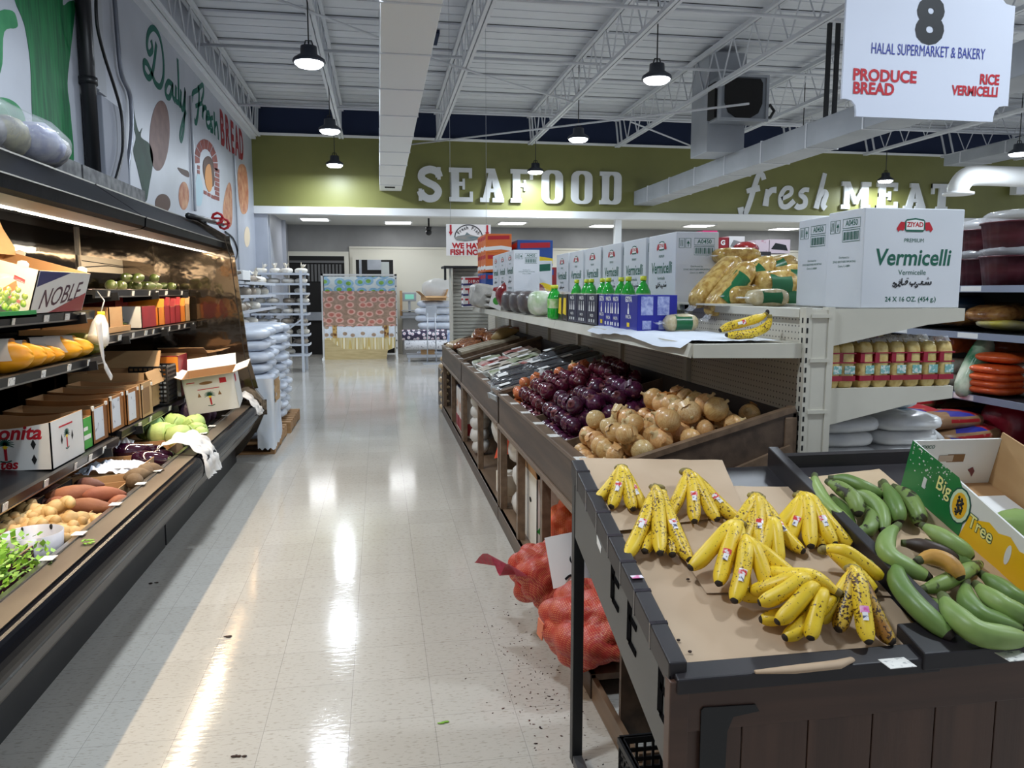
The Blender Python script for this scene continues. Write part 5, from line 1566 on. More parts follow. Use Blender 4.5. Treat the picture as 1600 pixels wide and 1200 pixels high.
# facing rack
ys = [555, 539, 524, 507, 491, 475, 459, 444, 428]
YR = 15.6
zs2 = [onY(YR, 474, y).z for y in ys]
xr = onY(YR, 481, 500).x; xp = onY(YR, 472, 500).x
bread_rack('tall white bread rack facing the aisle in the left back corner', -2.43, xr, YR, YR + .55, zs2, [(xp + 2.43, 0.0), (xp + 2.43 + .02, .5), (.05, .5)])
for zi, z in enumerate(zs2):
    for j in range(4):
        x = xr - .14 - .25 * j
        if R0.random() < .15 and zi < 8: continue
        o = put_mesh('bread_bag', bm_[R0.choice([0, 1, 2] if zi == 8 else [0, 1, 2, 3, 4])], []); 
        o.location = (x + R0.uniform(-.03, .03), YR + .2 + R0.uniform(-.03, .1), z + .062); o.rotation_euler = (0, 0, R0.uniform(0, 3)); o.scale = (.85,) * 3
        nm = ['bottom', 'second', 'third', 'fourth', 'fifth', 'sixth', 'seventh', 'eighth', 'top'][zi]
        put(o, 'bagged bread on the %s shelf of the rack facing the aisle' % nm, 'bread', 'bread on the facing rack, %s shelf' % nm)
b = MB().bar((-1.9, YR - .03, .72), (-1.50, YR - .03, 1.02), .03, .03)
prod('rack_brace', b, m_rack, 'slanted white strip leaning across the facing bread rack', 'strip')

# ================================================================ OILCLOTH STAND AND GOODS AT THE BACK
YO = 18.4
A_, B_ = onY(YO, 501, 428), onY(YO, 622, 562)
t = thing('cloth_stand', 'white metal stand with rolls of patterned oilcloth at the end of the aisle', 'stand', (A_.x, YO, 0))
W_, H_ = B_.x - A_.x, A_.z
MB().box(0, .05, -.02, .02, 0, H_).build('post', m_trim, t); MB().box(W_ - .05, W_, -.02, .02, 0, H_).build('post', m_trim, t)
MB().box(0, W_, -.02, .02, H_ - .04, H_).build('cross_bar', m_trim, t); MB().box(0, W_, .1, .14, .08, .12).build('cross_bar', m_trim, t)
MB().box(0, .05, -.3, .3, 0, .05).box(W_ - .05, W_, -.3, .3, 0, .05).build('foot', m_trim, t)
for k in range(10): MB().tube([(W_ - .025, -.03, .25 + k * (H_ - .35) / 9), (W_ - .025, -.05, .25 + k * (H_ - .35) / 9)], .014, 6).build('roller_pin', m_black, t)


def patt(name, c1, c2, c3, sc, r0, r1, r2, sq=(1, 1, 1), rough=.3):
    """a repeating printed pattern: rings around voronoi cells"""
    m = bpy.data.materials.new(name); m.use_nodes = True
    nt = m.node_tree; N, L = nt.nodes, nt.links; b = N['Principled BSDF']
    tc = N.new('ShaderNodeTexCoord'); mp = N.new('ShaderNodeMapping'); mp.inputs['Scale'].default_value = sq
    sx = N.new('ShaderNodeSeparateXYZ'); cx = N.new('ShaderNodeCombineXYZ')
    L.new(tc.outputs['Object'], sx.inputs[0]); L.new(sx.outputs['X'], cx.inputs['X']); L.new(sx.outputs['Z'], cx.inputs['Y'])
    L.new(cx.outputs[0], mp.inputs[0])
    v = N.new('ShaderNodeTexVoronoi'); v.voronoi_dimensions = '2D'; v.inputs['Scale'].default_value = sc; v.inputs['Randomness'].default_value = .5
    L.new(mp.outputs[0], v.inputs['Vector'])
    r = N.new('ShaderNodeValToRGB'); e = r.color_ramp.elements
    e[0].position = 0; e[0].color = c1; e[1].position = r0; e[1].color = c1
    for p, c in ((r0 + .02, c2), (r1, c2), (r1 + .03, c3), (r2, c3)):
        q = e.new(min(p, 1)); q.color = c
    L.new(v.outputs['Distance'], r.inputs[0])
    n = N.new('ShaderNodeTexNoise'); n.inputs['Scale'].default_value = sc * 3; L.new(mp.outputs[0], n.inputs['Vector'])
    mx = N.new('ShaderNodeMix'); mx.data_type = 'RGBA'; mx.blend_type = 'OVERLAY'; mx.inputs[0].default_value = .5
    L.new(r.outputs[0], mx.inputs[6]); L.new(n.outputs['Fac'], mx.inputs[7])
    L.new(mx.outputs[2], b.inputs['Base Color']); b.inputs['Roughness'].default_value = rough
    return m


m_flor = patt('brown_flower_print', S(196, 118, 104), S(222, 176, 160), S(168, 138, 118), 4.2, .22, .38, .9, (1, 1.4, 1))
m_collage = patt('blue_green_collage_print', S(132, 186, 70), S(150, 194, 224), S(222, 232, 234), 4.0, .22, .46, .95, (1, 1.3, 1))
m_shell = patt('shell_print', S(166, 140, 116), S(176, 150, 126), S(226, 232, 240), 4.6, .14, .22, .95, (1, 1.2, 1))
m_weave = mat('beige_weave', S(206, 186, 138), S(186, 164, 116), sc=5, st=(.6, 1, 5), rough=.5)
m_gold = patt('gold_print', S(240, 230, 200), S(206, 180, 110), S(212, 196, 150), 7, .16, .3, .95, (1, .1, 1))
m_basket = mat('basket_print', S(120, 76, 40), S(214, 178, 110), sc=14, vor=True, rough=.5)


def cloth(name, label, px0, py0, px1, py1, m, y=-.03, poly=None, bulge=.02):
    a, c = onY(YO + y, px0, py0), onY(YO + y, px1, py1)
    b = MB()
    if poly:
        pts = [onY(YO + y, *p) for p in poly]
        b.prism([(p.x, p.z) for p in pts], 0, .012, M=face((0, YO + y, 0), (1, 0, 0), (0, 0, 1)))
    else:
        b.grid(lambda u, v: Vector((a.x + (c.x - a.x) * u, YO + y - bulge * math.sin(PI * v) + .006 * math.sin(u * 30), c.z + (a.z - c.z) * v)), 24, 6)
        b.grid(lambda u, v: Vector((a.x + (c.x - a.x) * u, YO + y + .03 + 0 * v, c.z + (a.z - c.z) * v)), 2, 2)
    return put(b.build(name, m), label, 'cloth')


cloth('oilcloth', 'oilcloth with a blue and green collage print, top roll on the white stand', 506, 432, 617, 457, m_collage, -.03)
cloth('oilcloth', 'oilcloth with pink brown flowers, widest cloth on the white stand', 504, 455, 619, 509, m_flor, -.045)
cloth('oilcloth', 'white oilcloth with sea shells below the flower print', 507, 508, 617, 531, m_shell, -.03)
for k, (x0, x1) in enumerate(((519.5, 527), (600, 607.5))): cloth('oilcloth_strip', 'narrow brown basket print strip on the shell cloth, ' + ['left one', 'right one'][k], x0, 508.5, x1, 530, m_basket, -.06)
cloth('oilcloth', 'gold and cream oilcloth piece under the shells at the right', 522, 527, 618, 545, m_gold, -.055, poly=[(508, 528), (508, 550), (600, 550), (617, 543), (618, 527)])
cloth('oilcloth', 'beige woven oilcloth hanging to the floor at the front of the stand', 506, 530, 604, 564, m_weave, -.075, poly=[(507, 530), (516, 531), (524, 538), (536, 545), (560, 546), (606, 546), (604, 562), (508, 564)])
# low cart with navy floral cloth
a, c = onY(17.4, 636, 545), onY(17.4, 697, 560)
t = thing('cart', 'low grey cart holding the navy flowered cloth roll', 'cart', (a.x, 17.4, 0))
MB().box(0, 1.0, -.02, .5, .10, .16).build('platform', m_galv, t)
for x in (.02, .95): MB().box(x, x + .05, 0, .05, 0, .10).build('leg', m_galv, t)
MB().box(.32, .62, .1, .4, .16, .34).build('beige_box', m_kraft, t)
def roll(label, px0, py0, px1, py1, y, m):
    p, q = onY(y, px0, py0), onY(y, px1, py1)
    r_ = (p.z - q.z) / 2
    prod('cloth_roll', MB().tube([(0, 0, 0), ((q.x - p.x) / 2, 0, 0), (q.x - p.x, 0, 0)], r_, 14, flat=1), m, label, 'cloth', loc=(p.x, y, (p.z + q.z) / 2))
roll('navy cloth roll with pale flowers on the low cart', 628, 515, 698, 531, 17.45, patt('navy_flower_print', S(226, 190, 200), S(220, 220, 226), S(58, 48, 74), 9, .18, .3, .95, (1, 1, 1)))
roll('pale grey speckled cloth roll below the navy one', 632, 531, 698, 546, 17.42, mat('speckled_cloth', S(214, 214, 218), S(150, 150, 160), sc=26, rough=.6, ramp=(.55, .65)))
# counter with a scale, board and stacks of wrapped goods
c0, c1 = onY(19.4, 626, 485), onY(19.4, 700, 500)
t = thing('fish_counter', 'pale steel counter along the far wall behind the cloth stand', 'counter', (c0.x, 19.4, 0))
MB().box(0, 7.5, 0, .5, .9, .96).build('counter_top', m_galv, t, bev=.01); MB().box(0.05, 7.45, .05, .5, 0, .9).build('counter_body', m_grayw, t)
p = onY(19.5, 640, 470)
t = thing('scale', 'grey counter scale with a green screen beside the cloth stand', 'scale', (p.x, 19.55, .96))
MB().box(-.18, .18, -.15, .15, 0, .09).box(-.2, .2, -.17, .17, .12, .14).box(-.03, .03, .1, .14, .09, .4).build('scale_body', m_galv, t, bev=.01)
MB().box(-.17, .17, .07, .13, .36, .58).build('scale_head', m_galv, t, bev=.01); MB().box(-.11, .11, .062, .07, .41, .53).build('screen', mat('screen_teal', S(120, 190, 170), emit=.4), t)
prod('board', MB().box(-.03, .03, -.02, .02, 0, .62), m_kraft, 'narrow wooden board standing on the counter right of the cloth stand', 'board', loc=(onY(19.3, 627, 460).x, 19.6, .96))
pb_ = [sack_mesh('pack', .55, .4, .16, s_ + 20, [m_sack]) for s_ in range(3)]
k = 0
for px in (668, 690):
    for L_ in range(8):
        z = .12 + .165 * L_
        p = onY(18.2, px, 500)
        o = put_mesh('wrapped_pack', pb_[k % 3], []); k += 1
        o.location = (p.x + R0.uniform(-.04, .04), 18.2 + R0.uniform(-.05, .05), z); o.rotation_euler = (0, 0, R0.uniform(-.15, .15))
        put(o, 'white wrapped pack in the pile behind the wooden bins, %s layer, %s column' % (ordl[L_], 'left' if px < 680 else 'right'), 'pack', 'white wrapped packs at the back')
p = onY(18.1, 678, 458)
prod('clear_bag', MB().ell((0, 0, .22), .42, .25, .24, 18, 10, fn=lambda q: q * (1 + .2 * nz(q, 5))), m_filmw, 'big cloudy plastic bag on top of the white wrapped packs', 'bag', loc=(p.x + .15, 18.2, 1.40))
open_box('carton', 'crushed brown carton under the cloudy plastic bag', 'carton', .5, .35, .10, (p.x - .02, 17.95, 1.36), .2, m_kraft, m_kraftin, flaps=[('l', .16, 40), ('r', .16, 70), ('f', .12, -20)])
prod('blue_pack', MB().ell((0, 0, .2), .17, .15, .2, 14, 9, pw=.6), mat('blue_film_pack', S(110, 136, 190), S(200, 210, 226), sc=6, rough=.3, bump=.5), 'blue and white wrapped pack beside the bean bin', 'pack', loc=(onY(14.5, 704, 520).x + .1, 14.5, .44))
prod('blue_pack', MB().box(-.3, .3, -.25, .25, 0, .44), m_filmw, 'clear wrapped block under the blue and white pack', 'pack', loc=(onY(14.5, 704, 520).x + .25, 14.5, 0))
# grey chair-like dolly
a = onY(17.0, 674, 490)
t = thing('hand_truck', 'grey metal hand truck leaning by the white wrapped packs', 'hand truck', (a.x, 17.0, 0))
MB().box(-.12, .12, 0, .02, 1.0, 1.25).build('handle_plate', m_galv, t)
MB().tube([(-.1, .01, 0.02), (-.08, .01, 1.1)], .015, 6).tube([(.1, .01, .02), (.08, .01, 1.1)], .015, 6).build('rail', m_galv, t)
MB().box(-.2, .2, -.25, .02, 0, .015).build('toe_plate', m_galv, t)

# ================================================================ CENTRE GONDOLA AND WOODEN BINS
GY0, GY1 = 2.74, 12.0
m_cream = mat('shelf_cream_metal', S(206, 202, 188), S(196, 192, 178), sc=3, rough=.42)
m_peg = bpy.data.materials.new('pegboard'); m_peg.use_nodes = True


def peg_nodes():
    nt = m_peg.node_tree; N, L = nt.nodes, nt.links; b = N['Principled BSDF']
    tc = N.new('ShaderNodeTexCoord'); sp = N.new('ShaderNodeSeparateXYZ'); L.new(tc.outputs['Object'], sp.inputs[0])
    ds = []
    for ax in ('Y', 'Z'):
        m1 = N.new('ShaderNodeMath'); m1.operation = 'DIVIDE'; m1.inputs[1].default_value = .0254; L.new(sp.outputs[ax], m1.inputs[0])
        m2 = N.new('ShaderNodeMath'); m2.operation = 'FRACT'; L.new(m1.outputs[0], m2.inputs[0])
        m3 = N.new('ShaderNodeMath'); m3.operation = 'SUBTRACT'; m3.inputs[1].default_value = .5; L.new(m2.outputs[0], m3.inputs[0])
        m4 = N.new('ShaderNodeMath'); m4.operation = 'POWER'; m4.inputs[1].default_value = 2; L.new(m3.outputs[0], m4.inputs[0]); ds.append(m4)
    a = N.new('ShaderNodeMath'); a.operation = 'ADD'; L.new(ds[0].outputs[0], a.inputs[0]); L.new(ds[1].outputs[0], a.inputs[1])
    c = N.new('ShaderNodeMath'); c.operation = 'GREATER_THAN'; c.inputs[1].default_value = .021; L.new(a.outputs[0], c.inputs[0])
    mx = N.new('ShaderNodeMix'); mx.data_type = 'RGBA'; L.new(c.outputs[0], mx.inputs[0])
    mx.inputs[6].default_value = S(52, 48, 44); mx.inputs[7].default_value = S(196, 190, 176)
    L.new(mx.outputs[2], b.inputs['Base Color']); b.inputs['Roughness'].default_value = .5


peg_nodes()
t = thing('gondola', 'long cream metal gondola with pegboard back between the bins and the right aisle', 'shelving', (0, 0, 0))
for k in range(8):
    y0 = GY0 + .05 + 1.155 * k; y1 = y0 + 1.15
    MB().box(1.625, 1.635, y0, y1, .1, 1.49).build('back_panel', m_peg, t); MB().box(1.685, 1.695, y0, y1, .1, 1.49).build('back_panel', m_peg, t)
    MB().box(1.60, 1.72, y0, y1, 1.47, 1.503).build('top_cap', m_cream, t)
for k in range(9):
    y = GY0 + 1.155 * k
    p = MB().box(1.60, 1.625, y, y + .045, 0, 1.51).box(1.695, 1.72, y, y + .045, 0, 1.51).box(1.625, 1.695, y + .004, y + .04, 0, 1.50).build('upright', m_cream, t)
    if k == 0:
        for z in (1.47, 1.30, 1.10, .86): MB().box(1.622, 1.70, y - .004, y + .006, z, z + .014).build('panel_clip', m_cream, p)
        b = MB()
        for q in range(26): b.box(1.604, 1.611, y - .001, y + .004, .5 + q * .038, .52 + q * .038); b.box(1.5985, 1.602, y + .018, y + .026, .5 + q * .038, .52 + q * .038)
        b.build('slot', m_dark, p)
for k in range(6):
    y0 = GY0 + .03 + 1.155 * k; y1 = y0 + 1.15
    s_ = MB().box(1.16, 1.62, y0, y1, 1.355, 1.372).build('shelf', m_cream, t)
    prof(MB(), [(1.14, 1.325), (1.155, 1.32), (1.17, 1.372), (1.155, 1.376)], y0, y1).build('shelf_lip', m_cream, s_)
    if k == 0:
        prof(MB(), [(1.16, 1.322), (1.62, 1.315), (1.62, 1.372), (1.16, 1.372)], y0 - .012, y0).build('side_bracket', m_cream, s_)
    if k >= 4 and k < 6:
        MB().box(1.22, 1.62, y0, y1, 1.55, 1.565).build('upper_shelf', m_cream, t)
# right side shelves
for z, xo, k0 in ((1.50, 2.28, 'top'), (1.19, 2.25, 'mid')):
    for k in range(2):
        y0 = GY0 + .03 + 1.155 * k; y1 = y0 + 1.15
        s_ = MB().box(1.70, xo, y0, y1, z - .016, z).build('shelf', m_cream, t)
        MB().box(xo, xo + .012, y0, y1, z - .045, z + .004).build('shelf_lip', m_cream, s_)
        if k == 0: prof(MB(), [(1.70, z - .145), (xo - .15, z - .06), (xo + .012, z - .045), (xo + .012, z + .004), (1.70, z + .004)], y0 - .014, y0).build('side_bracket', m_cream, s_)
MB().box(1.70, 2.3, GY0, GY0 + 4.6, .16, .20).box(2.28, 2.30, GY0, GY0 + 4.6, 0, .16).box(1.70, 2.3, GY0, GY0 + .02, 0, .2).build('base_deck', m_cream, t)

# wooden bins
m_bin = mat('bin_wood_dark', S(90, 73, 59), S(66, 52, 42), sc=3, st=(6, .4, 6), rough=.45, bump=.05, bsc=30)
m_binc = mat('bin_wood_cap', S(120, 98, 78), S(96, 77, 60), sc=3, st=(7, .4, 7), rough=.4)
m_bini = mat('bin_liner', S(58, 50, 46), S(46, 40, 37), sc=3, rough=.6)
BX0, BX1, BZ0, BSL = .78, 1.592, .745, .255


def binz(x): return BZ0 + (x - BX0) * BSL


def wood_bin(label, y0, y1, divs, posts):
    t = thing('wooden_bin', label, 'produce bin', (BX0, y0, 0))
    def B(mb, name, m, par=None, **k):
        for v in mb.v: v.x -= BX0; v.y -= y0
        return mb.build(name, m, par or t, **k)
    B(MB().box(BX0, BX0 + .022, y0, y1, .68, .868), 'front_board', m_bin, bev=.003)
    B(MB().box(BX0 - .006, BX0 + .055, y0, y1, .868, .888), 'front_cap', m_binc, bev=.004)
    B(MB().box(BX0 - .012, BX0 + .03, y0, y1, .655, .682), 'front_ledge', m_binc, bev=.003)
    def side(y, m, name, hi=.0, th=.022, up=0.0):
        b = MB(); vs = [(BX0, .655), (BX1, .70), (BX1, 1.115 + up), (BX1 - .05, 1.115 + up), (BX0 + .05, .888), (BX0, .888)]
        prof_y(b, vs, y, y + th)
        return B(b, name, m, bev=.003)
    def prof_y(b, poly, ya, yb):
        n = len(poly); V = [(x, ya, z) for x, z in poly] + [(x, yb, z) for x, z in poly]
        b.add(V, [tuple(range(n)), tuple(range(2 * n - 1, n - 1, -1))] + [(i, n + i, n + (i + 1) % n, (i + 1) % n) for i in range(n)], 0)
    side(y0, m_bin, 'side_panel'); side(y1 - .022, m_bin, 'side_panel')
    for ya in (y0 - .004, y1 - .026):
        B(MB().bar((BX0 + .02, ya + .015, .895), (BX1 - .01, ya + .015, 1.118), .036, .022), 'side_cap', m_binc)
    for d in divs:
        b = MB(); prof_y(b, [(BX0 + .03, .72), (BX1, .92), (BX1, 1.085), (BX0 + .03, .872)], d, d + .016); B(b, 'divider', m_binc)
    b = MB(); prof_y(b, [(BX0 + .02, BZ0 - .02), (BX1, binz(BX1) - .02), (BX1, binz(BX1)), (BX0 + .02, BZ0)], y0 + .02, y1 - .02); B(b, 'bin_floor', m_bini)
    B(MB().box(BX1 - .015, BX1, y0, y1, .70, 1.10), 'back_board', m_bini)
    for y in posts:
        B(MB().box(BX0 + .004, BX0 + .05, y, y + .05, .06, .66), 'post', m_binc, bev=.003)
    B(MB().box(BX1 - .05, BX1, y0 - .005, y0 + .05, 0, 1.085), 'back_post', m_binc, bev=.003)
    B(MB().box(BX0 + .0, BX1, y0, y1, .075, .10), 'bottom_shelf', m_binc)
    B(MB().box(BX0 - .005, BX0 + .02, y0, y1, 0, .10), 'base_board', m_bin, bev=.003)
    yy = y0 + .25
    while yy < y1 - .1:
        B(MB().box(BX0 - .001, BX0 + .05, yy, yy + .07, .8885, .8895), 'price_tag', m_tag)
        yy += R0.uniform(.3, .55)
    return t


wood_bin('nearest dark wooden slanted bin holding the onions', 2.76, 5.14, [3.46, 4.18], [3.72, 4.42, 5.08])
wood_bin('middle dark wooden slanted bin holding packed eggplant trays', 5.16, 7.58, [6.5], [5.18, 6.3, 7.5])
wood_bin('farthest dark wooden slanted bin holding bags of dry beans', 7.60, 9.95, [8.35], [7.62, 8.7, 9.88])
MB_ = MB().bar((1.10, 2.752, .78), (1.57, 2.752, .955), .02, .05)
prod('bin_batten', MB_, m_binc, 'slanted batten nailed to the near end of the onion bin', 'batten')

# ---------------------------------------------------------------- onions
m_on = mat('yellow_onion_skin', S(224, 186, 128), S(206, 152, 92), sc=2.2, st=(9, 9, .6), rough=.3, coat=.2, rnd=.12, bump=.1, bsc=4, bst=(9, 9, .6), coord='Generated')
m_on2 = mat('pale_onion_skin', S(226, 200, 150), S(206, 164, 104), sc=2.2, st=(9, 9, .6), rough=.3, coat=.2, rnd=.1, coord='Generated')
m_ro = mat('red_onion_skin', S(98, 26, 46), S(66, 14, 32), sc=2.2, st=(8, 8, .6), rough=.2, coat=.35, rnd=.2, coord='Generated')
m_po = mat('purple_onion_skin', S(86, 28, 62), S(56, 20, 44), sc=2.2, st=(8, 8, .6), rough=.24, coat=.3, rnd=.2, coord='Generated')
m_oo = mat('orange_onion_skin', S(214, 132, 82), S(186, 96, 56), sc=2.2, st=(8, 8, .6), rough=.25, coat=.3, rnd=.1, coord='Generated')
m_neck = mat('dry_onion_neck', S(214, 190, 140), S(180, 146, 96), sc=12, rough=.8)


m_neckr = mat('dry_red_onion_neck', S(120, 60, 62), S(84, 36, 44), sc=12, rough=.7)


def onion_mesh(seed, m, flat=1.0, neck=None):
    b = MB()
    pf = [(.002, -.046), (.012, -.045), (.030, -.036), (.043, -.018), (.047, .002), (.044, .020), (.034, .034), (.020, .042), (.010, .048), (.006, .056), (.007, .066)]
    b.lathe([(r, z * flat) for r, z in pf], 18, fn=lambda q, a, u: Vector((q.x * (1 + .05 * nz((math.cos(a), math.sin(a), q.z * 9), 1.2, seed)), q.y * (1 + .05 * nz((math.cos(a), math.sin(a), q.z * 9), 1.2, seed + 5)), q.z)))
    for i, f in enumerate(b.f):
        if min(b.v[k].z for k in f) > .040 * flat: b.mi[i] = 1
    b.ell((0, 0, -.046 * flat), .009, .009, .004, 8, 5, mi=1)
    # a loose flake of skin
    a0 = seed
    b.grid(lambda u, v: Vector((math.cos(a0 + u * .9) * (.048 + .006 * u * v), math.sin(a0 + u * .9) * (.048 + .006 * v), -.02 + .04 * v + .004 * math.sin(u * 9))), 5, 4)
    return b.mesh('onion', [m, neck or m_neck])


def pile(meshes, label, cat, group, x0, x1, y0, y1, r, layers, name, rnd, keep=None, lift=0.025, wallh=None):
    n = 0
    for L_ in range(layers):
        ins = r * .6 * L_
        rows = int((x1 - x0 - 2 * ins) / (r * 1.9)); cols = int((y1 - y0 - 2 * ins) / (r * 2.02))
        for i in range(rows):
            for j in range(cols):
                x = x0 + ins + r + i * r * 1.9 + rnd.uniform(-.14, .14) * r
                y = y0 + ins + r + (j + .5 * ((i + L_) % 2)) * r * 2.02 + rnd.uniform(-.14, .14) * r
                if y > y1 - r * .8 or x > x1: continue
                z = binz(x) + r * .92 + L_ * r * 1.5 + rnd.uniform(-.1, .15) * r + lift
                if keep and not keep(x, y, L_, rnd): continue
                o = put_mesh(name, rnd.choice(meshes), [])
                o.location = (x, y, z); o.rotation_euler = (rnd.uniform(-1.3, 1.3), rnd.uniform(-1.3, 1.3), rnd.uniform(0, 6)); s_ = rnd.uniform(.84, 1.02) * r / .048
                o.scale = (s_, s_, s_)
                put(o, label, cat, group); n += 1
    return n


rr = random.Random(21)
ym = [onion_mesh(k, m_on if k != 2 else m_on2, 1 - .06 * k) for k in range(4)]
pile(ym, 'yellow onion in the heap of the nearest bin compartment', 'onion', 'yellow onions in the near bin', .83, 1.56, 2.785, 3.455, .050, 3, 'yellow_onion', rr,
     keep=lambda x, y, L, q: (L < 2 and x < 1.46) or (L == 0) or (L == 1 and y < 2.98) or (L == 2 and x < 1.36 and q.random() < .72))
pm = [onion_mesh(k + 9, m_po, 1 - .05 * k, m_neckr) for k in range(3)]
pile(pm, 'purple onion in the compartment between the yellow and the red onions', 'onion', 'purple onions in the near bin', .83, 1.42, 3.48, 4.175, .050, 3, 'purple_onion', rr,
     keep=lambda x, y, L, q: x < 1.38 - .07 * L and (L < 2 or q.random() < .7))
rm = [onion_mesh(k + 14, m_ro, 1 - .05 * k, m_neckr) for k in range(3)]
pile(rm, 'red onion in the far compartment of the onion bin', 'onion', 'red onions in the near bin', .83, 1.56, 4.2, 4.88, .049, 3, 'red_onion', rr,
     keep=lambda x, y, L, q: (L < 2) or (x < 1.5 and q.random() < .75))
om = [onion_mesh(k + 30, m_oo, 1) for k in range(2)]
pile(om, 'orange skinned onion at the far edge of the red onions', 'onion', 'orange onions in the near bin', .83, 1.5, 4.88, 5.115, .043, 4, 'orange_onion', rr, keep=lambda x, y, L, q: True)

# ---------------------------------------------------------------- middle bin: trays
m_tray = mat('clear_tray_rim', S(190, 196, 200), rough=.2, alpha=.6, spec=.8)
m_eggp = mat('packed_eggplant', S(20, 18, 24), S(34, 32, 40), sc=6, rough=.12, coat=.6)


def egg_tray(label, x, y, dz, rz, tl=0.0):
    t = thing('eggplant_tray', label, 'tray', (x, y, binz(x) + .075 + dz), group='film wrapped eggplant trays'); t.scale = (1.2, 1.25, 1.2)
    t.rotation_euler = (tl, -math.atan(BSL), rz)
    w, d, h = .30, .16, .035
    b = MB(); b.box(-w / 2, w / 2, -d / 2, d / 2, 0, .006)
    for s_ in (-1, 1):
        b.box(-w / 2 - .012, w / 2 + .012, s_ * d / 2 - .006, s_ * d / 2 + .006, 0, h); b.box(s_ * w / 2 - .006, s_ * w / 2 + .006, -d / 2, d / 2, 0, h)
    b.build('tray_body', m_tray, t, bev=.004)
    for k in (-.036, .036):
        MB().ell((0, k, .036), .14, .036, .032, 16, 9).build('packed_eggplant', m_eggp, t)
    MB().grid(lambda u, v: Vector((-w / 2 + w * u, -d / 2 + d * v, .04 + .032 * math.sin(PI * u) ** .5 * math.sin(PI * v) ** .5 + .002 * nz((u * 9, v * 9, 0), 2))), 12, 8).build('film_cover', m_film2, t)
    MB().box(-.10, -.035, -.03, .025, .071, .073).build('price_label', m_paper, t)


k = 0
el = ['front row, nearest', 'front row, second', 'front row, lowest at the rail', 'second row, nearest', 'second row, far side', 'third row, nearest', 'third row, far side', 'back row, nearest', 'back row, far side', 'top of the back row']
for i, (x, y, dz, rz) in enumerate([(.95, 5.34, .0, .12), (.97, 5.52, .035, -.08), (.99, 5.72, .02, .15), (1.24, 5.40, .03, .1), (1.24, 5.68, .05, .0), (1.26, 5.92, .03, .1), (1.05, 5.98, .02, -.1), (1.46, 5.62, .04, .1), (1.47, 5.95, .05, -.1), (1.36, 5.78, .10, .15)]):
    egg_tray('film wrapped tray of dark eggplants in the middle bin, ' + el[i], x, y, dz, rz)
m_herb = mat('packed_greens', S(120, 140, 84), S(196, 196, 180), sc=14, rough=.4)
for i, (x, y) in enumerate([(1.02, 6.22), (1.28, 6.24), (.98, 6.6), (1.24, 6.62), (1.02, 6.95), (1.30, 6.95), (1.0, 7.25), (1.3, 7.28)]):
    t = thing('vegetable_tray', 'white topped tray of packed vegetables in the middle bin, %s row from the eggplants, %s' % (['first', 'second', 'third', 'fourth'][i // 2], ['front', 'back'][i % 2]), 'tray', (x, y, binz(x) + .075), group='white topped vegetable trays'); t.scale = (1.0, 1.2, 1.0)
    t.rotation_euler = (0, -math.atan(BSL), R0.uniform(-.1, .1))
    MB().box(-.14, .14, -.12, .12, 0, .06).build('tray_body', mat('tray_white', S(220, 220, 214), S(150, 146, 128), sc=9, rough=.4, ramp=(.55, .66)), t, bev=.008)
    MB().grid(lambda u, v: Vector((-.13 + .26 * u, -.11 + .22 * v, .062 + .02 * abs(nz((u * 6, v * 6, i), 1.3)))), 10, 8).build('packed_vegetables', [m_herb, mat('packed_radish', S(170, 60, 60), S(210, 200, 190), sc=12, rough=.4), mat('packed_mushroom', S(206, 200, 186), S(170, 156, 136), sc=12, rough=.5)][i % 3], t)
    MB().box(-.05, .05, -.03, .04, .082, .084).build('price_label', m_paper, t)
b = MB().lathe([(.05, 0), (.058, .05), (.066, .17), (.062, .17), (.0, .02)], 14, cap=False)
prod('bag_roll', MB().tube([(0, 0, 0), (.1, .03, .16), (.12, .03, .2)], [.055, .065, .06], 12), mat('grey_bag_roll', S(150, 150, 146), S(176, 178, 178), sc=5, rough=.4), 'grey roll of produce bags standing between the eggplant trays and the onions', 'bag roll', loc=(1.02, 5.18, .82))
crumple('plastic_sheet', 'white plastic sheet corner under the grey bag roll', 'sheet', (.98, 5.25, .80), .22, .14, .06, m_bagw, 5)

# far bin: beans and other bags
m_bean = mat('bean_bag', S(116, 64, 40), S(170, 112, 72), sc=42, rough=.22, bump=.4, bsc=30, ramp=(.4, .6), vor=False)
m_bean2 = mat('pale_bean_bag', S(180, 150, 112), S(206, 182, 146), sc=42, rough=.22, bump=.4, bsc=30)
m_beang = mat('green_bean_bag', S(96, 120, 84), S(190, 190, 170), sc=14, rough=.22, bump=.4, bsc=20)
bb = [sack_mesh('bean_bag', .30, .19, .09, s_ + 40, [m_]) for s_, m_ in enumerate((m_bean, m_bean2, m_bean, m_beang))]
for i, (x, y, dz, mi_) in enumerate([(.95, 9.72, .03, 1), (1.0, 9.45, .03, 0), (1.22, 9.72, .04, 1), (1.28, 9.45, .04, 3), (1.02, 9.2, .05, 0), (1.30, 9.2, .05, 0), (1.46, 9.62, .05, 2), (1.48, 9.35, .07, 0), (1.20, 9.32, .11, 2), (1.50, 9.1, .06, 2), (1.05, 8.97, .03, 0), (1.3, 8.97, .04, 2)]):
    o = put_mesh('bean_bag', bb[mi_], []); o.location = (x, y, binz(x) + .095 + dz); o.rotation_euler = (0, -.26, .6 + .4 * (i % 3))
    put(o, 'plastic bag of %s in the farthest bin, %s' % (['brown beans', 'pale beans', 'dark beans', 'greenish beans'][mi_], ['front corner', 'front, second', 'middle, far side', 'middle, second', 'front, third', 'middle, third', 'back, far side', 'back, second', 'on top of the others', 'back, third', 'front, nearest the camera', 'middle, nearest the camera'][i]), 'bag', 'bags of dry beans in the farthest bin')
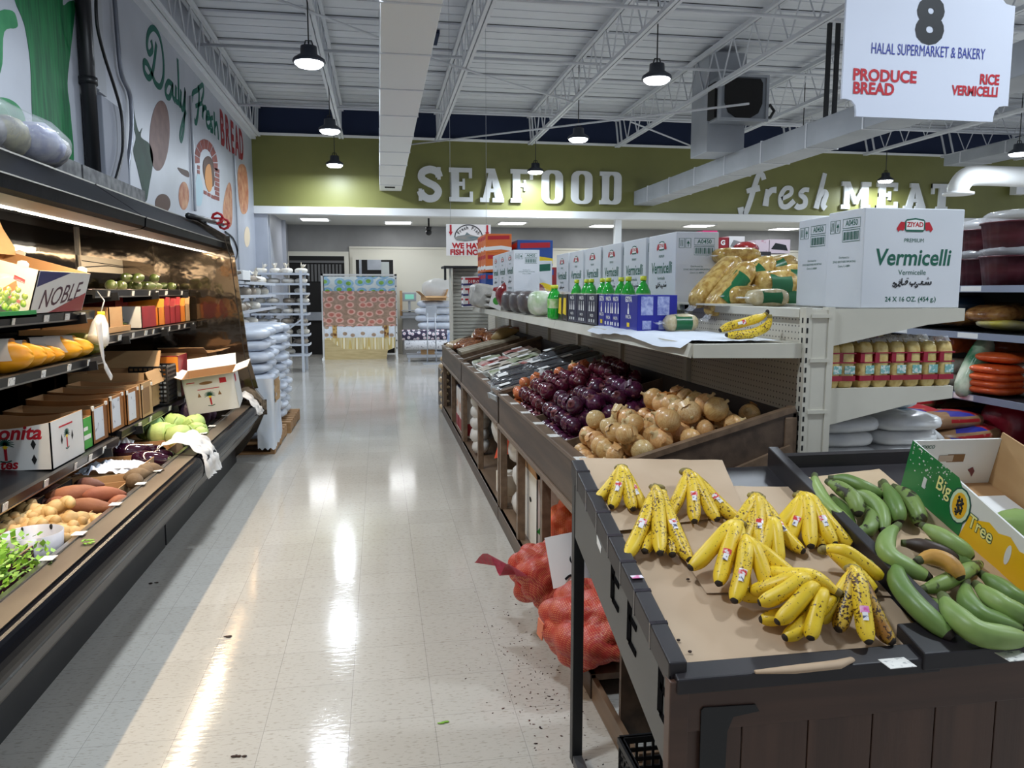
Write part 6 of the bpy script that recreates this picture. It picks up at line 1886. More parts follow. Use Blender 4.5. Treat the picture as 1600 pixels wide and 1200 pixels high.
for i, y in enumerate((8.45, 8.62, 8.80)):
    prod('long_tray', MB().box(-.33, .33, -.07, .07, 0, .07), mat('pale_long_pack', S(196, 186, 164), S(150, 136, 112), sc=8, rough=.4), 'long pale pack lying across the farthest bin, ' + ['nearest', 'middle', 'next to the bean bags'][i], 'pack', 'long pale packs in the farthest bin', (1.2, y, binz(1.2) + .075), (0, -math.atan(BSL), 0))
prod('squash', tuber(MB(), .34, .07, 5), mat('tan_squash', S(176, 150, 100), S(150, 122, 74), sc=6, rough=.5), 'tan oblong squash lying behind the long pale packs', 'squash', loc=(1.38, 8.62, binz(1.38) + .2), rot=(0, -.26, 0))
for i in range(3):
    for j in range(3):
        o = put_mesh('bean_bag', sk[(i + j) % 4], [m_sack]); o.scale = (.75, .5, .7); o.location = (1.12 + .0 * j + .42 * (i % 2) * 0, 10.15 + .22 * i, 0.58 + .085 * j); 
        put(o, 'grey wrapped bag stacked beyond the farthest bin, %s layer, %s column' % (['low', 'middle', 'top'][j], ['near', 'middle', 'far'][i]), 'bag', 'grey wrapped bags beyond the bins')
m_greyb = mat('grey_wrapped_bread', S(196, 192, 184), S(150, 146, 140), sc=7, rough=.3, bump=.6, bsc=12)
gb = [sack_mesh('flat_bread_bag', .36, .30, .07, s_ + 60, [m_greyb]) for s_ in range(3)]
put(MB().box(-.42, .35, -.36, .36, 0, .53).build('display_block', m_bin, bev=.01), 'dark block under the grey bags at the end of the bins', 'block').location = (1.2, 10.37, 0)

# ---------------------------------------------------------------- printed cartons on the gondola
m_cart = mat('vermicelli_carton', S(216, 219, 224), S(206, 210, 216), sc=2, rough=.5)
VW, VD, VH = .43, .245, .385


def carton_logo(parent, M, cx, cy, s, arch=True):
    MB().prism([(cx - s * .5, cy - s * .20), (cx - s * .42, cy - s * .28), (cx + s * .42, cy - s * .28), (cx + s * .5, cy - s * .20), (cx + s * .5, cy + s * .20), (cx + s * .42, cy + s * .28), (cx, cy + s * .33), (cx - s * .42, cy + s * .28), (cx - s * .5, cy + s * .20)], 0, .0008, M=M).build('logo_frame', m_green, parent)
    MB().prism([(cx - s * .44, cy - s * .19), (cx + s * .44, cy - s * .19), (cx + s * .44, cy + s * .2), (cx, cy + s * .26), (cx - s * .44, cy + s * .2)], 0, .0012, M=M).build('logo_panel', m_paper, parent)
    b = MB()
    for g in (-1, 1):
        q = [(cx + g * s * .52, cy + s * .14), (cx + g * s * .72, cy + s * .16), (cx + g * s * .82, cy + s * .02), (cx + g * s * .92, cy - s * .16), (cx + g * s * .82, cy - s * .30), (cx + g * s * .74, cy - s * .20), (cx + g * s * .58, cy - s * .24), (cx + g * s * .52, cy - s * .12)]
        b.prism(q if g > 0 else q[::-1], 0, .0008, M=M)
    b.build('logo_ribbon', m_red, parent)
    b = MB(); add_txt(b, 'ZIYAD', cx, cy + s * .03, s * .30, M=M, bold=.03, sx=.95, z=.0016); b.build('logo_word', m_red, parent)


AR = '\uFEF3'


def vermicelli_box():
    t = thing('vermicelli_carton', 'x', 'carton', group='white vermicelli cartons')
    MB().box(-VW / 2, VW / 2, -VD / 2, VD / 2, 0, VH).build('carton_body', m_cart, t, bev=.004)
    M = FF(VW, VD)
    carton_logo(t, M, 0, VH * .83, .085)
    for s_, y_, z_, k_ in (('PREMIUM', .68, .021, 0.0), ('Vermicelle', .36, .028, 0.0), ('24 X 16 OZ. (454 g.)', .09, .026, .012)):
        b = MB(); add_txt(b, s_, 0, VH * y_, z_, M=M, bold=k_); b.build('carton_words', m_green, t)
    b = MB(); add_txt(b, 'Vermicelli', 0.0, VH * .505, .088, M=M, bold=.02, shear=.12, sx=.92); b.build('product_word', m_green, t)
    b = MB()
    # Arabic line drawn with pen strokes
    x0, y0 = -.085, VH * .245
    def P(pts, w=.0055): b.stroke([(x0 + p[0] * .17, y0 + p[1] * .17) for p in pts], [w * .7, w], .0008, M=M)
    P([(.02, -.03), (.05, -.06), (.09, -.02), (.06, .03), (.03, .0)]); P([(.10, .02), (.13, -.05), (.08, -.08)]); P([(.17, .05), (.22, .04), (.18, -.01), (.16, -.03), (.22, -.05)])
    P([(.25, .13), (.25, -.01), (.30, .0)]); P([(.30, .0), (.36, .0), (.40, .06), (.36, .07), (.34, .03)]); P([(.47, .05), (.46, .0), (.52, -.01), (.50, -.06)])
    P([(.50, .0), (.58, .0), (.60, .05)]); P([(.62, .0), (.66, -.05), (.60, -.08)]); P([(.66, .0), (.74, .0), (.77, .05)]); P([(.80, .05), (.76, .06), (.78, .0), (.86, .0), (.87, .05)]); P([(.87, .0), (.92, .0), (.93, .05)]); P([(.92, .0), (.99, .0), (.995, .06)])
    for q in ((.38, .13), (.41, .13), (.2, .09), (.90, .12), (.93, .12), (.915, .15), (.58, -.05), (.61, -.05)): b.prism([(x0 + (q[0] + d[0]) * .17, y0 + (q[1] + d[1]) * .17) for d in ((-.012, 0), (0, -.012), (.012, 0), (0, .012))], 0, .0008, M=M)
    b.build('arabic_line', m_ink, t)
    for side in ('l', 'r'):
        M = FF(VW, VD, side); L2 = VD if False else VD
        b = MB()
        def rrect(x, y, w, h, t_=.0022): b.stroke([(x, y), (x + w, y), (x + w, y + h), (x, y + h)], t_, .0006, M=M, smooth=False, closed=True)
        rrect(-.105, .30, .03, .05); rrect(-.068, .30, .03, .05); rrect(-.018, .315, .115, .036); rrect(-.018, .262, .115, .045)
        for x in (-.095, -.085): b.stroke([(x, .308), (x, .342)], .003, .0006, M=M, smooth=False)
        b.prism([(-.062, .322), (-.044, .322), (-.053, .338)], 0, .0006, M=M); b.stroke([(-.053, .306), (-.053, .325)], .003, .0006, M=M, smooth=False)
        add_txt(b, 'A0450', .04, .333, .032, M=M, bold=.015, sx=.95)
        for k in range(13): b.prism([(-.01 + k * .0078, .268), (-.01 + k * .0078 + .003 + .002 * (k % 3 == 0), .268), (-.01 + k * .0078 + .003 + .002 * (k % 3 == 0), .30), (-.01 + k * .0078, .30)], 0, .0006, M=M)
        add_txt(b, 'Distributed by:', .0, .20, .012, M=M); add_txt(b, 'ZIYAD BROTHERS IMPORTING', .0, .183, .012, M=M, sx=.95); add_txt(b, 'Cicero, IL 60804', .0, .166, .012, M=M)
        b.build('side_print', m_green, t)
    return t


vb = vermicelli_box()
vb.location = (2.055, 2.745 + VD / 2 + .02, 1.505); vb.rotation_euler = (0, 0, .0)
vb['label'] = 'front white carton with big green Vermicelli lettering facing the camera'
dup(vb, (2.115, 3.225, 1.505), (0, 0, 0.0), 'white carton standing behind the front vermicelli carton on the right shelf')
lab = ['nearest of the row by the pasta bags', 'second of the row from the pasta bags', 'third of the row from the pasta bags', 'fourth of the row from the pasta bags', 'fifth of the row, above the green bottles', 'sixth of the row, farthest']
for k in range(6):
    dup(vb, (1.585 + VD / 2 - .005 * k, 4.05 + VW / 2 + .47 * k, 1.505 + .0), (0, 0, -PI / 2), 'white vermicelli carton on top of the gondola, ' + lab[k])
# the row stands with its brand face to the aisle
for k in range(3):
    dup(vb, (1.36, 7.2 + VW / 2 + .46 * k, 1.567), (0, 0, -PI / 2), 'white vermicelli carton on the upper shelf beside the blue boxes, ' + ['nearest', 'middle', 'farthest, with a yellow sticker'][k], 'white vermicelli cartons')
m_ocart = mat('orange_carton', S(226, 120, 44), S(216, 104, 34), sc=4, rough=.5)
m_bcart = mat('blue_carton', S(34, 82, 160), S(28, 70, 146), sc=4, rough=.5)


def print_box(label, w, d, h, loc, m, m2, m3, cat='carton', name='noodle_carton', rz=0.0, group=None):
    t = thing(name, label, cat, loc, rz, group)
    MB().box(-w / 2, w / 2, -d / 2, d / 2, 0, h).build('carton_body', m, t, bev=.003)
    for side, ww in (('f', w), ('l', d)):
        M = FF(w, d, side)
        MB().prism([(-ww * .5, h * .10), (ww * .1, h * .18), (ww * .5, h * .10), (ww * .5, h * .30), (ww * .1, h * .38), (-ww * .5, h * .30)], 0, .0008, M=M).build('printed_band', m2, t)
        MB().prism([(-ww * .42, h * .68), (ww * .42, h * .72), (ww * .42, h * .92), (-ww * .42, h * .88)], 0, .0008, M=M).build('printed_logo', m3, t)
    return t


k = 0
for L_ in range(2):
    for j in range(3):
        print_box('orange noodle carton in the stack behind the fish sign, %s layer, %s' % (['lower', 'upper'][L_], ['front', 'middle', 'rear'][j]), .30, .24, .215, (1.36, 9.05 + .25 * j, 1.79 + .217 * L_), m_ocart, m_paper, m_red, group='orange noodle cartons')
for j in range(3):
    print_box('blue and red carton under the orange noodle cartons, ' + ['front', 'middle', 'rear'][j], .30, .24, .21, (1.36, 9.05 + .25 * j, 1.568), m_bcart, m_yel, m_red, group='blue cartons under the orange stack')
print_box('large blue carton with a yellow wave print right of the orange stack', .42, .40, .30, (1.80, 9.2, 1.86), m_bcart, m_yel, m_red)
print_box('blue carton behind the large blue carton by the orange stack', .28, .40, .30, (1.65, 9.65, 1.86), m_bcart, m_yel, m_red)
print_box('red and blue carton under the large blue carton', .60, .40, .32, (1.78, 9.25, 1.53), m_cred, m_yel, m_bcart)
print_box('white printed carton with a yellow emblem beside the vermicelli row', .25, .35, .38, (1.75, 8.6, 1.52), m_cart, m_yel, m_green)
# end display with black top
p = onY(9.9, 735, 414)
t = thing('end_display', 'grey slatted end display with a black top shelf behind the fish sign', 'shelving', (.98, 10.75, 0))
MB().box(-.10, .42, -.02, .5, 1.885, 1.915).box(-.10, -.07, -.02, .02, 1.72, 1.89).build('top_shelf', m_black, t)
b = MB()
for q in range(20): b.box(0, .55, .3, .32, .9 + q * .05, .94 + q * .05)
b.box(0, .55, .32, .36, .0, 1.9); b.build('slat_panel', mat('slat_grey', S(186, 184, 174), rough=.5), t)
MB().box(0, .02, 0, .3, .5, 1.9).build('side_panel', m_cream, t)
for i, (x, y, z) in enumerate(((1.14, 9.62, 1.375), (1.14, 9.62, 1.50), (1.14, 9.62, 1.625))):
    o = print_box('red and white rusk carton stacked in front of the end display, ' + ['bottom', 'middle', 'top'][i], .30, .20, .12, (x + .02, y, z), m_paper, m_cnavy, m_red, name='rusk_carton', group='rusk cartons')
    b = MB(); add_txt(b, 'RUSK', 0, .062, .075, M=FF(.30, .20), bold=.03, z=.002); b.build('rusk_word', m_red, o)

# ---------------------------------------------------------------- things on the left gondola shelf
SZ = 1.378
n_ = 0
for i in range(9):
    x, y = 1.24 + .03 * (i % 3), 9.3 - .16 * (i // 3) - .02
    o = put_mesh('flat_bread_bag', gb[i % 3], []); o.scale = (.8, .8, .75); o.location = (1.28, 9.30 - .33 * (i // 3), SZ + .035 + .062 * (i % 3)); o.rotation_euler = (.3 * (i // 3 == 0), 0, .2 * i)
    put(o, 'grey wrapped flat bread bag on the shelf, %s stack, %s' % (['far', 'middle', 'near'][i // 3], ['bottom', 'middle', 'top'][i % 3]), 'bread', 'grey wrapped flat breads on the gondola shelf')
for i in range(5):
    o = put_mesh('flat_bread_bag', gb[i % 3], []); o.location = (1.20, 9.05 - .09 * i, SZ + .13); o.rotation_euler = (1.15, .2, .1)
    put(o, 'grey flat bread bag leaning upright on the shelf edge, %s' % ['farthest', 'second farthest', 'middle', 'second nearest', 'nearest'][i], 'bread', 'leaning flat breads on the gondola shelf')
m_redfilm = mat('red_film_bag', S(142, 34, 34), S(110, 20, 26), sc=7, rough=.25, bump=.6, bsc=12)
prod('red_bag', MB().ell((0, 0, .13), .18, .2, .15, 16, 10, fn=lambda q: q * (1 + .2 * nz(q, 8))), m_redfilm, 'shiny dark red plastic bag on the gondola shelf', 'bag', loc=(1.34, 7.78, SZ + .02))
prod('red_bag', MB().ell((0, 0, .13), .13, .15, .12, 16, 10, fn=lambda q: q * (1 + .25 * nz(q, 9, 4))), m_redfilm, 'second red plastic bag behind the first one on the gondola shelf', 'bag', loc=(1.46, 7.45, SZ + .05))
o = prod('white_package', MB().box(-.07, .07, -.06, .06, -.10, .10), m_paper, 'white package with a red top and green fruit picture tilted on the shelf', 'package', loc=(1.24, 8.12, SZ + .115), rot=(.1, .35, -.5))
MB().box(-.072, .072, -.062, .062, .07, .101).build('package_cap', m_cred, o); MB().ell((0, -.062, -.02), .04, .004, .04, 12, 6).build('fruit_picture', m_cgreen, o)
m_date = mat('dark_dates', S(40, 26, 24), S(66, 44, 38), sc=20, rough=.3, bump=.5, bsc=20)
for i, (y, lab) in enumerate(((7.45, 'farthest'), (7.0, 'second farthest'), (6.55, 'second nearest'), (6.08, 'nearest, with a green leaf label'))):
    t = thing('date_pack', 'clear domed pack of dark dates on the gondola shelf, ' + lab, 'pack', (1.26, y, SZ), group='clear packs of dates on the shelf')
    MB().ell((0, 0, .098), .096, .155, .10, 14, 9, pw=.75).build('date_mass', m_date if i < 3 else mat('pack_green', S(150, 180, 120), S(226, 226, 214), sc=9, rough=.3), t)
    MB().ell((0, 0, .105), .10, .165, .115, 18, 11, pw=.8, fn=lambda q: q * (1 + .05 * nz(q, 9, i))).build('clear_dome', m_film2, t)
for i in range(6):
    prod('walnut_bag', MB().ell((0, 0, .08), .10, .10, .09, 12, 8, fn=lambda q: q * (1 + .22 * nz(q, 14, i))), mat('walnut_bag', S(176, 156, 132), S(220, 214, 206), sc=12, rough=.3, bump=.4), 'clear bag of pale nuts behind the date packs, ' + ['farthest', 'second farthest', 'third farthest', 'third nearest', 'second nearest', 'nearest'][i], 'bag', 'bags of nuts on the shelf', (1.46, 7.6 - .3 * i, SZ + .02))


def bottle(label, x, y, z, group):
    t = thing('soda_bottle', label, 'bottle', (x, y, z), group=group)
    MB().lathe([(.0, .002), (.036, .0), (.042, .012), (.042, .07), (.040, .09), (.042, .11), (.041, .15), (.026, .185), (.0145, .20), (.0145, .215)], 16).build('bottle_body', mat('green_bottle', S(24, 150, 40), S(40, 180, 60), sc=5, rough=.08, coat=.5), t)
    MB().lathe([(.0425, .075), (.0428, .08), (.0428, .135), (.0425, .14)], 16, cap=False).build('bottle_label', mat('bottle_label', S(216, 226, 190), S(110, 190, 60), sc=16, rough=.4), t)
    MB().lathe([(.017, .212), (.018, .214), (.018, .236), (.0, .237)], 14).build('bottle_cap', mat('cap_lime', S(206, 214, 50), rough=.4), t)
    return t


b0 = bottle('green soda bottle with lime cap, front one beside the brown malt cartons', 1.21, 5.32, SZ, 'green soda bottles')
dup(b0, (1.22, 5.44, SZ), None, 'green soda bottle with lime cap just behind the front one')
for i in range(8):
    dup(b0, (1.42 + .02 * (i % 2), 5.55 - .20 * i, SZ + .04), (0, 0, i), 'green soda bottle in the back row above the dark cartons, ' + ['farthest', 'second farthest', 'third farthest', 'fourth farthest', 'fourth nearest', 'third nearest', 'second nearest', 'nearest'][i])
put(MB().box(-.08, .08, -.8, .8, 0, .038).build('shrink_tray', m_black), 'low black tray carrying the back row of green bottles', 'tray').location = (1.43, 4.85, SZ)
m_malt = mat('malt_blue', S(30, 36, 150), S(26, 30, 134), sc=4, rough=.35)
m_maltn = mat('malt_navy', S(24, 24, 50), S(30, 30, 60), sc=4, rough=.35)
m_brownc = mat('malt_brown', S(50, 30, 26), rough=.35)


def six_pack(label, y, L, m, kind, group):
    h, d = .175, .20
    t = thing('malt_carton', label, 'carton', (1.315, y + L / 2, SZ), group=group)
    MB().box(-d / 2, d / 2, -L / 2, L / 2, 0, h).build('carton_body', m, t, bev=.002)
    M = FF(d, L, 'l'); b = MB(); b2 = MB()
    if kind == 'goya':
        add_txt(b, 'GOYA', 0, h * .87, .038, M=M, bold=.03, sx=.95 if L > .2 else .8)
        add_txt(b, 'MALTA', 0, h * .38, .026, M=M, bold=.02)
        b.prism([(-.012, h * .46), (.012, h * .46), (.011, h * .58), (.004, h * .66), (.004, h * .76), (-.004, h * .76), (-.004, h * .66), (-.011, h * .58)], 0, .0008, M=M)
        b2.prism([(-.02, h * .10), (.02, h * .10), (.02, h * .22), (-.02, h * .22)], 0, .0008, M=M)
    elif kind == 'malta':
        add_txt(b, 'MALTA', 0, h * .87, .030, M=M, bold=.03); add_txt(b, 'MALTA', 0, h * .30, .022, M=M, bold=.02)
        for u in (-.05, 0, .05): b.prism([(u - .010, h * .44), (u + .010, h * .44), (u + .009, h * .58), (u + .003, h * .66), (u + .003, h * .76), (u - .003, h * .76), (u - .003, h * .66), (u - .009, h * .58)], 0, .0008, M=M)
        for u in (-.05, 0, .05): b2.prism([(u - .010, h * .08), (u + .010, h * .08), (u + .010, h * .18), (u - .010, h * .18)], 0, .0008, M=M)
    elif kind == 'brown':
        b2.prism([(-L * .4, h * .25), (L * .3, h * .2), (L * .3, h * .85), (-L * .2, h * .85)], 0, .0008, M=M)
    if b.v: b.build('carton_words', m_paper, t)
    if b2.v: b2.build('carton_badge', m_yel if kind != 'malta' else m_paper, t)
    if kind == 'goya':
        M = FF(d, L); b = MB()
        for u in (-.052, .03):
            b.prism([(u - .03, h * .45), (u + .03, h * .45), (u + .03, h * .96), (u - .03, h * .96)], 0, .0008, M=M); b.prism([(u - .022, h * .06), (u + .022, h * .06), (u + .022, h * .3), (u - .022, h * .3)], 0, .0008, M=M)
        b.build('nutrition_panel', mat('pale_blue_panel', S(176, 184, 220), S(120, 130, 190), sc=60, rough=.5), t)
    return t


six_pack('bright blue malt carton nearest the camera on the shelf, bottle print', 3.58, .27, m_malt, 'goya', 'blue malt cartons')
for i in range(3): six_pack('bright blue malt carton, %s behind the nearest blue one' % ['first', 'second', 'third'][i], 3.87 + .13 * i, .12, m_malt, 'malta' if i < 2 else 'goya', 'blue malt cartons')
for i in range(3): six_pack('dark navy malt carton with pale bottle prints, ' + ['nearest', 'middle', 'farthest'][i], 4.28 + .235 * i, .23, m_maltn, 'malta', 'navy malt cartons')
six_pack('brown malt carton with a yellow fruit print', 5.0, .13, m_brownc, 'brown', 'brown malt cartons'); six_pack('brown malt carton next to the green soda bottle', 5.14, .12, m_brownc, 'brown', 'brown malt cartons')
b = MB(); b.grid(lambda u, v: Vector((1.135 + .40 * v - (.012 if v < .02 else 0), 2.80 + 1.35 * u, SZ + .003 + .012 * abs(nz((u * 5, v * 3, 2), 1.4)) * (1 - .4 * v) - (.025 if v < .02 else 0) * (1 + .4 * math.sin(u * 9)))), 40, 12)
prod('sheet_paper', b, mat('bluish_white_paper', S(214, 220, 230), rough=.6), 'white paper sheet lying on the near end of the gondola shelf', 'paper')
m_noodle = mat('pasta_bag', S(206, 176, 104), S(166, 128, 62), sc=34, rough=.22, bump=.35, bsc=30, ramp=(.4, .62))
m_noodlep = mat('pale_noodles', S(214, 202, 170), S(190, 172, 130), sc=34, rough=.25, bump=.35, bsc=30)
m_glabel = mat('green_label', S(24, 104, 60), S(20, 92, 52), sc=4, rough=.3)
def noodle_bag(label, loc, rot, w, d, h, m, seed, gl=True, group='pasta bags on the gondola'):
    t = thing('pasta_bag', label, 'bag', loc, group=group); t.rotation_euler = rot
    put_mesh('bag_body', sack_mesh('pasta', w, d, h, seed, [m], pw=.6), [], t)
    if gl: MB().grid(lambda u, v: Vector((-w * .24 + w * .48 * u, -d * .51 * math.cos((v - .5) * 2.2) - .004, h * .52 * math.sin((v - .5) * 2.2))), 6, 6).build('green_label', m_glabel, t)
    MB().grid(lambda u, v: Vector(((-1) ** 1 * (w * .46 + .05 * u), -d * .3 + d * .6 * v + .01 * nz((u * 8, v * 8, seed), 2), .012 * nz((u * 9, v * 9, seed), 1.5))), 5, 8).build('bag_end', m_film, t)
    return t
noodle_bag('small vermicelli bag with a green label on the shelf beside the blue malt cartons', (1.42, 3.55, SZ + .042), (0, 0, .05), .17, .10, .085, m_noodlep, 81)
"""pasta bags on top, in the gap of the carton row"""
for i, (px, py, Yd, w, d, h, rot, m, lab) in enumerate([
    (1118, 440, 3.75, .36, .13, .11, (0, -.75, .2), m_noodle, 'long pasta bag leaning at the left end of the pasta heap'),
    (1140, 452, 3.62, .34, .13, .11, (0, -.85, .1), m_noodle, 'long pasta bag leaning beside the leftmost one'),
    (1165, 438, 3.72, .36, .13, .11, (0, -.65, .0), m_noodle, 'long pasta bag leaning in the middle of the pasta heap'),
    (1196, 425, 3.80, .36, .14, .12, (0, -.35, .1), m_noodle, 'pasta bag lying on the others in the middle of the heap'),
    (1208, 446, 3.62, .24, .15, .15, (0, 0, .1), m_noodle, 'plump pasta bag with a green label below the top ones'),
    (1158, 462, 3.60, .20, .14, .10, (0, 0, .1), m_noodle, 'flat pasta bag at the bottom middle of the heap'),
    (1198, 465, 3.42, .20, .12, .085, (0, 0, 0), m_noodlep, 'pale vermicelli bag with a green label at the front of the heap'),
    (1232, 440, 3.70, .20, .14, .17, (0, 0, .3), m_noodle, 'pasta bag with a green label next to the white carton'),
    (1150, 400, 4.0, .26, .16, .09, (0, 0, .1), m_noodle, 'pasta bag lying highest at the back of the heap'),
    (1232, 466, 3.62, .20, .14, .12, (0, 0, .1), m_noodle, 'pasta bag at the bottom right of the heap by the carton')]):
    p = onY(Yd, px, py)
    noodle_bag(lab, p, rot, w, d, h, m, 90 + i, gl=i not in (0, 8, 5))
put(MB().box(1.56, 2.05, 3.40, 4.02, 1.503, 1.512).build('board', m_cream), 'cream board under the pasta bags on top of the gondola', 'board')

# goods under the bins
o = open_box('fruit_carton', 'white carton with a green leaf print under the onion bin', 'carton', .48, .36, .42, (1.09, 4.36, .101), 0, m_cwhite, m_kraftin, flaps=[('l', .1, 80)])
M = FF(.48, .36); b = MB(); b.prism([(-.24, .12), (-.18, .19), (-.05, .225), (.15, .215), (.24, .19), (.24, .06), (.12, .045), (-.1, .05), (-.2, .08)][::-1], 0, .001, M=M); b.build('leaf_print', mat('leaf_print_green', S(30, 140, 50), rough=.5), o)
MB().stroke([(-.22, .105), (-.05, .12), (.1, .14), (.24, .17)], .012, .0016, M=M).build('leaf_vein', m_cwhite, o)
b = MB(); b.prism([(-.10, .10), (-.075, .10), (-.075, .19), (-.10, .19)], 0, .002, M=M); M2 = FF(.48, .36, 'l'); b.prism(ring(0, .26, .03, .015), 0, .001, M=M2); b.build('hand_hole', m_dark, o)
b = MB(); add_txt(b, 'Fresh', .18, .30, .075, M=M, bold=.02, z=.001); b.build('carton_word', m_ink, o)
m_wbag = mat('cloudy_white_bag', S(214, 212, 208), S(196, 194, 190), sc=5, rough=.35, bump=.7, bsc=9)
for i, (x, y, z, s_) in enumerate([(.96, 4.62, .22, 1.0), (.93, 4.72, .40, .95), (.96, 4.60, .53, .9), (.95, 4.90, .20, .9), (.92, 4.98, .52, .75)]):
    prod('plastic_bag', MB().ell((0, 0, 0), .13 * s_, .16 * s_, .12 * s_, 14, 9, fn=lambda q: q * (1 + .25 * nz(q, 9, i))), m_wbag, 'white filled plastic bag under the far end of the onion bin, ' + ['lowest near', 'middle', 'upper near', 'lowest far', 'highest far'][i], 'bag', 'white plastic bags under the bins', (x, y, z))
t = thing('crisps_bag', 'orange and white bag hanging out under the middle bin', 'bag', (.86, 5.40, .42))
MB().prism([(-.12, -.06), (.10, .02), (.13, .15), (-.02, .14)], -.015, .015, M=face((0, 0, 0), (.35, -.9, 0), (0, 0, 1))).build('bag_body', mat('orange_bag', S(222, 78, 40), rough=.3), t)
MB().ell((.0, .05, .17), .09, .12, .12, 12, 8, fn=lambda q: q * (1 + .25 * nz(q, 9))).build('bag_top', m_wbag, t)
prod('bread_pack', MB().box(-.1, .1, -.1, .1, 0, .15), m_bread, 'pale packs standing under the middle bin beside the orange bag', 'pack', loc=(.93, 5.5, .101))
for i in range(5):
    prod('plastic_bag', MB().ell((0, 0, 0), .09, .11, .075, 12, 8, fn=lambda q: q * (1 + .25 * nz(q, 9, i + 9))), m_wbag, 'white bag in the column under the middle bin, ' + ['lowest', 'second', 'third', 'fourth', 'topmost'][i], 'bag', 'white bag column under the middle bin', (.88, 6.9, .18 + .105 * i))
m_jug = mat('jug_print', S(226, 222, 216), S(214, 200, 190), sc=7, rough=.3)
for i in range(3):
    t = thing('oil_tin', 'tall white and red tin under the farthest bin, ' + ['nearest', 'middle', 'farthest'][i], 'tin', (.90, 7.75 + .28 * i, .101), group='tall tins under the farthest bin')
    MB().box(-.09, .09, -.11, .11, 0, .45).build('tin_body', m_jug, t, bev=.01)
    MB().box(-.0925, .0925, -.1125, .1125, .03, .15).build('red_band', m_cred, t)
    MB().box(-.085, .085, -.105, .105, .45, .46).build('tin_top', mat('tin_blue', S(60, 70, 110), rough=.3), t)
    b = MB(); 
    for q in range(2): b.ell((-.092, -.05 + .09 * q, .27), .002, .03, .05, 10, 6)
    b.build('tin_picture', mat('tin_picture', S(196, 120, 90), S(226, 200, 170), sc=20, rough=.4), t)
for i in range(8):
    prod('bean_bag', MB().ell((0, 0, 0), .10, .12, .055, 12, 8, fn=lambda q: q * (1 + .2 * nz(q, 9, i))), m_bean2, 'pale bag in the pile at the far foot of the bins, ' + ['lowest', 'second', 'third', 'fourth', 'fifth', 'sixth', 'seventh', 'topmost'][i], 'bag', 'pale bags at the far foot of the bins', (.84 + .02 * (i % 2), 10.12, .06 + .09 * i))

# ================================================================ BANANA TABLE
TX0, TX1, TY0, TY1 = .615, 2.02, 1.52, 2.40
TA, TB = .745, .288
TANG = math.atan(TB)


def tz(y): return TA + (y - 1.53) * TB


def onT(px, py, lift=0.0):
    d = ray(px, py); o = Vector((0, 0, CAM_H))
    return o + d * ((TA + lift + (o.y - 1.53) * TB - o.z) / (d.z - d.y * TB))


m_tblack = mat('table_black_rim', S(38, 33, 36), S(29, 26, 30), sc=8, rough=.42)
m_hook = mat('hook_black', S(14, 14, 16), rough=.9, spec=.02)
m_tape = mat('black_tape', S(58, 52, 58), S(36, 33, 40), sc=14, rough=.22)
m_tgrey = mat('table_grey_board', S(98, 98, 96), S(90, 90, 89), sc=2, rough=.5)
m_plank = mat('table_plank', S(88, 64, 52), S(72, 52, 43), sc=2.5, st=(8, 8, .6), rough=.42, bump=.04, bsc=20)
m_plankh = mat('table_plank_top', S(86, 62, 50), S(70, 50, 41), sc=2.5, st=(.6, 8, 8), rough=.4)
t = thing('banana_table', 'dark wooden tilted display table holding bananas and plantains nearest the camera', 'table', (TX0, TY0, 0))


def TBL(mb, name, m, par=None, **k):
    for v in mb.v: v.x -= TX0; v.y -= TY0
    return mb.build(name, m, par or t, **k)


def slopebox(x0, x1, y0, y1, lo, hi, mb=None):
    """a box that follows the tilt of the table top: lo / hi above the tray plane"""
    mb = mb or MB()
    vs = [(x, y, tz(y) + h) for h in (lo, hi) for y in (y0, y1) for x in (x0, x1)]
    return mb.add(vs, [(0, 2, 3, 1), (4, 5, 7, 6), (0, 1, 5, 4), (2, 6, 7, 3), (0, 4, 6, 2), (1, 3, 7, 5)])


TBL(slopebox(TX0, TX1, TY0 + .02, TY1, -.035, -.012), 'tray_board', m_tblack)
rim = TBL(slopebox(TX0 - .012, TX0 + .03, TY0, TY1 + .01, -.03, .03), 'left_rim', m_tblack, bev=.004)
for i in range(7):
    y = TY0 + .12 + i * .115
    TBL(slopebox(TX0 - .0126, TX0 + .0306, y, y + .010, -.0306, .0308), 'tape_patch', m_tape, rim)
TBL(slopebox(1.283, 1.318, TY0 + .02, TY1, -.02, .055), 'divider', m_tblack, bev=.003)
TBL(slopebox(TX0, 1.25, TY0 - .02, TY0 + .03, -.03, .006), 'front_rim', m_tblack, bev=.004)
TBL(slopebox(1.20, TX1, TY0 - .025, TY0 + .075, -.02, .022), 'front_rim', m_tblack, bev=.004)
TBL(slopebox(1.29, TX1, TY1 - .02, TY1, -.02, .03), 'back_rim', m_tblack)
b = MB(); prof_ = [(TY0 - .005, tz(TY0) - .23), (TY1, tz(TY1) - .20), (TY1, tz(TY1) - .03), (TY0 - .005, tz(TY0) - .03)]
b.add([(x, y, z) for x in (TX0 - .008, TX0 + .014) for y, z in prof_], [(3, 2, 1, 0), (4, 5, 6, 7), (0, 1, 5, 4), (1, 2, 6, 5), (2, 3, 7, 6), (3, 0, 4, 7)])
gb_ = TBL(b, 'side_board', m_tgrey)
Ms = face((TX0 - .0085, 0, 0), (0, -1, 0), (0, 0, 1))
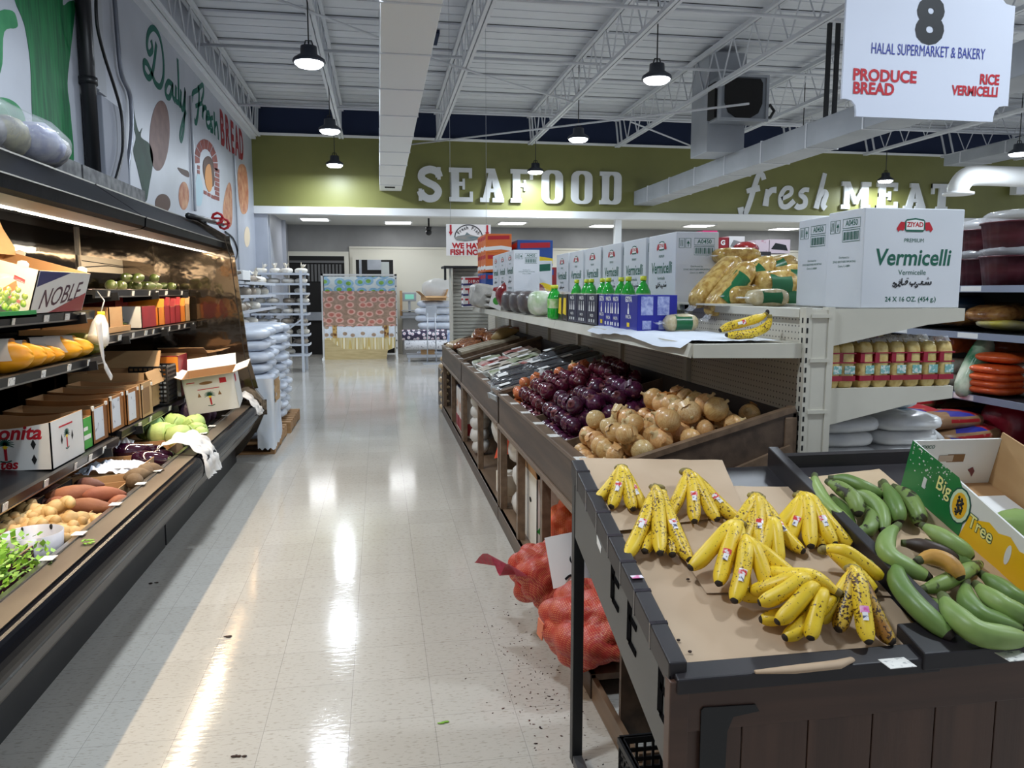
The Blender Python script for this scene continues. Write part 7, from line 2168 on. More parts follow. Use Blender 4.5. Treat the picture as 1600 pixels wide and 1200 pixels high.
for k, (px, py) in enumerate([(958, 903), (984, 967), (1033, 1075)]):
    p = onX(TX0 - .009, px, py); s_ = .062; b = MB(); u, v = -p.y, p.z
    b.stroke([(u - .004, v - s_), (u - .002, v + s_ * .95)], .03, .002, M=Ms, smooth=False)
    for q in (-.95, .1, .9): b.stroke([(u - .004, v + q * s_), (u + .052, v + q * s_ - .010)], .017, .002, M=Ms, smooth=False)
    TBL(b, 'price_hook', m_hook, gb_)
for k, (px, py) in enumerate([(936, 846)]):
    p = onX(TX0 - .009, px, py); b = MB(); u, v = -p.y, p.z
    b.prism([(u - .022, v + .012), (u - .02, v - .012), (u + .02, v - .028), (u + .024, v - .01)], 0, .0012, M=Ms); TBL(b, 'white_sticker', m_paper, gb_)
p = onT(993, 901, .031)
b = MB().box(p.x - .012, p.x + .018, p.y - .012, p.y + .012, p.z, p.z + .001); TBL(b, 'fruit_sticker', mat('pink_white_sticker', S(232, 226, 236), S(220, 110, 170), sc=30, rough=.4, ramp=(.5, .6)), rim)
TBL(MB().box(TX0 - .012, TX1, TY0 - .012, TY0 + .012, .615, .728), 'front_top_board', m_plankh, bev=.003)
for i in range(9):
    x = TX0 + .0 + i * .16
    TBL(MB().box(x + .0015, min(x + .1585, TX1), TY0 - .004, TY0 + .012, .03, .613), 'front_plank', m_plank, bev=.002)
TBL(MB().box(TX0 - .014, TX0 + .03, TY0 - .014, TY0 + .02, .0, .735), 'corner_trim', m_plankh, bev=.003)
p, q = onY(TY0 - .013, 1095, 1105), onY(TY0 - .013, 1182, 1200)
b = MB(); Mf = face((0, TY0 - .0125, 0), (1, 0, 0), (0, 0, 1))
b.prism([(p.x, p.z - .006), (p.x + .006, p.z), (q.x - .01, p.z - .004), (q.x, p.z - .02), (p.x + .075, p.z - .028), (p.x + .062, p.z - .06), (p.x + .06, p.z - .16), (p.x, p.z - .16)][::-1], 0, .004, M=Mf)
TBL(b, 'corner_plate', m_black)
TBL(MB().box(.80, TX1, 2.455, 2.475, 0, .70), 'rear_panel', m_bin)
TBL(MB().box(.78, .80, 1.98, 2.75, 0, .09).box(.78, 1.9, 2.2, 2.22, 0, .12), 'base_rail', m_binc)
po = TBL(MB().box(.605, .64, 2.365, 2.40, 0, .985), 'metal_post', m_black, bev=.002)
TBL(MB().box(.607, .638, 2.05, 2.37, 0, .028), 'foot_bar', mat('grey_metal_bar', S(90, 90, 92), rough=.4, metal=.5), po)
for i, (px, py) in enumerate([(1402, 1036), (1585, 1025)]):
    p = onT(px, py, .024)
    put(MB().box(-.032, .032, -.022, .022, 0, .0012).build('price_card', m_tag), 'white price card on the front rim of the banana table, ' + ['left one', 'right one'][i], 'card').location = (p.x, min(p.y, TY0 + .05), tz(min(p.y, TY0 + .05)) + .0235)
m_kpaper = mat('kraft_paper', S(196, 172, 144), S(186, 160, 132), sc=3, rough=.75, bump=.12, bsc=6)


def paper_sheet(label, pts, lift, seed, m=None, name='kraft_paper'):
    """a sheet laid on the tilted tray: four corner points (x, y)"""
    a, b_, c, d = [Vector(p) for p in pts]
    b = MB()
    b.grid(lambda u, v: (lambda q: Vector((q.x, q.y, tz(q.y) + lift + .004 * abs(nz((q.x * 5, q.y * 5, seed), 1.4)) + .002 * nz((q.x * 18, q.y * 18, seed), 1))))((a * (1 - u) + b_ * u) * (1 - v) + (d * (1 - u) + c * u) * v), 26, 26)
    return prod(name, b, m or m_kpaper, label, 'paper')


paper_sheet('brown kraft paper covering the front left of the banana tray', [(TX0 + .035, 1.555), (1.275, 1.56), (1.275, 2.0), (TX0 + .035, 2.14)], -.009, 1)
paper_sheet('brown kraft paper sheet under the middle banana bunches', [(.80, 1.78), (1.275, 1.72), (1.278, 2.25), (.78, 2.30)], -.003, 2)
paper_sheet('brown kraft paper at the back of the tray overlapping the bin edge', [(TX0 + .02, 2.05), (1.06, 2.10), (1.13, 2.42), (TX0 + .03, 2.47)], .004, 3)
paper_sheet('torn brown paper under the green plantains', [(1.33, 1.60), (1.66, 1.60), (1.66, 2.34), (1.33, 2.30)], -.006, 4, mat('pale_kraft_paper', S(208, 182, 148), S(196, 168, 134), sc=3, rough=.75, bump=.3, bsc=8))
b = MB().tube([onT(px, py, .012) for px, py in ((1180, 1050), (1240, 1046), (1310, 1038), (1332, 1030))], [.006, .013, .014, .008], 8, flat=.6)
prod('paper_roll', b, m_kpaper, 'rolled up edge of brown paper at the front rim of the banana tray', 'paper')
for k, (px, py) in enumerate([(1075, 905), (1052, 1010), (1078, 1018), (1060, 1000), (1330, 722), (1455, 775)]):
    if k >= 4: continue
    prod('fruit_crumb', MB().ell((0, 0, 0), .005, .004, .003, 7, 5), m_litter, 'dark crumb on the brown paper, ' + ['by the front banana tip', 'left of three', 'right of three', 'upper of three'][k], 'crumb', loc=onT(px, py, -.002))

# bananas
m_ban = bpy.data.materials.new('banana_skin'); m_ban.use_nodes = True


def banana_mat(m, base, base2, spot, amt, tipgreen=None):
    nt = m.node_tree; N, L = nt.nodes, nt.links; b = N['Principled BSDF']
    tc = N.new('ShaderNodeTexCoord')
    mp = N.new('ShaderNodeMapping'); L.new(tc.outputs['Object'], mp.inputs[0])
    oi = N.new('ShaderNodeObjectInfo'); mm = N.new('ShaderNodeMath'); mm.operation = 'MULTIPLY'; mm.inputs[1].default_value = 41; L.new(oi.outputs['Random'], mm.inputs[0]); L.new(mm.outputs[0], mp.inputs['Location'])
    n0 = N.new('ShaderNodeTexNoise'); n0.inputs['Scale'].default_value = 14; L.new(mp.outputs[0], n0.inputs['Vector'])
    r0 = N.new('ShaderNodeValToRGB'); r0.color_ramp.elements[0].color = base; r0.color_ramp.elements[1].color = base2; r0.color_ramp.elements[0].position = .35; r0.color_ramp.elements[1].position = .65
    L.new(n0.outputs['Fac'], r0.inputs[0])
    n1 = N.new('ShaderNodeTexNoise'); n1.inputs['Scale'].default_value = 170; n1.inputs['Detail'].default_value = 2; L.new(mp.outputs[0], n1.inputs['Vector'])
    n2 = N.new('ShaderNodeTexNoise'); n2.inputs['Scale'].default_value = 22; n2.inputs['Detail'].default_value = 3; L.new(mp.outputs[0], n2.inputs['Vector'])
    a = N.new('ShaderNodeMath'); a.operation = 'MULTIPLY_ADD'; a.inputs[1].default_value = .55; L.new(n2.outputs['Fac'], a.inputs[0]); L.new(n1.outputs['Fac'], a.inputs[2])
    r1 = N.new('ShaderNodeValToRGB'); r1.color_ramp.elements[0].position = amt; r1.color_ramp.elements[1].position = amt + .05
    r1.color_ramp.elements[0].color = (0, 0, 0, 1); r1.color_ramp.elements[1].color = (1, 1, 1, 1)
    L.new(a.outputs[0], r1.inputs[0])
    mx = N.new('ShaderNodeMix'); mx.data_type = 'RGBA'; L.new(r1.outputs[0], mx.inputs[0]); L.new(r0.outputs[0], mx.inputs[6]); mx.inputs[7].default_value = spot
    L.new(mx.outputs[2], b.inputs['Base Color']); b.inputs['Roughness'].default_value = .42
    bp = N.new('ShaderNodeBump'); bp.inputs['Strength'].default_value = .08; bp.inputs['Distance'].default_value = .003; L.new(n2.outputs['Fac'], bp.inputs['Height']); L.new(bp.outputs[0], b.inputs['Normal'])
    return m


SPOT = S(86, 52, 22)
banana_mat(m_ban, S(236, 202, 46), S(226, 190, 34), SPOT, .925)
m_bans = banana_mat(bpy.data.materials.new('banana_skin_spotted') if True else None, S(232, 200, 50), S(222, 186, 38), SPOT, .85) if False else None


def newm(name):
    m = bpy.data.materials.new(name); m.use_nodes = True; return m


m_bans = banana_mat(newm('banana_skin_spotted'), S(234, 200, 52), S(222, 186, 40), SPOT, .865)
m_banc = banana_mat(newm('banana_skin_clean'), S(238, 204, 50), S(228, 192, 36), SPOT, .96)
m_banb = banana_mat(newm('banana_skin_overripe'), S(214, 178, 52), S(150, 100, 34), S(60, 34, 20), .80)
m_stem = mat('banana_stem', S(150, 136, 60), S(110, 92, 44), sc=30, rough=.6)
m_tip = mat('banana_tip', S(46, 36, 28), rough=.7)
m_stk = mat('red_fruit_sticker', S(206, 52, 50), S(232, 226, 230), sc=70, rough=.35, ramp=(.48, .56))
m_stkw = mat('white_barcode_sticker', S(236, 234, 236), S(90, 92, 120), sc=90, rough=.35, ramp=(.55, .62))
m_stkp = mat('pink_fruit_sticker', S(216, 60, 160), S(240, 200, 226), sc=60, rough=.35)


def fruit(name, pts, r, m, par=None, stem=.16, tipm=None, sides=5, nseg=14, stemm=None):
    """a banana: tube along pts with a ribbed section; stem first"""
    P = catmull([Vector(p) for p in pts], 5); n = len(P)
    rs = []
    for i in range(n):
        u = i / (n - 1)
        if u < stem: q = .42 + .12 * (u / stem)
        else:
            v = (u - stem) / (1 - stem)
            q = .54 + .46 * math.sin(min(1, v / .32) * PI / 2) if v < .32 else (1.0 if v < .72 else max(.30, math.cos((v - .72) / .28 * 1.25)))
        rs.append(r * q)
    b = MB(); nn = 15
    k0 = len(b.v)
    b.tube(P, rs, nn)
    # ribs: push the section towards a soft pentagon
    for i in range(n):
        c = P[i]
        for k in range(nn):
            a = 2 * PI * k / nn
            j = k0 + i * nn + k
            b.v[j] = c + (b.v[j] - c) * (1 + .055 * math.cos(5 * a))
    for fi, f in enumerate(b.f):
        i = min(f) // nn if len(f) == 4 else (0 if min(f) < nn else n)
        if len(f) > 4: b.mi[fi] = 2
        elif i < n * stem * .7: b.mi[fi] = 1
        elif i >= n - 2: b.mi[fi] = 2
    o = b.build(name, [m, stemm or m_stem, tipm or m_tip], par)
    return o, P, rs


def sticker(par, P, rs, up, u=.62, m=None, side=0.0):
    i = int(u * (len(P) - 1)); c, t_ = P[i], (P[i + 1] - P[i - 1]).normalized()
    n_ = (up - t_ * up.dot(t_)).normalized(); w = t_.cross(n_)
    b = MB(); R_ = rs[i] * 1.055 + .0006
    def fn(a, v, sx, off):
        th = (v - .5) * .95 + side
        return c + t_ * (off + (a - .5) * sx) + (n_ * math.cos(th) + w * math.sin(th)) * R_
    b.grid(lambda a, v: fn(a, v, .016, 0), 3, 6); b.build('fruit_sticker', m or m_stk, par)
    b = MB(); b.grid(lambda a, v: fn(a, .2 + .6 * v, .020, .017), 3, 4); b.build('barcode_sticker', m_stkw, par)


def bunch(label, crown, tip, fans, m=None, r=.0185, hc=.055, arch=.03, sag=.0, stk=(), stkm=None, lift=0.0, rr_=None, group='banana bunches on the tray', L=None):
    """fans: (angle in degrees, length factor, height offset) per banana; crown / tip in pixels on the tray"""
    c, e = onT(*crown, hc * .5 + lift), onT(*tip, .0 + lift)
    d = Vector((e.x - c.x, e.y - c.y, 0)); 
    N_ = Vector((0, -TB, 1)).normalized()
    d = Vector((d.x, d.y, d.y * TB)); Ln = L or d.length; d.normalize()
    w = N_.cross(d).normalized()
    base = Vector((c.x, c.y, tz(c.y)))
    t = thing('banana_bunch', label, 'bananas', base, group=group)
    for i, (ang, lf, dh) in enumerate(fans):
        a = math.radians(ang); dr = d * math.cos(a) + w * math.sin(a); wr = N_.cross(dr)
        Lb = Ln * lf; side = .25 * a
        def at(u, h, lat=0.0): return dr * (Lb * u) + N_ * (h + lift) + wr * lat + w * (.010 * (i - (len(fans) - 1) / 2)) * (1 - u)
        h0 = hc + dh * .4
        sw = -math.sin(a) * .10 * Lb
        pts = [at(0, h0), at(.14, h0 + arch * .25, sw * .2), at(.36, max(r, h0 * .72 + arch * .62 + dh * .6), sw * .8), at(.62, max(r, h0 * .4 + arch * .55 + dh * .8), sw), at(.84, max(r, h0 * .16 + arch * .25 + dh), sw * .6), at(1.0, max(r * .8, arch * .0 + dh + r * .5), 0)]
        mm_ = m[i % len(m)] if isinstance(m, list) else (m or m_ban)
        o, P, rs = fruit('banana', pts, r * (1 if lf > .7 else .95), mm_, t)
        if i in stk:
            vd = (Vector((0, 0, CAM_H)) - base).normalized()
            sticker(o, P, rs, (N_ * .7 + vd * .6), .60 + .06 * (i % 2), stkm)
    MB().ell((0, 0, 0), .022, .014, .012, 10, 6, M=Matrix.Translation(N_ * (hc + lift + .002)) @ Matrix.Rotation(math.atan2(w.y, w.x), 4, 'Z')).build('bunch_crown', m_stem, t)
    return t


bunch('spotted banana bunch at the back left corner of the tray beside the onions', (968, 742), (985, 806), [(16, .95, .0), (2, 1.0, .01), (-18, 1.0, .012), (-38, .85, .0)], m_bans, stk=(0, 2), r=.019)
bunch('banana bunch with three upright front fingers in the left of the tray', (1025, 774), (1033, 884), [(14, 1.0, .008), (-1, .98, .02), (-17, 1.08, .006), (6, .92, -.02), (-9, .92, -.02)], m_bans, stk=(0, 2), arch=.035, r=.0205)
bunch('spotted banana bunch at the back middle of the tray', (1068, 748), (1100, 824), [(28, 1.05, .0), (10, 1.0, .012), (-8, 1.05, .012), (-30, 1.15, .0)], m_bans, stk=(0, 2), r=.0195)
bunch('heavily spotted banana bunch in the middle of the tray behind the curved ones', (1177, 786), (1178, 868), [(34, 1.0, .0), (16, .98, .014), (2, 1.15, .018), (-22, 1.05, .01), (-12, 1.5, .0)], m_bans, stk=(0, 2), r=.0195, lift=.004)
bunch('clean yellow banana bunch of curved fingers left of the tray middle', (1150, 830), (1108, 922), [(20, .98, .0), (4, 1.0, .014), (-16, .92, .012)], m_banc, stk=(1,), arch=.05, r=.021, lift=.012)
bunch('pair of bananas standing behind the crossed middle bunch', (1203, 824), (1207, 888), [(6, 1.0, .01), (-14, 1.0, .01)], m_ban, r=.019, lift=.0)
bunch('banana bunch with a marked finger fanned over the tray middle', (1150, 856), (1190, 948), [(44, 1.35, .0), (26, 1.0, -.01), (8, 1.05, .014), (-22, 1.15, .016)], m_ban, stk=(0, 3), r=.0205, hc=.075, lift=.008)
bunch('large clean banana bunch at the right against the divider', (1250, 786), (1272, 866), [(32, .95, .0), (14, .98, .02), (-4, 1.08, .02), (-20, 1.05, .01), (-36, 1.15, .0), (6, .95, -.02)], m_banc, stk=(1, 3), r=.021, arch=.04)
bunch('small banana bunch pointing right beside the divider', (1280, 872), (1372, 928), [(14, 1.0, .02), (-6, 1.0, .0), (28, .75, .0)], m_ban, r=.020, arch=.03)
bunch('jumbled banana bunch at the front middle of the tray', (1284, 940), (1238, 1008), [(-56, 1.1, .03), (-34, 1.12, .045), (-14, 1.1, .035), (12, .95, .02), (-62, 1.3, -.0), (-30, 1.1, -.008), (-6, 1.08, -.01), (-84, 1.0, .04)], m_ban, r=.0195, hc=.06, arch=.03)
bunch('overripe brown speckled banana bunch at the front right of the tray', (1322, 908), (1338, 1012), [(26, .98, .0), (6, 1.06, .016), (-14, .9, .008), (-32, .85, .0)], [m_banb, m_bans, m_banb, m_ban], stk=(1,), stkm=m_stkp, r=.0205, hc=.085, arch=.03)

# bananas forgotten on the gondola shelf
t = thing('banana_bunch', 'two yellow bananas lying on the white paper of the gondola shelf', 'bananas', onZ(SZ + .01, 1160, 527))
a0 = Vector(t.location)
def gs(px, py): return onY(a0.y, px, py) - a0
for i, pts in enumerate([[(1199, 489), (1192, 494), (1180, 499), (1160, 505), (1140, 510), (1124, 517)], [(1199, 491), (1198, 502), (1190, 512), (1172, 520), (1150, 523), (1130, 523)]]):
    o, P, rs = fruit('banana', [gs(*p) + Vector((0, -.02 * i, 0)) for p in pts], .0185, m_bans, t)
    if i == 0: sticker(o, P, rs, Vector((-.2, -1, .3)), .62)
MB().ell(gs(1199, 488), .009, .009, .012, 8, 6).build('bunch_crown', m_tip, t)

# plantains
m_plt = mat('plantain_green', S(120, 146, 76), S(96, 126, 60), sc=5, rough=.42, bump=.15, bsc=14, rnd=.08)
m_pltp = mat('plantain_pale', S(148, 170, 96), S(122, 150, 78), sc=5, rough=.42, bump=.15, bsc=14, rnd=.06)
m_plts = mat('plantain_speckled', S(124, 146, 76), S(48, 44, 28), sc=26, rough=.45, ramp=(.54, .60), rnd=.05)
m_pltd = mat('plantain_dark', S(64, 48, 36), S(150, 104, 52), sc=6, rough=.5, ramp=(.55, .75))
m_plty = mat('plantain_yellowing', S(202, 150, 70), S(64, 40, 26), sc=9, rough=.45, ramp=(.5, .68))
m_pstem = mat('plantain_stem', S(92, 104, 54), S(56, 52, 34), sc=20, rough=.6)
PL = [
    ([(1273, 742), (1276, 765), (1298, 798), (1332, 822)], .023, .03, m_pltp, 'pale green plantain with a pointed stem at the back left by the divider'),
    ([(1294, 747), (1322, 750), (1352, 762), (1379, 776)], .021, .05, m_plt, 'long plantain lying at the top of the back heap'),
    ([(1292, 752), (1312, 762), (1334, 780), (1342, 806)], .023, .055, m_plts, 'dark speckled plantain curving down in the back heap'),
    ([(1328, 768), (1354, 776), (1376, 798), (1381, 834)], .022, .035, m_pltp, 'curved plantain at the front of the back heap'),
    ([(1348, 790), (1362, 806), (1358, 826), (1338, 836)], .021, .02, m_plts, 'curled plantain with blackened tip in the back heap'),
    ([(1300, 775), (1312, 790), (1322, 806), (1334, 840)], .02, .0, m_plt, 'plantain under the speckled one by the divider'),
    ([(1380, 752), (1392, 775), (1402, 796), (1406, 818)], .023, .045, m_plt, 'upright plantain left of the green carton'),
    ([(1376, 754), (1384, 790), (1390, 806), (1398, 822)], .02, .01, m_plts, 'plantain stem end behind the upright one'),
    ([(1396, 760), (1418, 775), (1432, 800), (1438, 822)], .025, .03, m_plts, 'blotchy plantain against the green carton'),
    ([(1404, 820), (1386, 842), (1392, 872), (1456, 905)], .025, .05, m_pltp, 'large bent plantain in the middle of the compartment'),
    ([(1353, 857), (1366, 876), (1382, 890), (1398, 900)], .018, .01, m_pltp, 'thin plantain lying by the divider in the middle'),
    ([(1404, 870), (1403, 908), (1432, 948), (1488, 998)], .026, .04, m_plt, 'long plantain with a black stem at the front left'),
    ([(1440, 820), (1464, 834), (1494, 852), (1520, 872)], .024, .05, m_pltp, 'straight plantain resting on the green carton side'),
    ([(1408, 848), (1436, 852), (1468, 862), (1500, 880)], .021, .035, m_pltd, 'almost black plantain in the middle of the compartment'),
    ([(1446, 846), (1470, 858), (1496, 872), (1520, 890)], .022, .02, m_plt, 'plantain behind the almost black one'),
    ([(1430, 878), (1456, 870), (1484, 880), (1503, 906)], .022, .07, m_plty, 'half yellow bruised plantain on top in the middle'),
    ([(1436, 922), (1466, 914), (1500, 898), (1533, 880)], .021, .03, m_plts, 'plantain crossing under the bruised yellow one'),
    ([(1510, 908), (1512, 940), (1540, 966), (1600, 984)], .025, .03, m_plt, 'plantain with a raised stem at the front right'),
    ([(1472, 930), (1492, 962), (1536, 992), (1606, 998)], .029, .05, m_pltp, 'biggest plantain lying along the front rim'),
    ([(1524, 912), (1548, 934), (1576, 952), (1612, 968)], .026, .045, m_pltp, 'plantain right of the raised stem'),
    ([(1532, 896), (1558, 914), (1586, 934), (1618, 950)], .025, .02, m_plt, 'plantain at the right edge below the green carton'),
    ([(1450, 934), (1470, 950), (1490, 966), (1510, 985)], .02, .0, m_plts, 'plantain hidden under the biggest front one'),
]
for pts, r, lift, m, lab in PL:
    P = [onT(px, py, lift + .012 * math.sin(PI * i / 3)) for i, (px, py) in enumerate(pts)]
    P[-1] = onT(pts[-1][0], pts[-1][1], max(.012, lift - .012))
    o, _, _ = fruit('plantain', P, r, m, None, stem=.14, tipm=m_tip, stemm=m_pstem)
    put(o, lab, 'plantain', 'green plantains on the table')

# green fruit carton
m_cbig = mat('printed_green', S(38, 128, 66), S(30, 116, 58), sc=5, rough=.35)
CT = thing('fruit_carton', 'open white fruit carton with a green and yellow printed side and a tree emblem', 'carton', (1.665, 2.23, tz(2.23) - .004))
CT.rotation_euler = (TANG, 0, -.04)
cw, cd, ch = .31, .72, .165
t_ = .006
b = MB(); b.box(0, t_, -cd, 0, 0, ch); CL = b.build('carton_side', [m_cwhite], CT)
for v in CL.data.vertices:
    if v.co.z > .1 and v.co.y < -.5: v.co.z = .118
b = MB(); b.box(0, cw, -t_, 0, 0, ch); b.build('carton_back', [m_cwhite], CT)
b = MB(); b.box(cw - t_, cw, -cd, 0, 0, ch + .02); b.build('carton_side', [m_kraft], CT)
MB().box(0, cw, -cd, 0, -.002, .004).build('carton_floor', m_kraftin, CT)
MB().box(0, cw, -cd, -cd + t_, 0, ch).build('carton_front', m_cwhite, CT)
Mk = face((-.001, 0, 0), (0, -1, 0), (0, 0, 1))
MB().prism([(.0, 0), (.29, 0), (.29, .06), (.275, ch * .7), (.23, ch * .97), (.0, ch)], 0, .0005, M=Mk).build('green_print', m_cbig, CL)
b = MB(); r_ = random.Random(2)
for k in range(70):
    x, y, s_ = r_.uniform(.01, .20), ch * (1 - abs(r_.gauss(0, .28))), r_.uniform(.001, .0045)
    if y < .02: continue
    b.prism([(x + s_ * math.cos(a), y + s_ * .8 * math.sin(a)) for a in (0, 1.2, 2.4, 3.6, 4.9)], .0005, .0008, M=Mk)
b.build('worn_flecks', m_cwhite, CL)
MB().prism([(.29, 0), (.70, 0), (.70, .085), (.65, .10), (.60, .088), (.55, .105), (.50, .092), (.46, .11), (.42, .095), (.38, .104), (.34, .085), (.31, .09)], 0, .0005, M=Mk).build('yellow_print', mat('printed_yellow', S(240, 190, 30), S(232, 178, 24), sc=5, rough=.35), CL)
MB().prism(ring(.262, .085, .044, .057), 0, .0010, M=Mk).build('emblem_rim', m_palmg, CL)
MB().prism(ring(.262, .085, .040, .052), 0, .0014, M=Mk).build('emblem_ring', mat('pale_green_print', S(206, 224, 190)), CL)
MB().prism(ring(.262, .085, .030, .041), 0, .0018, M=Mk).build('emblem_fruit', mat('emblem_yellow', S(236, 180, 40)), CL)
b = MB()
for k in range(46):
    a, q = r_.uniform(0, 6.3), r_.random() ** .5
    b.ell((.262 + .014 * q * math.cos(a), .085 + .032 * q * math.sin(a), .002), .0042, .0042, .002, 6, 4, M=Mk)
b.build('emblem_seeds', m_ink, CL)
m_pyel = mat('pale_yellow_print', S(240, 232, 150))
for w_, x_, y_, z_ in (('Big', .182, .100, .062), ('Tree', .358, .068, .056)):
    b = MB(); add_txt(b, w_, x_, y_, z_, M=Mk, bold=.05, sx=.9, z=.0008); b.build('word_outline', m_palmg, CL)
    b = MB(); add_txt(b, w_, x_, y_, z_, M=Mk, bold=.012, sx=.9, z=.0014); b.build('emblem_word', m_pyel, CL)
MB().stroke([(.10, .05), (.10, .085)], .016, .0014, M=Mk).prism(ring(.47, .06, .010, .03), 0, .0014, M=Mk).build('hand_hole', m_cwhite, CL)
Mb = face((0, -t_ - .001, 0), (1, 0, 0), (0, 0, 1))
MB().stroke([(.13, .10), (.19, .10)], .028, .0008, M=Mb).build('hand_hole', m_kraftd, CT)
MB().stroke([(.10, .10), (.15, .10)], .022, .0014, M=Mb).build('torn_flap', mat('tan_flap', S(190, 170, 150)), CT)
b = MB(); b.prism([(.215, .055), (.23, .065), (.24, .05), (.235, .03), (.225, .045)][::-1], 0, .0012, M=Mb); b.build('red_stain', mat('red_stain', S(120, 66, 70)), CT)
b = MB(); add_txt(b, 'MEXICO', .05, .142, .016, M=Mb, bold=.02, sx=.9); b.build('small_print', m_green, CT)
Mr = face((cw - t_ - .001, 0, 0), (0, -1, 0), (0, 0, 1))
MB().stroke([(.19, .07), (.205, .12)], .030, .0008, M=Mr).build('hand_hole', mat('hole_light', S(226, 214, 200)), CT)
MB().box(.02, cw - .02, -cd + .05, -.1, .004, .012).build('white_liner', m_paper, CT)
for k, (x, y) in enumerate(((.16, -.36), (.22, -.58))):
    o = prod('green_fruit', tuber(MB(), .26, .055, k), m_pltp, 'long pale green fruit inside the open fruit carton, ' + ['back one', 'front one'][k], 'fruit', 'green fruit in the carton')
    M_ = Matrix.Translation(CT.location) @ Euler(CT.rotation_euler).to_matrix().to_4x4()
    o.location = M_ @ Vector((x, y, .065)); o.rotation_euler = (0, -.1, -.7)

# red mesh sacks
def netmat(name, c1, c2, cn):
    m = mat(name, c1, c2, sc=20, rough=.45, bump=.3, bsc=60)
    nt = m.node_tree; N, L = nt.nodes, nt.links; b = N['Principled BSDF']
    src = b.inputs['Base Color'].links[0].from_socket
    tc = N.new('ShaderNodeTexCoord'); fs = []
    for ang in (.7, -.7):
        mp = N.new('ShaderNodeMapping'); mp.inputs['Rotation'].default_value = (ang, .4, ang); L.new(tc.outputs['Object'], mp.inputs[0])
        w = N.new('ShaderNodeTexWave'); w.inputs['Scale'].default_value = 46; w.inputs['Distortion'].default_value = .6; L.new(mp.outputs[0], w.inputs[0])
        g = N.new('ShaderNodeMath'); g.operation = 'GREATER_THAN'; g.inputs[1].default_value = .62; L.new(w.outputs['Fac'], g.inputs[0]); fs.append(g)
    mx = N.new('ShaderNodeMath'); mx.operation = 'MAXIMUM'; L.new(fs[0].outputs[0], mx.inputs[0]); L.new(fs[1].outputs[0], mx.inputs[1])
    k = N.new('ShaderNodeMix'); k.data_type = 'RGBA'; L.new(mx.outputs[0], k.inputs[0]); L.new(src, k.inputs[6]); k.inputs[7].default_value = cn
    L.new(k.outputs[2], b.inputs['Base Color'])
    return m


m_net = netmat('red_onion_net', S(186, 84, 54), S(206, 134, 88), S(172, 44, 44))
m_netp = netmat('pink_net', S(150, 60, 72), S(176, 96, 100), S(186, 66, 84))
m_net2 = netmat('orange_onion_net', S(216, 96, 44), S(232, 150, 84), S(214, 70, 34))


def net_sack(label, loc, rx, ry, rz, m, seed, rot, neck=None):
    t = thing('onion_sack', label, 'sack', loc); t.rotation_euler = rot
    def fn(p):
        v = noise.voronoi(Vector((p.x, p.y, p.z)) * 9.5 + Vector((seed, 0, 0)))[0][0]
        return p * (1.08 - .38 * v * v + .08 * nz(p, 4, seed))
    MB().ell((0, 0, 0), rx, ry, rz, 72, 44, fn=fn, pw=.85).build('sack_net', m, t)
    if neck:
        MB().grid(lambda u, v: Vector((-rx * .80 - neck * v, (u - .5) * (.10 + .22 * v) + .02 * math.sin(9 * u), .02 + .05 * v + .035 * math.sin(u * 11) * v)), 14, 8).build('sack_mouth', m_netp, t)
        MB().tube([(-rx * .82, .045 * math.cos(a), .045 * math.sin(a)) for a in [k * PI / 6 for k in range(13)]], .007, 6).build('tie_string', mat('red_string', S(200, 40, 50)), t)
    return t


z0 = .17
ta = net_sack('big red mesh onion sack nearest the table post, slumped on the floor', (.82, 2.86, .262), .21, .22, .15, m_net, 1, (.0, -.15, .3))
MB().box(-.005, .0, -.02, .02, -.05, .04, M=Matrix.Translation((-.21, .06, .03)) @ Matrix.Rotation(.4, 4, 'X')).build('sack_tag', mat('orange_tag', S(226, 130, 96)), ta)
tb = net_sack('second red mesh onion sack with a tied pink mouth lying in the aisle', (.77, 3.42, .265), .21, .17, .155, m_net, 7, (0, .10, .45), .16)
MB().grid(lambda u, v: Vector((-.17 + .28 * u, -.13 - .05 * math.sin(PI * u) - .09 * v, .215 - .20 * v + .03 * math.sin(u * 3))), 10, 8).build('white_sack_label', m_paper, tb)
b = MB(); M_ = face((-.13, -.226, .105), (1, -.1, 0), (0, .45, 1))
b.stroke([(.0, -.05), (.03, -.035), (.055, -.045), (.06, .0), (.045, .03), (.06, .05), (.075, .03), (.06, .0), (.07, -.03)], .010, .001, M=M_); b.build('black_print', m_ink, tb)
b = MB(); b.prism([(.10, .02), (.17, .03), (.17, .065), (.10, .05)], 0, .0015, M=M_); b.build('yellow_print', m_yel, tb)
b = MB(); b.prism([(.085, -.01), (.14, -.005), (.14, .008), (.085, .005)], 0, .0015, M=M_); b.build('blue_print', m_blue, tb)
net_sack('orange mesh onion sack standing inside under the onion bin', (1.02, 3.92, .30), .15, .16, .185, m_net2, 13, (0, -.2, 1.2))
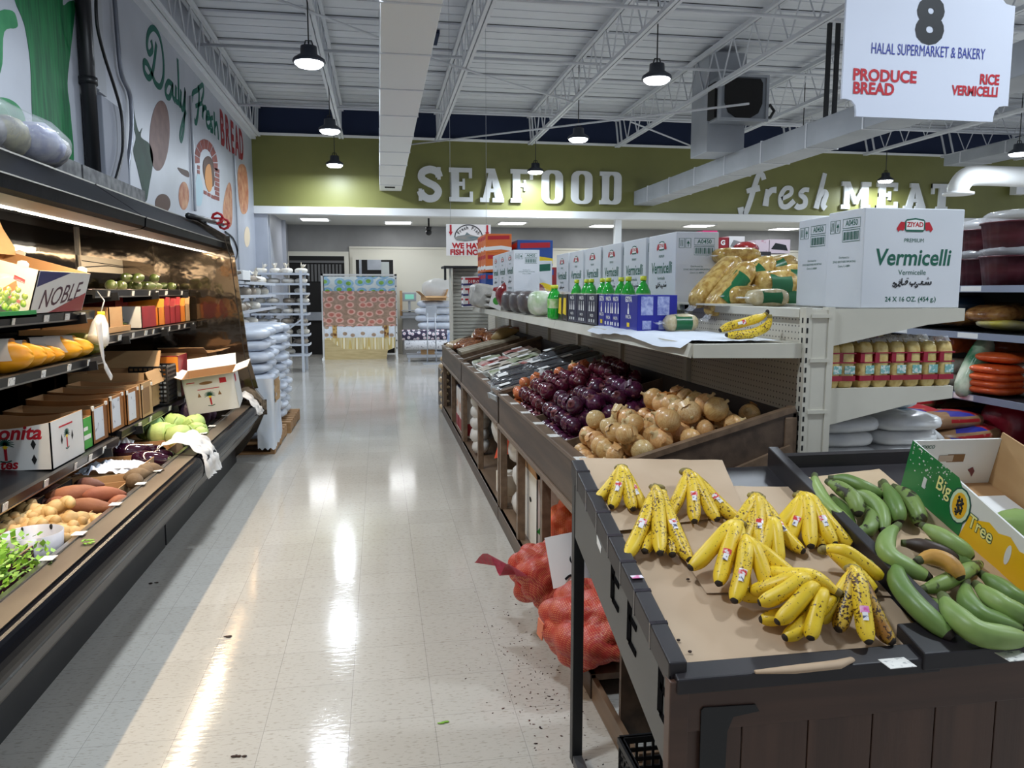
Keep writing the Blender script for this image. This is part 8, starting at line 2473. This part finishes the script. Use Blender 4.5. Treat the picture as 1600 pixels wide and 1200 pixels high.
# black crate
t = thing('basket', 'black plastic crate on the floor under the banana table', 'basket', (.82, 1.98, 0))
b = MB(); w2, d2, h2 = .13, .14, .235
for i in range(8):
    z = i * (h2 - .02) / 7; hh = .012 if i < 7 else .02
    b.box(-w2, w2, -d2, -d2 + .006, z, z + hh); b.box(-w2, w2, d2 - .006, d2, z, z + hh); b.box(w2 - .006, w2, -d2, d2, z, z + hh); b.box(-w2, -w2 + .006, -d2, d2, z, z + hh)
for i in range(11):
    u = -w2 + i * 2 * w2 / 10; b.box(u - .004, u + .004, -d2, -d2 + .007, 0, h2); b.box(u - .004, u + .004, d2 - .007, d2, 0, h2); b.box(w2 - .007, w2, u - .004, u + .004, 0, h2); b.box(-w2, -w2 + .007, u - .004, u + .004, 0, h2)
b.build('basket_body', m_black, t); MB().box(-w2 - .008, w2 + .008, -d2 - .008, -d2 + .01, h2 - .02, h2).box(-w2 - .008, -w2 + .01, -d2, d2, h2 - .02, h2).box(w2 - .01, w2 + .008, -d2, d2, h2 - .02, h2).box(-w2, w2, d2 - .01, d2 + .008, h2 - .02, h2).build('basket_rim', m_black, t)
MB().box(-w2, w2, -d2, d2, .002, .008).build('basket_floor', m_black, t)

# ================================================================ RIGHT SIDE OF THE GONDOLA AND THE NEXT AISLE
for z in (.865,):
    for k in range(2):
        y0 = GY0 + .03 + 1.155 * k
        t = bpy.data.objects.get('gondola')
        s_ = MB().box(1.70, 2.28, y0, y0 + 1.15, z - .016, z).build('shelf', m_cream, t); MB().box(2.28, 2.292, y0, y0 + 1.15, z - .045, z + .004).build('shelf_lip', m_cream, s_)
        if k == 0: prof(MB(), [(1.70, z - .145), (2.1, z - .06), (2.29, z - .045), (2.29, z + .004), (1.70, z + .004)], y0 - .014, y0).build('side_bracket', m_cream, s_)
# vermicelli packs on the middle right shelf
m_vp = mat('vermicelli_pack', S(210, 188, 124), S(188, 160, 92), sc=46, rough=.22, bump=.3, bsc=40, rnd=.06)
m_vred = mat('pack_red_band', S(150, 24, 48), rough=.25)
m_vpan = mat('pack_teal_panel', S(120, 176, 172), S(210, 220, 214), sc=90, rough=.3, ramp=(.48, .56))


def vpack():
    t = thing('vermicelli_pack', 'x', 'pack', group='vermicelli packs on the right shelf')
    w, d, h = .066, .10, .175
    MB().ell((0, 0, h / 2), w / 2, d / 2, h / 2 + .008, 14, 10, pw=.42).build('pack_body', m_vp, t)
    b = MB()
    for z0, z1 in ((.028, .048), (.135, .140), (.098, .103)): b.box(-w / 2 - .001, w / 2 + .001, -d / 2 - .001, d / 2 + .001, z0, z1)
    b.box(-w / 2 - .001, -w / 2 + .018, -d / 2 - .001, d / 2 + .001, .10, .138)
    b.build('red_band', m_vred, t)
    MB().box(-.008, w / 2 - .002, -d / 2 - .002, -d / 2, .055, .088).build('barcode_panel', m_vpan, t)
    MB().grid(lambda u, v: Vector((-w / 2 + w * u, (v - .5) * .05 * (1 - .0), h + .004 + .02 * math.sin(PI * v) + .008 * nz((u * 9, v * 9, 0), 1.5))), 8, 6).build('film_top', m_film, t)
    return t


v0 = None
k = 0
vl = ['leftmost at the upright', 'second from the upright', 'third from the upright', 'fourth from the upright', 'fifth from the upright', 'sixth from the upright', 'second from the right end', 'rightmost']
for row in range(2):
    for i in range(8):
        loc = (1.752 + .071 * i, 2.835 + .125 * row, 1.191)
        if v0 is None: v0 = vpack(); o = v0
        else: o = dup(v0)
        o.location = loc; o.rotation_euler = (0, 0, [.15, -.25, .1, 0, .02, -.03, .0, .02][i])
        o['label'] = 'upright vermicelli pack with red bands, %s row, %s' % (['front', 'rear'][row], vl[i])
for i in range(2):
    o = dup(v0, (1.745 + .115 * i, 2.92, 1.412), (0, PI / 2, .05)); o['label'] = 'vermicelli pack lying on top of the upright packs, ' + ['left one', 'right one'][i]
# white sugar bags on the lower right shelf
m_sug = mat('white_sugar_bag', S(222, 222, 220), S(200, 202, 204), sc=8, rough=.25, bump=.7, bsc=12)
m_sugt = mat('sugar_bag_blue', S(120, 186, 214), S(210, 216, 222), sc=9, rough=.3)
sg = [sack_mesh('sugar_bag', .30, .40, .075, 100 + s_, [m_sug, m_sugt], band=[(1, -.05, .3, 1, .30)]) for s_ in range(3)]
for L_ in range(4):
    for c in range(2):
        o = put_mesh('sugar_bag', sg[(L_ + c) % 3], []); o.location = (1.865 + .285 * c, 2.99 + .02 * (L_ % 2), .905 + .064 * L_ - (.01 if L_ == 3 else 0)); o.rotation_euler = (-.12 * (L_ == 3), 0, .04 * (c - L_ % 2))
        if L_ == 3: o.location.y += .12
        put(o, 'clear bag of white sugar on the lower right shelf, %s layer, %s stack' % (['bottom', 'second', 'third', 'top'][L_], ['left', 'right'][c]), 'bag', 'white sugar bags')
o = put_mesh('sugar_bag', sg[0], []); o.location = (2.22, 3.05, 1.0); o.rotation_euler = (.1, .5, .3); put(o, 'clear bag of white sugar slumped behind the fruit carton', 'bag', 'white sugar bags')
prod('clear_bag', MB().ell((0, 0, 0), .17, .14, .05, 14, 9, fn=lambda q: q * (1 + .2 * nz(q, 12))), mat('clear_yellow_bag', S(170, 166, 140), S(206, 196, 120), sc=6, rough=.2, bump=.6), 'crinkled clear and yellow bag behind the sugar bags', 'bag', loc=(2.08, 3.42, 1.06), rot=(0, .3, .2))

# the next gondola
m_shelfb = mat('blue_grey_shelf', S(150, 158, 178), rough=.4, metal=.3)
RX = 3.45
t = thing('gondola', 'next shelving run across the right aisle with dark shelves of bags', 'shelving', (RX, 2.9, 0))
for z in (.55, .96, 1.325, 1.60):
    s_ = MB().box(0, .55, 0, 3.6, z - .02, z).build('shelf', mat('shelf_dark', S(70, 72, 78), rough=.5), t)
    MB().box(-.012, 0, 0, 3.6, z - .035, z + .004).build('shelf_edge', m_shelfb, s_)
    b = MB()
    for k in range(5): b.box(-.0135, -.012, .5 + .62 * k, .66 + .62 * k, z - .03, z + .0)
    b.build('price_tag', m_paper, s_)
MB().box(.55, .57, 0, 3.6, 0, 1.95).build('back_panel', m_dark, t)
for y in (0, 1.2, 2.4, 3.58): MB().box(.5, .56, y, y + .03, 0, 1.97).build('upright', m_shelfb, t)
# red ribbed tubs
m_tub = mat('maroon_tub', S(84, 26, 36), S(70, 20, 30), sc=8, rough=.35)
def tub(label, px, py, Y, z, r, h):
    p = onY(Y, px, py)
    t = thing('ribbed_tub', label, 'tub', (p.x, Y, z), group='maroon tubs')
    def fn(q, a, u): return Vector((q.x, q.y, q.z)) * 1.0 + Vector((math.cos(a), math.sin(a), 0)) * (.003 * math.cos(40 * a))
    MB().lathe([(0, .004), (r * .88, .0), (r * .94, h * .5), (r, h * .94), (r * 1.05, h * .94), (r * 1.05, h)], 64, fn=fn).build('tub_wall', m_tub, t)
    MB().ell((0, 0, h + .02), r * 1.02, r * 1.02, .055, 20, 10, fn=lambda q: q * (1 + .14 * nz(q, 16, px))).build('film_cover', m_film, t)
tub('maroon ribbed tub under film, left rear one lower', 1535, 440, 4.5, 1.605, .16, .17)
tub('maroon ribbed tub under film, left rear one upper', 1538, 395, 4.5, 1.80, .15, .16)
tub('maroon ribbed tub under film, right front one lower', 1590, 442, 4.05, 1.605, .20, .17)
tub('maroon ribbed tub under film, right front one upper', 1592, 400, 4.05, 1.80, .20, .17)
# bags on the shelves of the next gondola
m_brownb = mat('brown_pasta_bag', S(168, 120, 66), S(124, 78, 42), sc=24, rough=.22, bump=.5, bsc=22)
m_orb = mat('orange_lentil_bag', S(222, 96, 44), S(206, 82, 36), sc=30, rough=.25, bump=.4, bsc=26)
m_orbd = mat('amber_lentil_bag', S(176, 88, 40), S(150, 70, 34), sc=20, rough=.22, bump=.5, bsc=18)
m_yelb = mat('yellow_bag', S(224, 206, 40), S(200, 190, 160), sc=6, rough=.3, bump=.4)
m_clrb = mat('clear_food_bag', S(190, 186, 172), S(150, 140, 120), sc=14, rough=.2, bump=.6, bsc=14)
m_greenb = mat('green_food_bag', S(40, 110, 70), S(200, 204, 180), sc=6, rough=.25, bump=.5, bsc=14)
m_crim = mat('crimson_bag', S(150, 24, 44), S(120, 18, 36), sc=6, rough=.3, bump=.5)
def flatbag(label, px, py, Y, w, d, h, m, seed, rot=(0, 0, 0), group='bags on the next gondola', z=None, cat='bag', name='food_bag'):
    p = onY(Y, px, py)
    o = put_mesh(name, sack_mesh(name, w, d, h, seed, [m], pw=.65), []); o.location = (p.x, Y, p.z if z is None else z); o.rotation_euler = rot
    return put(o, label, cat, group)
flatbag('brown pasta bag lying highest on the second shelf of the next gondola', 1565, 488, 4.1, .42, .30, .10, m_brownb, 1, (0, -.1, .3))
flatbag('brown pasta bag under the highest one, longer and flatter', 1510, 501, 4.4, .50, .28, .07, m_brownb, 2, (0, .05, .3))
flatbag('yellow and white bag at the right end of the second shelf', 1580, 509, 4.05, .42, .25, .06, m_yelb, 3, (0, .1, .2))
flatbag('crinkled clear bag on the second shelf next to the carton shelf', 1462, 499, 4.7, .30, .25, .08, m_clrb, 4, (0, 0, .3))
flatbag('crimson bag poking out beside the cream shelf end', 1440, 498, 4.9, .26, .2, .10, m_crim, 5, (0, -.2, .2))
flatbag('blue bag in the dark at the back of the second shelf', 1520, 478, 4.75, .3, .25, .14, mat('dark_blue_bag', S(40, 70, 100), rough=.3), 6)
for i, (px, py) in enumerate([(1572, 558), (1562, 576), (1560, 588), (1560, 598), (1560, 608)]):
    flatbag('orange lentil bag stacked on the third shelf, ' + ['topmost', 'second', 'third', 'fourth', 'lowest'][i], px, py, 4.0, .30, .28, .062, m_orb, 10 + i, (0, 0, .2), 'orange lentil bags')
for i in range(5):
    flatbag('white end of a lentil bag beside the orange stack, ' + ['topmost', 'second', 'third', 'fourth', 'lowest'][i], 1602, 560 + 13 * i, 3.95, .2, .26, .055, m_clrb, 20 + i, (0, 0, .2), 'pale lentil bags')
flatbag('amber lentil bag behind the vermicelli packs, upper', 1492, 534, 4.4, .26, .2, .14, m_orbd, 30, (0, 0, .1))
flatbag('amber lentil bag right of the upper one behind the green bag', 1530, 538, 4.5, .30, .2, .12, m_orbd, 31)
flatbag('amber lentil bag at the right end under the dark shelf', 1580, 542, 4.3, .36, .2, .10, m_orbd, 36)
flatbag('pale patterned bag under the upper amber bag', 1492, 572, 4.4, .22, .2, .10, m_clrb, 32)
flatbag('pale patterned bag lowest behind the vermicelli packs', 1494, 592, 4.4, .22, .2, .09, m_clrb, 33)
flatbag('green and clear bag leaning diagonally on the third shelf', 1522, 574, 4.1, .12, .12, .40, m_greenb, 34, (0, .45, 0))
# rice sacks in the lower shelf
m_rice = mat('tan_rice_sack', S(160, 124, 90), S(140, 106, 76), sc=8, rough=.35, bump=.3, bsc=20)
m_ricer = mat('rice_red_print', S(166, 40, 44), S(196, 150, 120), sc=22, rough=.35, ramp=(.6, .7))
m_riceb = mat('rice_blue_print', S(44, 50, 140), S(60, 60, 150), sc=8, rough=.35)
rc = [sack_mesh('rice_bag', .46, .36, .11, 200 + s_, [m_rice, m_ricer, m_riceb], pw=.6, band=[(0, .14, .40, 1, .30), (0, -.16, .10, 2, .34), (1, -.7, -.47, 1, .0)]) for s_ in range(3)]
k = 0
for i, (px, py, Y) in enumerate([(1402, 626, 4.5), (1440, 624, 4.7), (1478, 620, 4.8), (1500, 632, 4.6), (1412, 650, 4.2), (1468, 655, 4.1), (1504, 650, 4.4), (1536, 645, 4.5), (1490, 676, 4.05), (1520, 668, 4.3), (1545, 668, 4.5), (1470, 694, 4.0), (1530, 690, 4.2), (1556, 690, 4.4), (1430, 676, 4.15)]):
    p = onY(Y, px, py)
    o = put_mesh('rice_bag', rc[i % 3], []); o.location = p; o.rotation_euler = (R0.uniform(-.08, .08), R0.uniform(-.08, .08), R0.uniform(-.2, .4))
    put(o, 'tan rice bag with red and blue print, ' + ['top row leftmost', 'top row second', 'top row third under the shelf', 'top row right end', 'second row leftmost', 'second row, with the widest blue stripe', 'second row third', 'second row right end', 'third row middle', 'third row second', 'third row right end', 'bottom row left above the carton', 'bottom row middle', 'bottom row right end', 'third row left above the sugar bags'][i], 'bag', 'tan rice bags')
prod('platform', MB().box(-.2, .27, -.45, .75, 0, .56), m_dark, 'dark platform under the tan rice bags', 'platform', loc=(3.15, 4.3, 0))
flatbag('big red rice bag at the right edge below the shelves', 1585, 662, 4.0, .34, .28, .30, m_crim, 50)
flatbag('white plastic bag at the right edge behind the fruit carton', 1592, 712, 3.0, .30, .28, .10, m_bagw, 51, z=.78)
prod('stand_box', MB().box(-.2, .25, -.2, .2, 0, .72), m_kraft, 'cardboard box under the white plastic bag behind the fruit carton', 'carton', loc=(onY(3.0, 1592, 712).x, 3.0, 0))
# goods seen over the gondola in the gap
p = onY(7.5, 1130, 395)
prod('display_shelf', MB().box(-.8, 2.4, -.4, .8, 0, 1.72), m_dark, 'dark block of shelving behind the pasta bags in the next aisle', 'shelving', loc=(p.x, 7.5, 0))
def backbox(label, px0, py0, px1, py1, Y, m, m2=None, txt=None):
    a, c = onY(Y, px0, py0), onY(Y, px1, py1)
    w, h = c.x - a.x, a.z - max(c.z, 1.72); zb = max(c.z, 1.72)
    t = thing('stock_carton', label, 'carton', ((a.x + c.x) / 2, Y + .12, zb))
    MB().box(-w / 2, w / 2, -.12, .12, 0, h).build('carton_body', m, t)
    M = FF(w, .24)
    if m2: MB().prism([(-w * .4, h * .3), (w * .4, h * .2), (w * .3, h * .6), (-w * .2, h * .75)], 0, .001, M=M).build('carton_print', m2, t)
    if txt: b = MB(); add_txt(b, txt, 0, h * .6, h * .5, M=M, bold=.04, z=.002); b.build('carton_letter', m_paper, t)
m_pinkp = mat('pink_carton', S(226, 206, 214), S(190, 90, 120), sc=14, rough=.5, ramp=(.6, .7))
backbox('small red carton with a white letter G above the pasta bags', 1120, 371, 1139, 392, 7.5, m_cred, None, 'G')
backbox('white carton with a grey print right of the red letter carton', 1139, 369, 1163, 392, 7.5, m_paper, m_grayw)
backbox('pink magenta topped carton at the left of the gap', 1098, 360, 1120, 392, 7.6, mat('magenta_carton', S(220, 60, 120), rough=.5), m_paper)
backbox('pale pink figured carton, left one in the gap', 1181, 375, 1202, 396, 7.5, m_pinkp, None)
backbox('pale pink figured carton, right one in the gap', 1202, 374, 1234, 396, 7.5, m_pinkp, m_ink)
backbox('dark grey carton below the pink cartons', 1178, 393, 1204, 412, 7.3, mat('charcoal_carton', S(44, 40, 44), rough=.5), m_grayw)
prod('black_bag', MB().ell((0, 0, 0), .16, .14, .09, 12, 8, fn=lambda q: q * (1 + .2 * nz(q, 9))), m_black, 'black bag beside the dark grey carton in the gap', 'bag', loc=(onY(7.3, 1220, 402).x, 7.3, 1.79))
prod('red_bag', MB().ell((0, 0, 0), .13, .12, .07, 12, 8, fn=lambda q: q * (1 + .2 * nz(q, 9))), m_redfilm, 'small red bag between the white and the pink cartons', 'bag', loc=onY(7.4, 1166, 388))
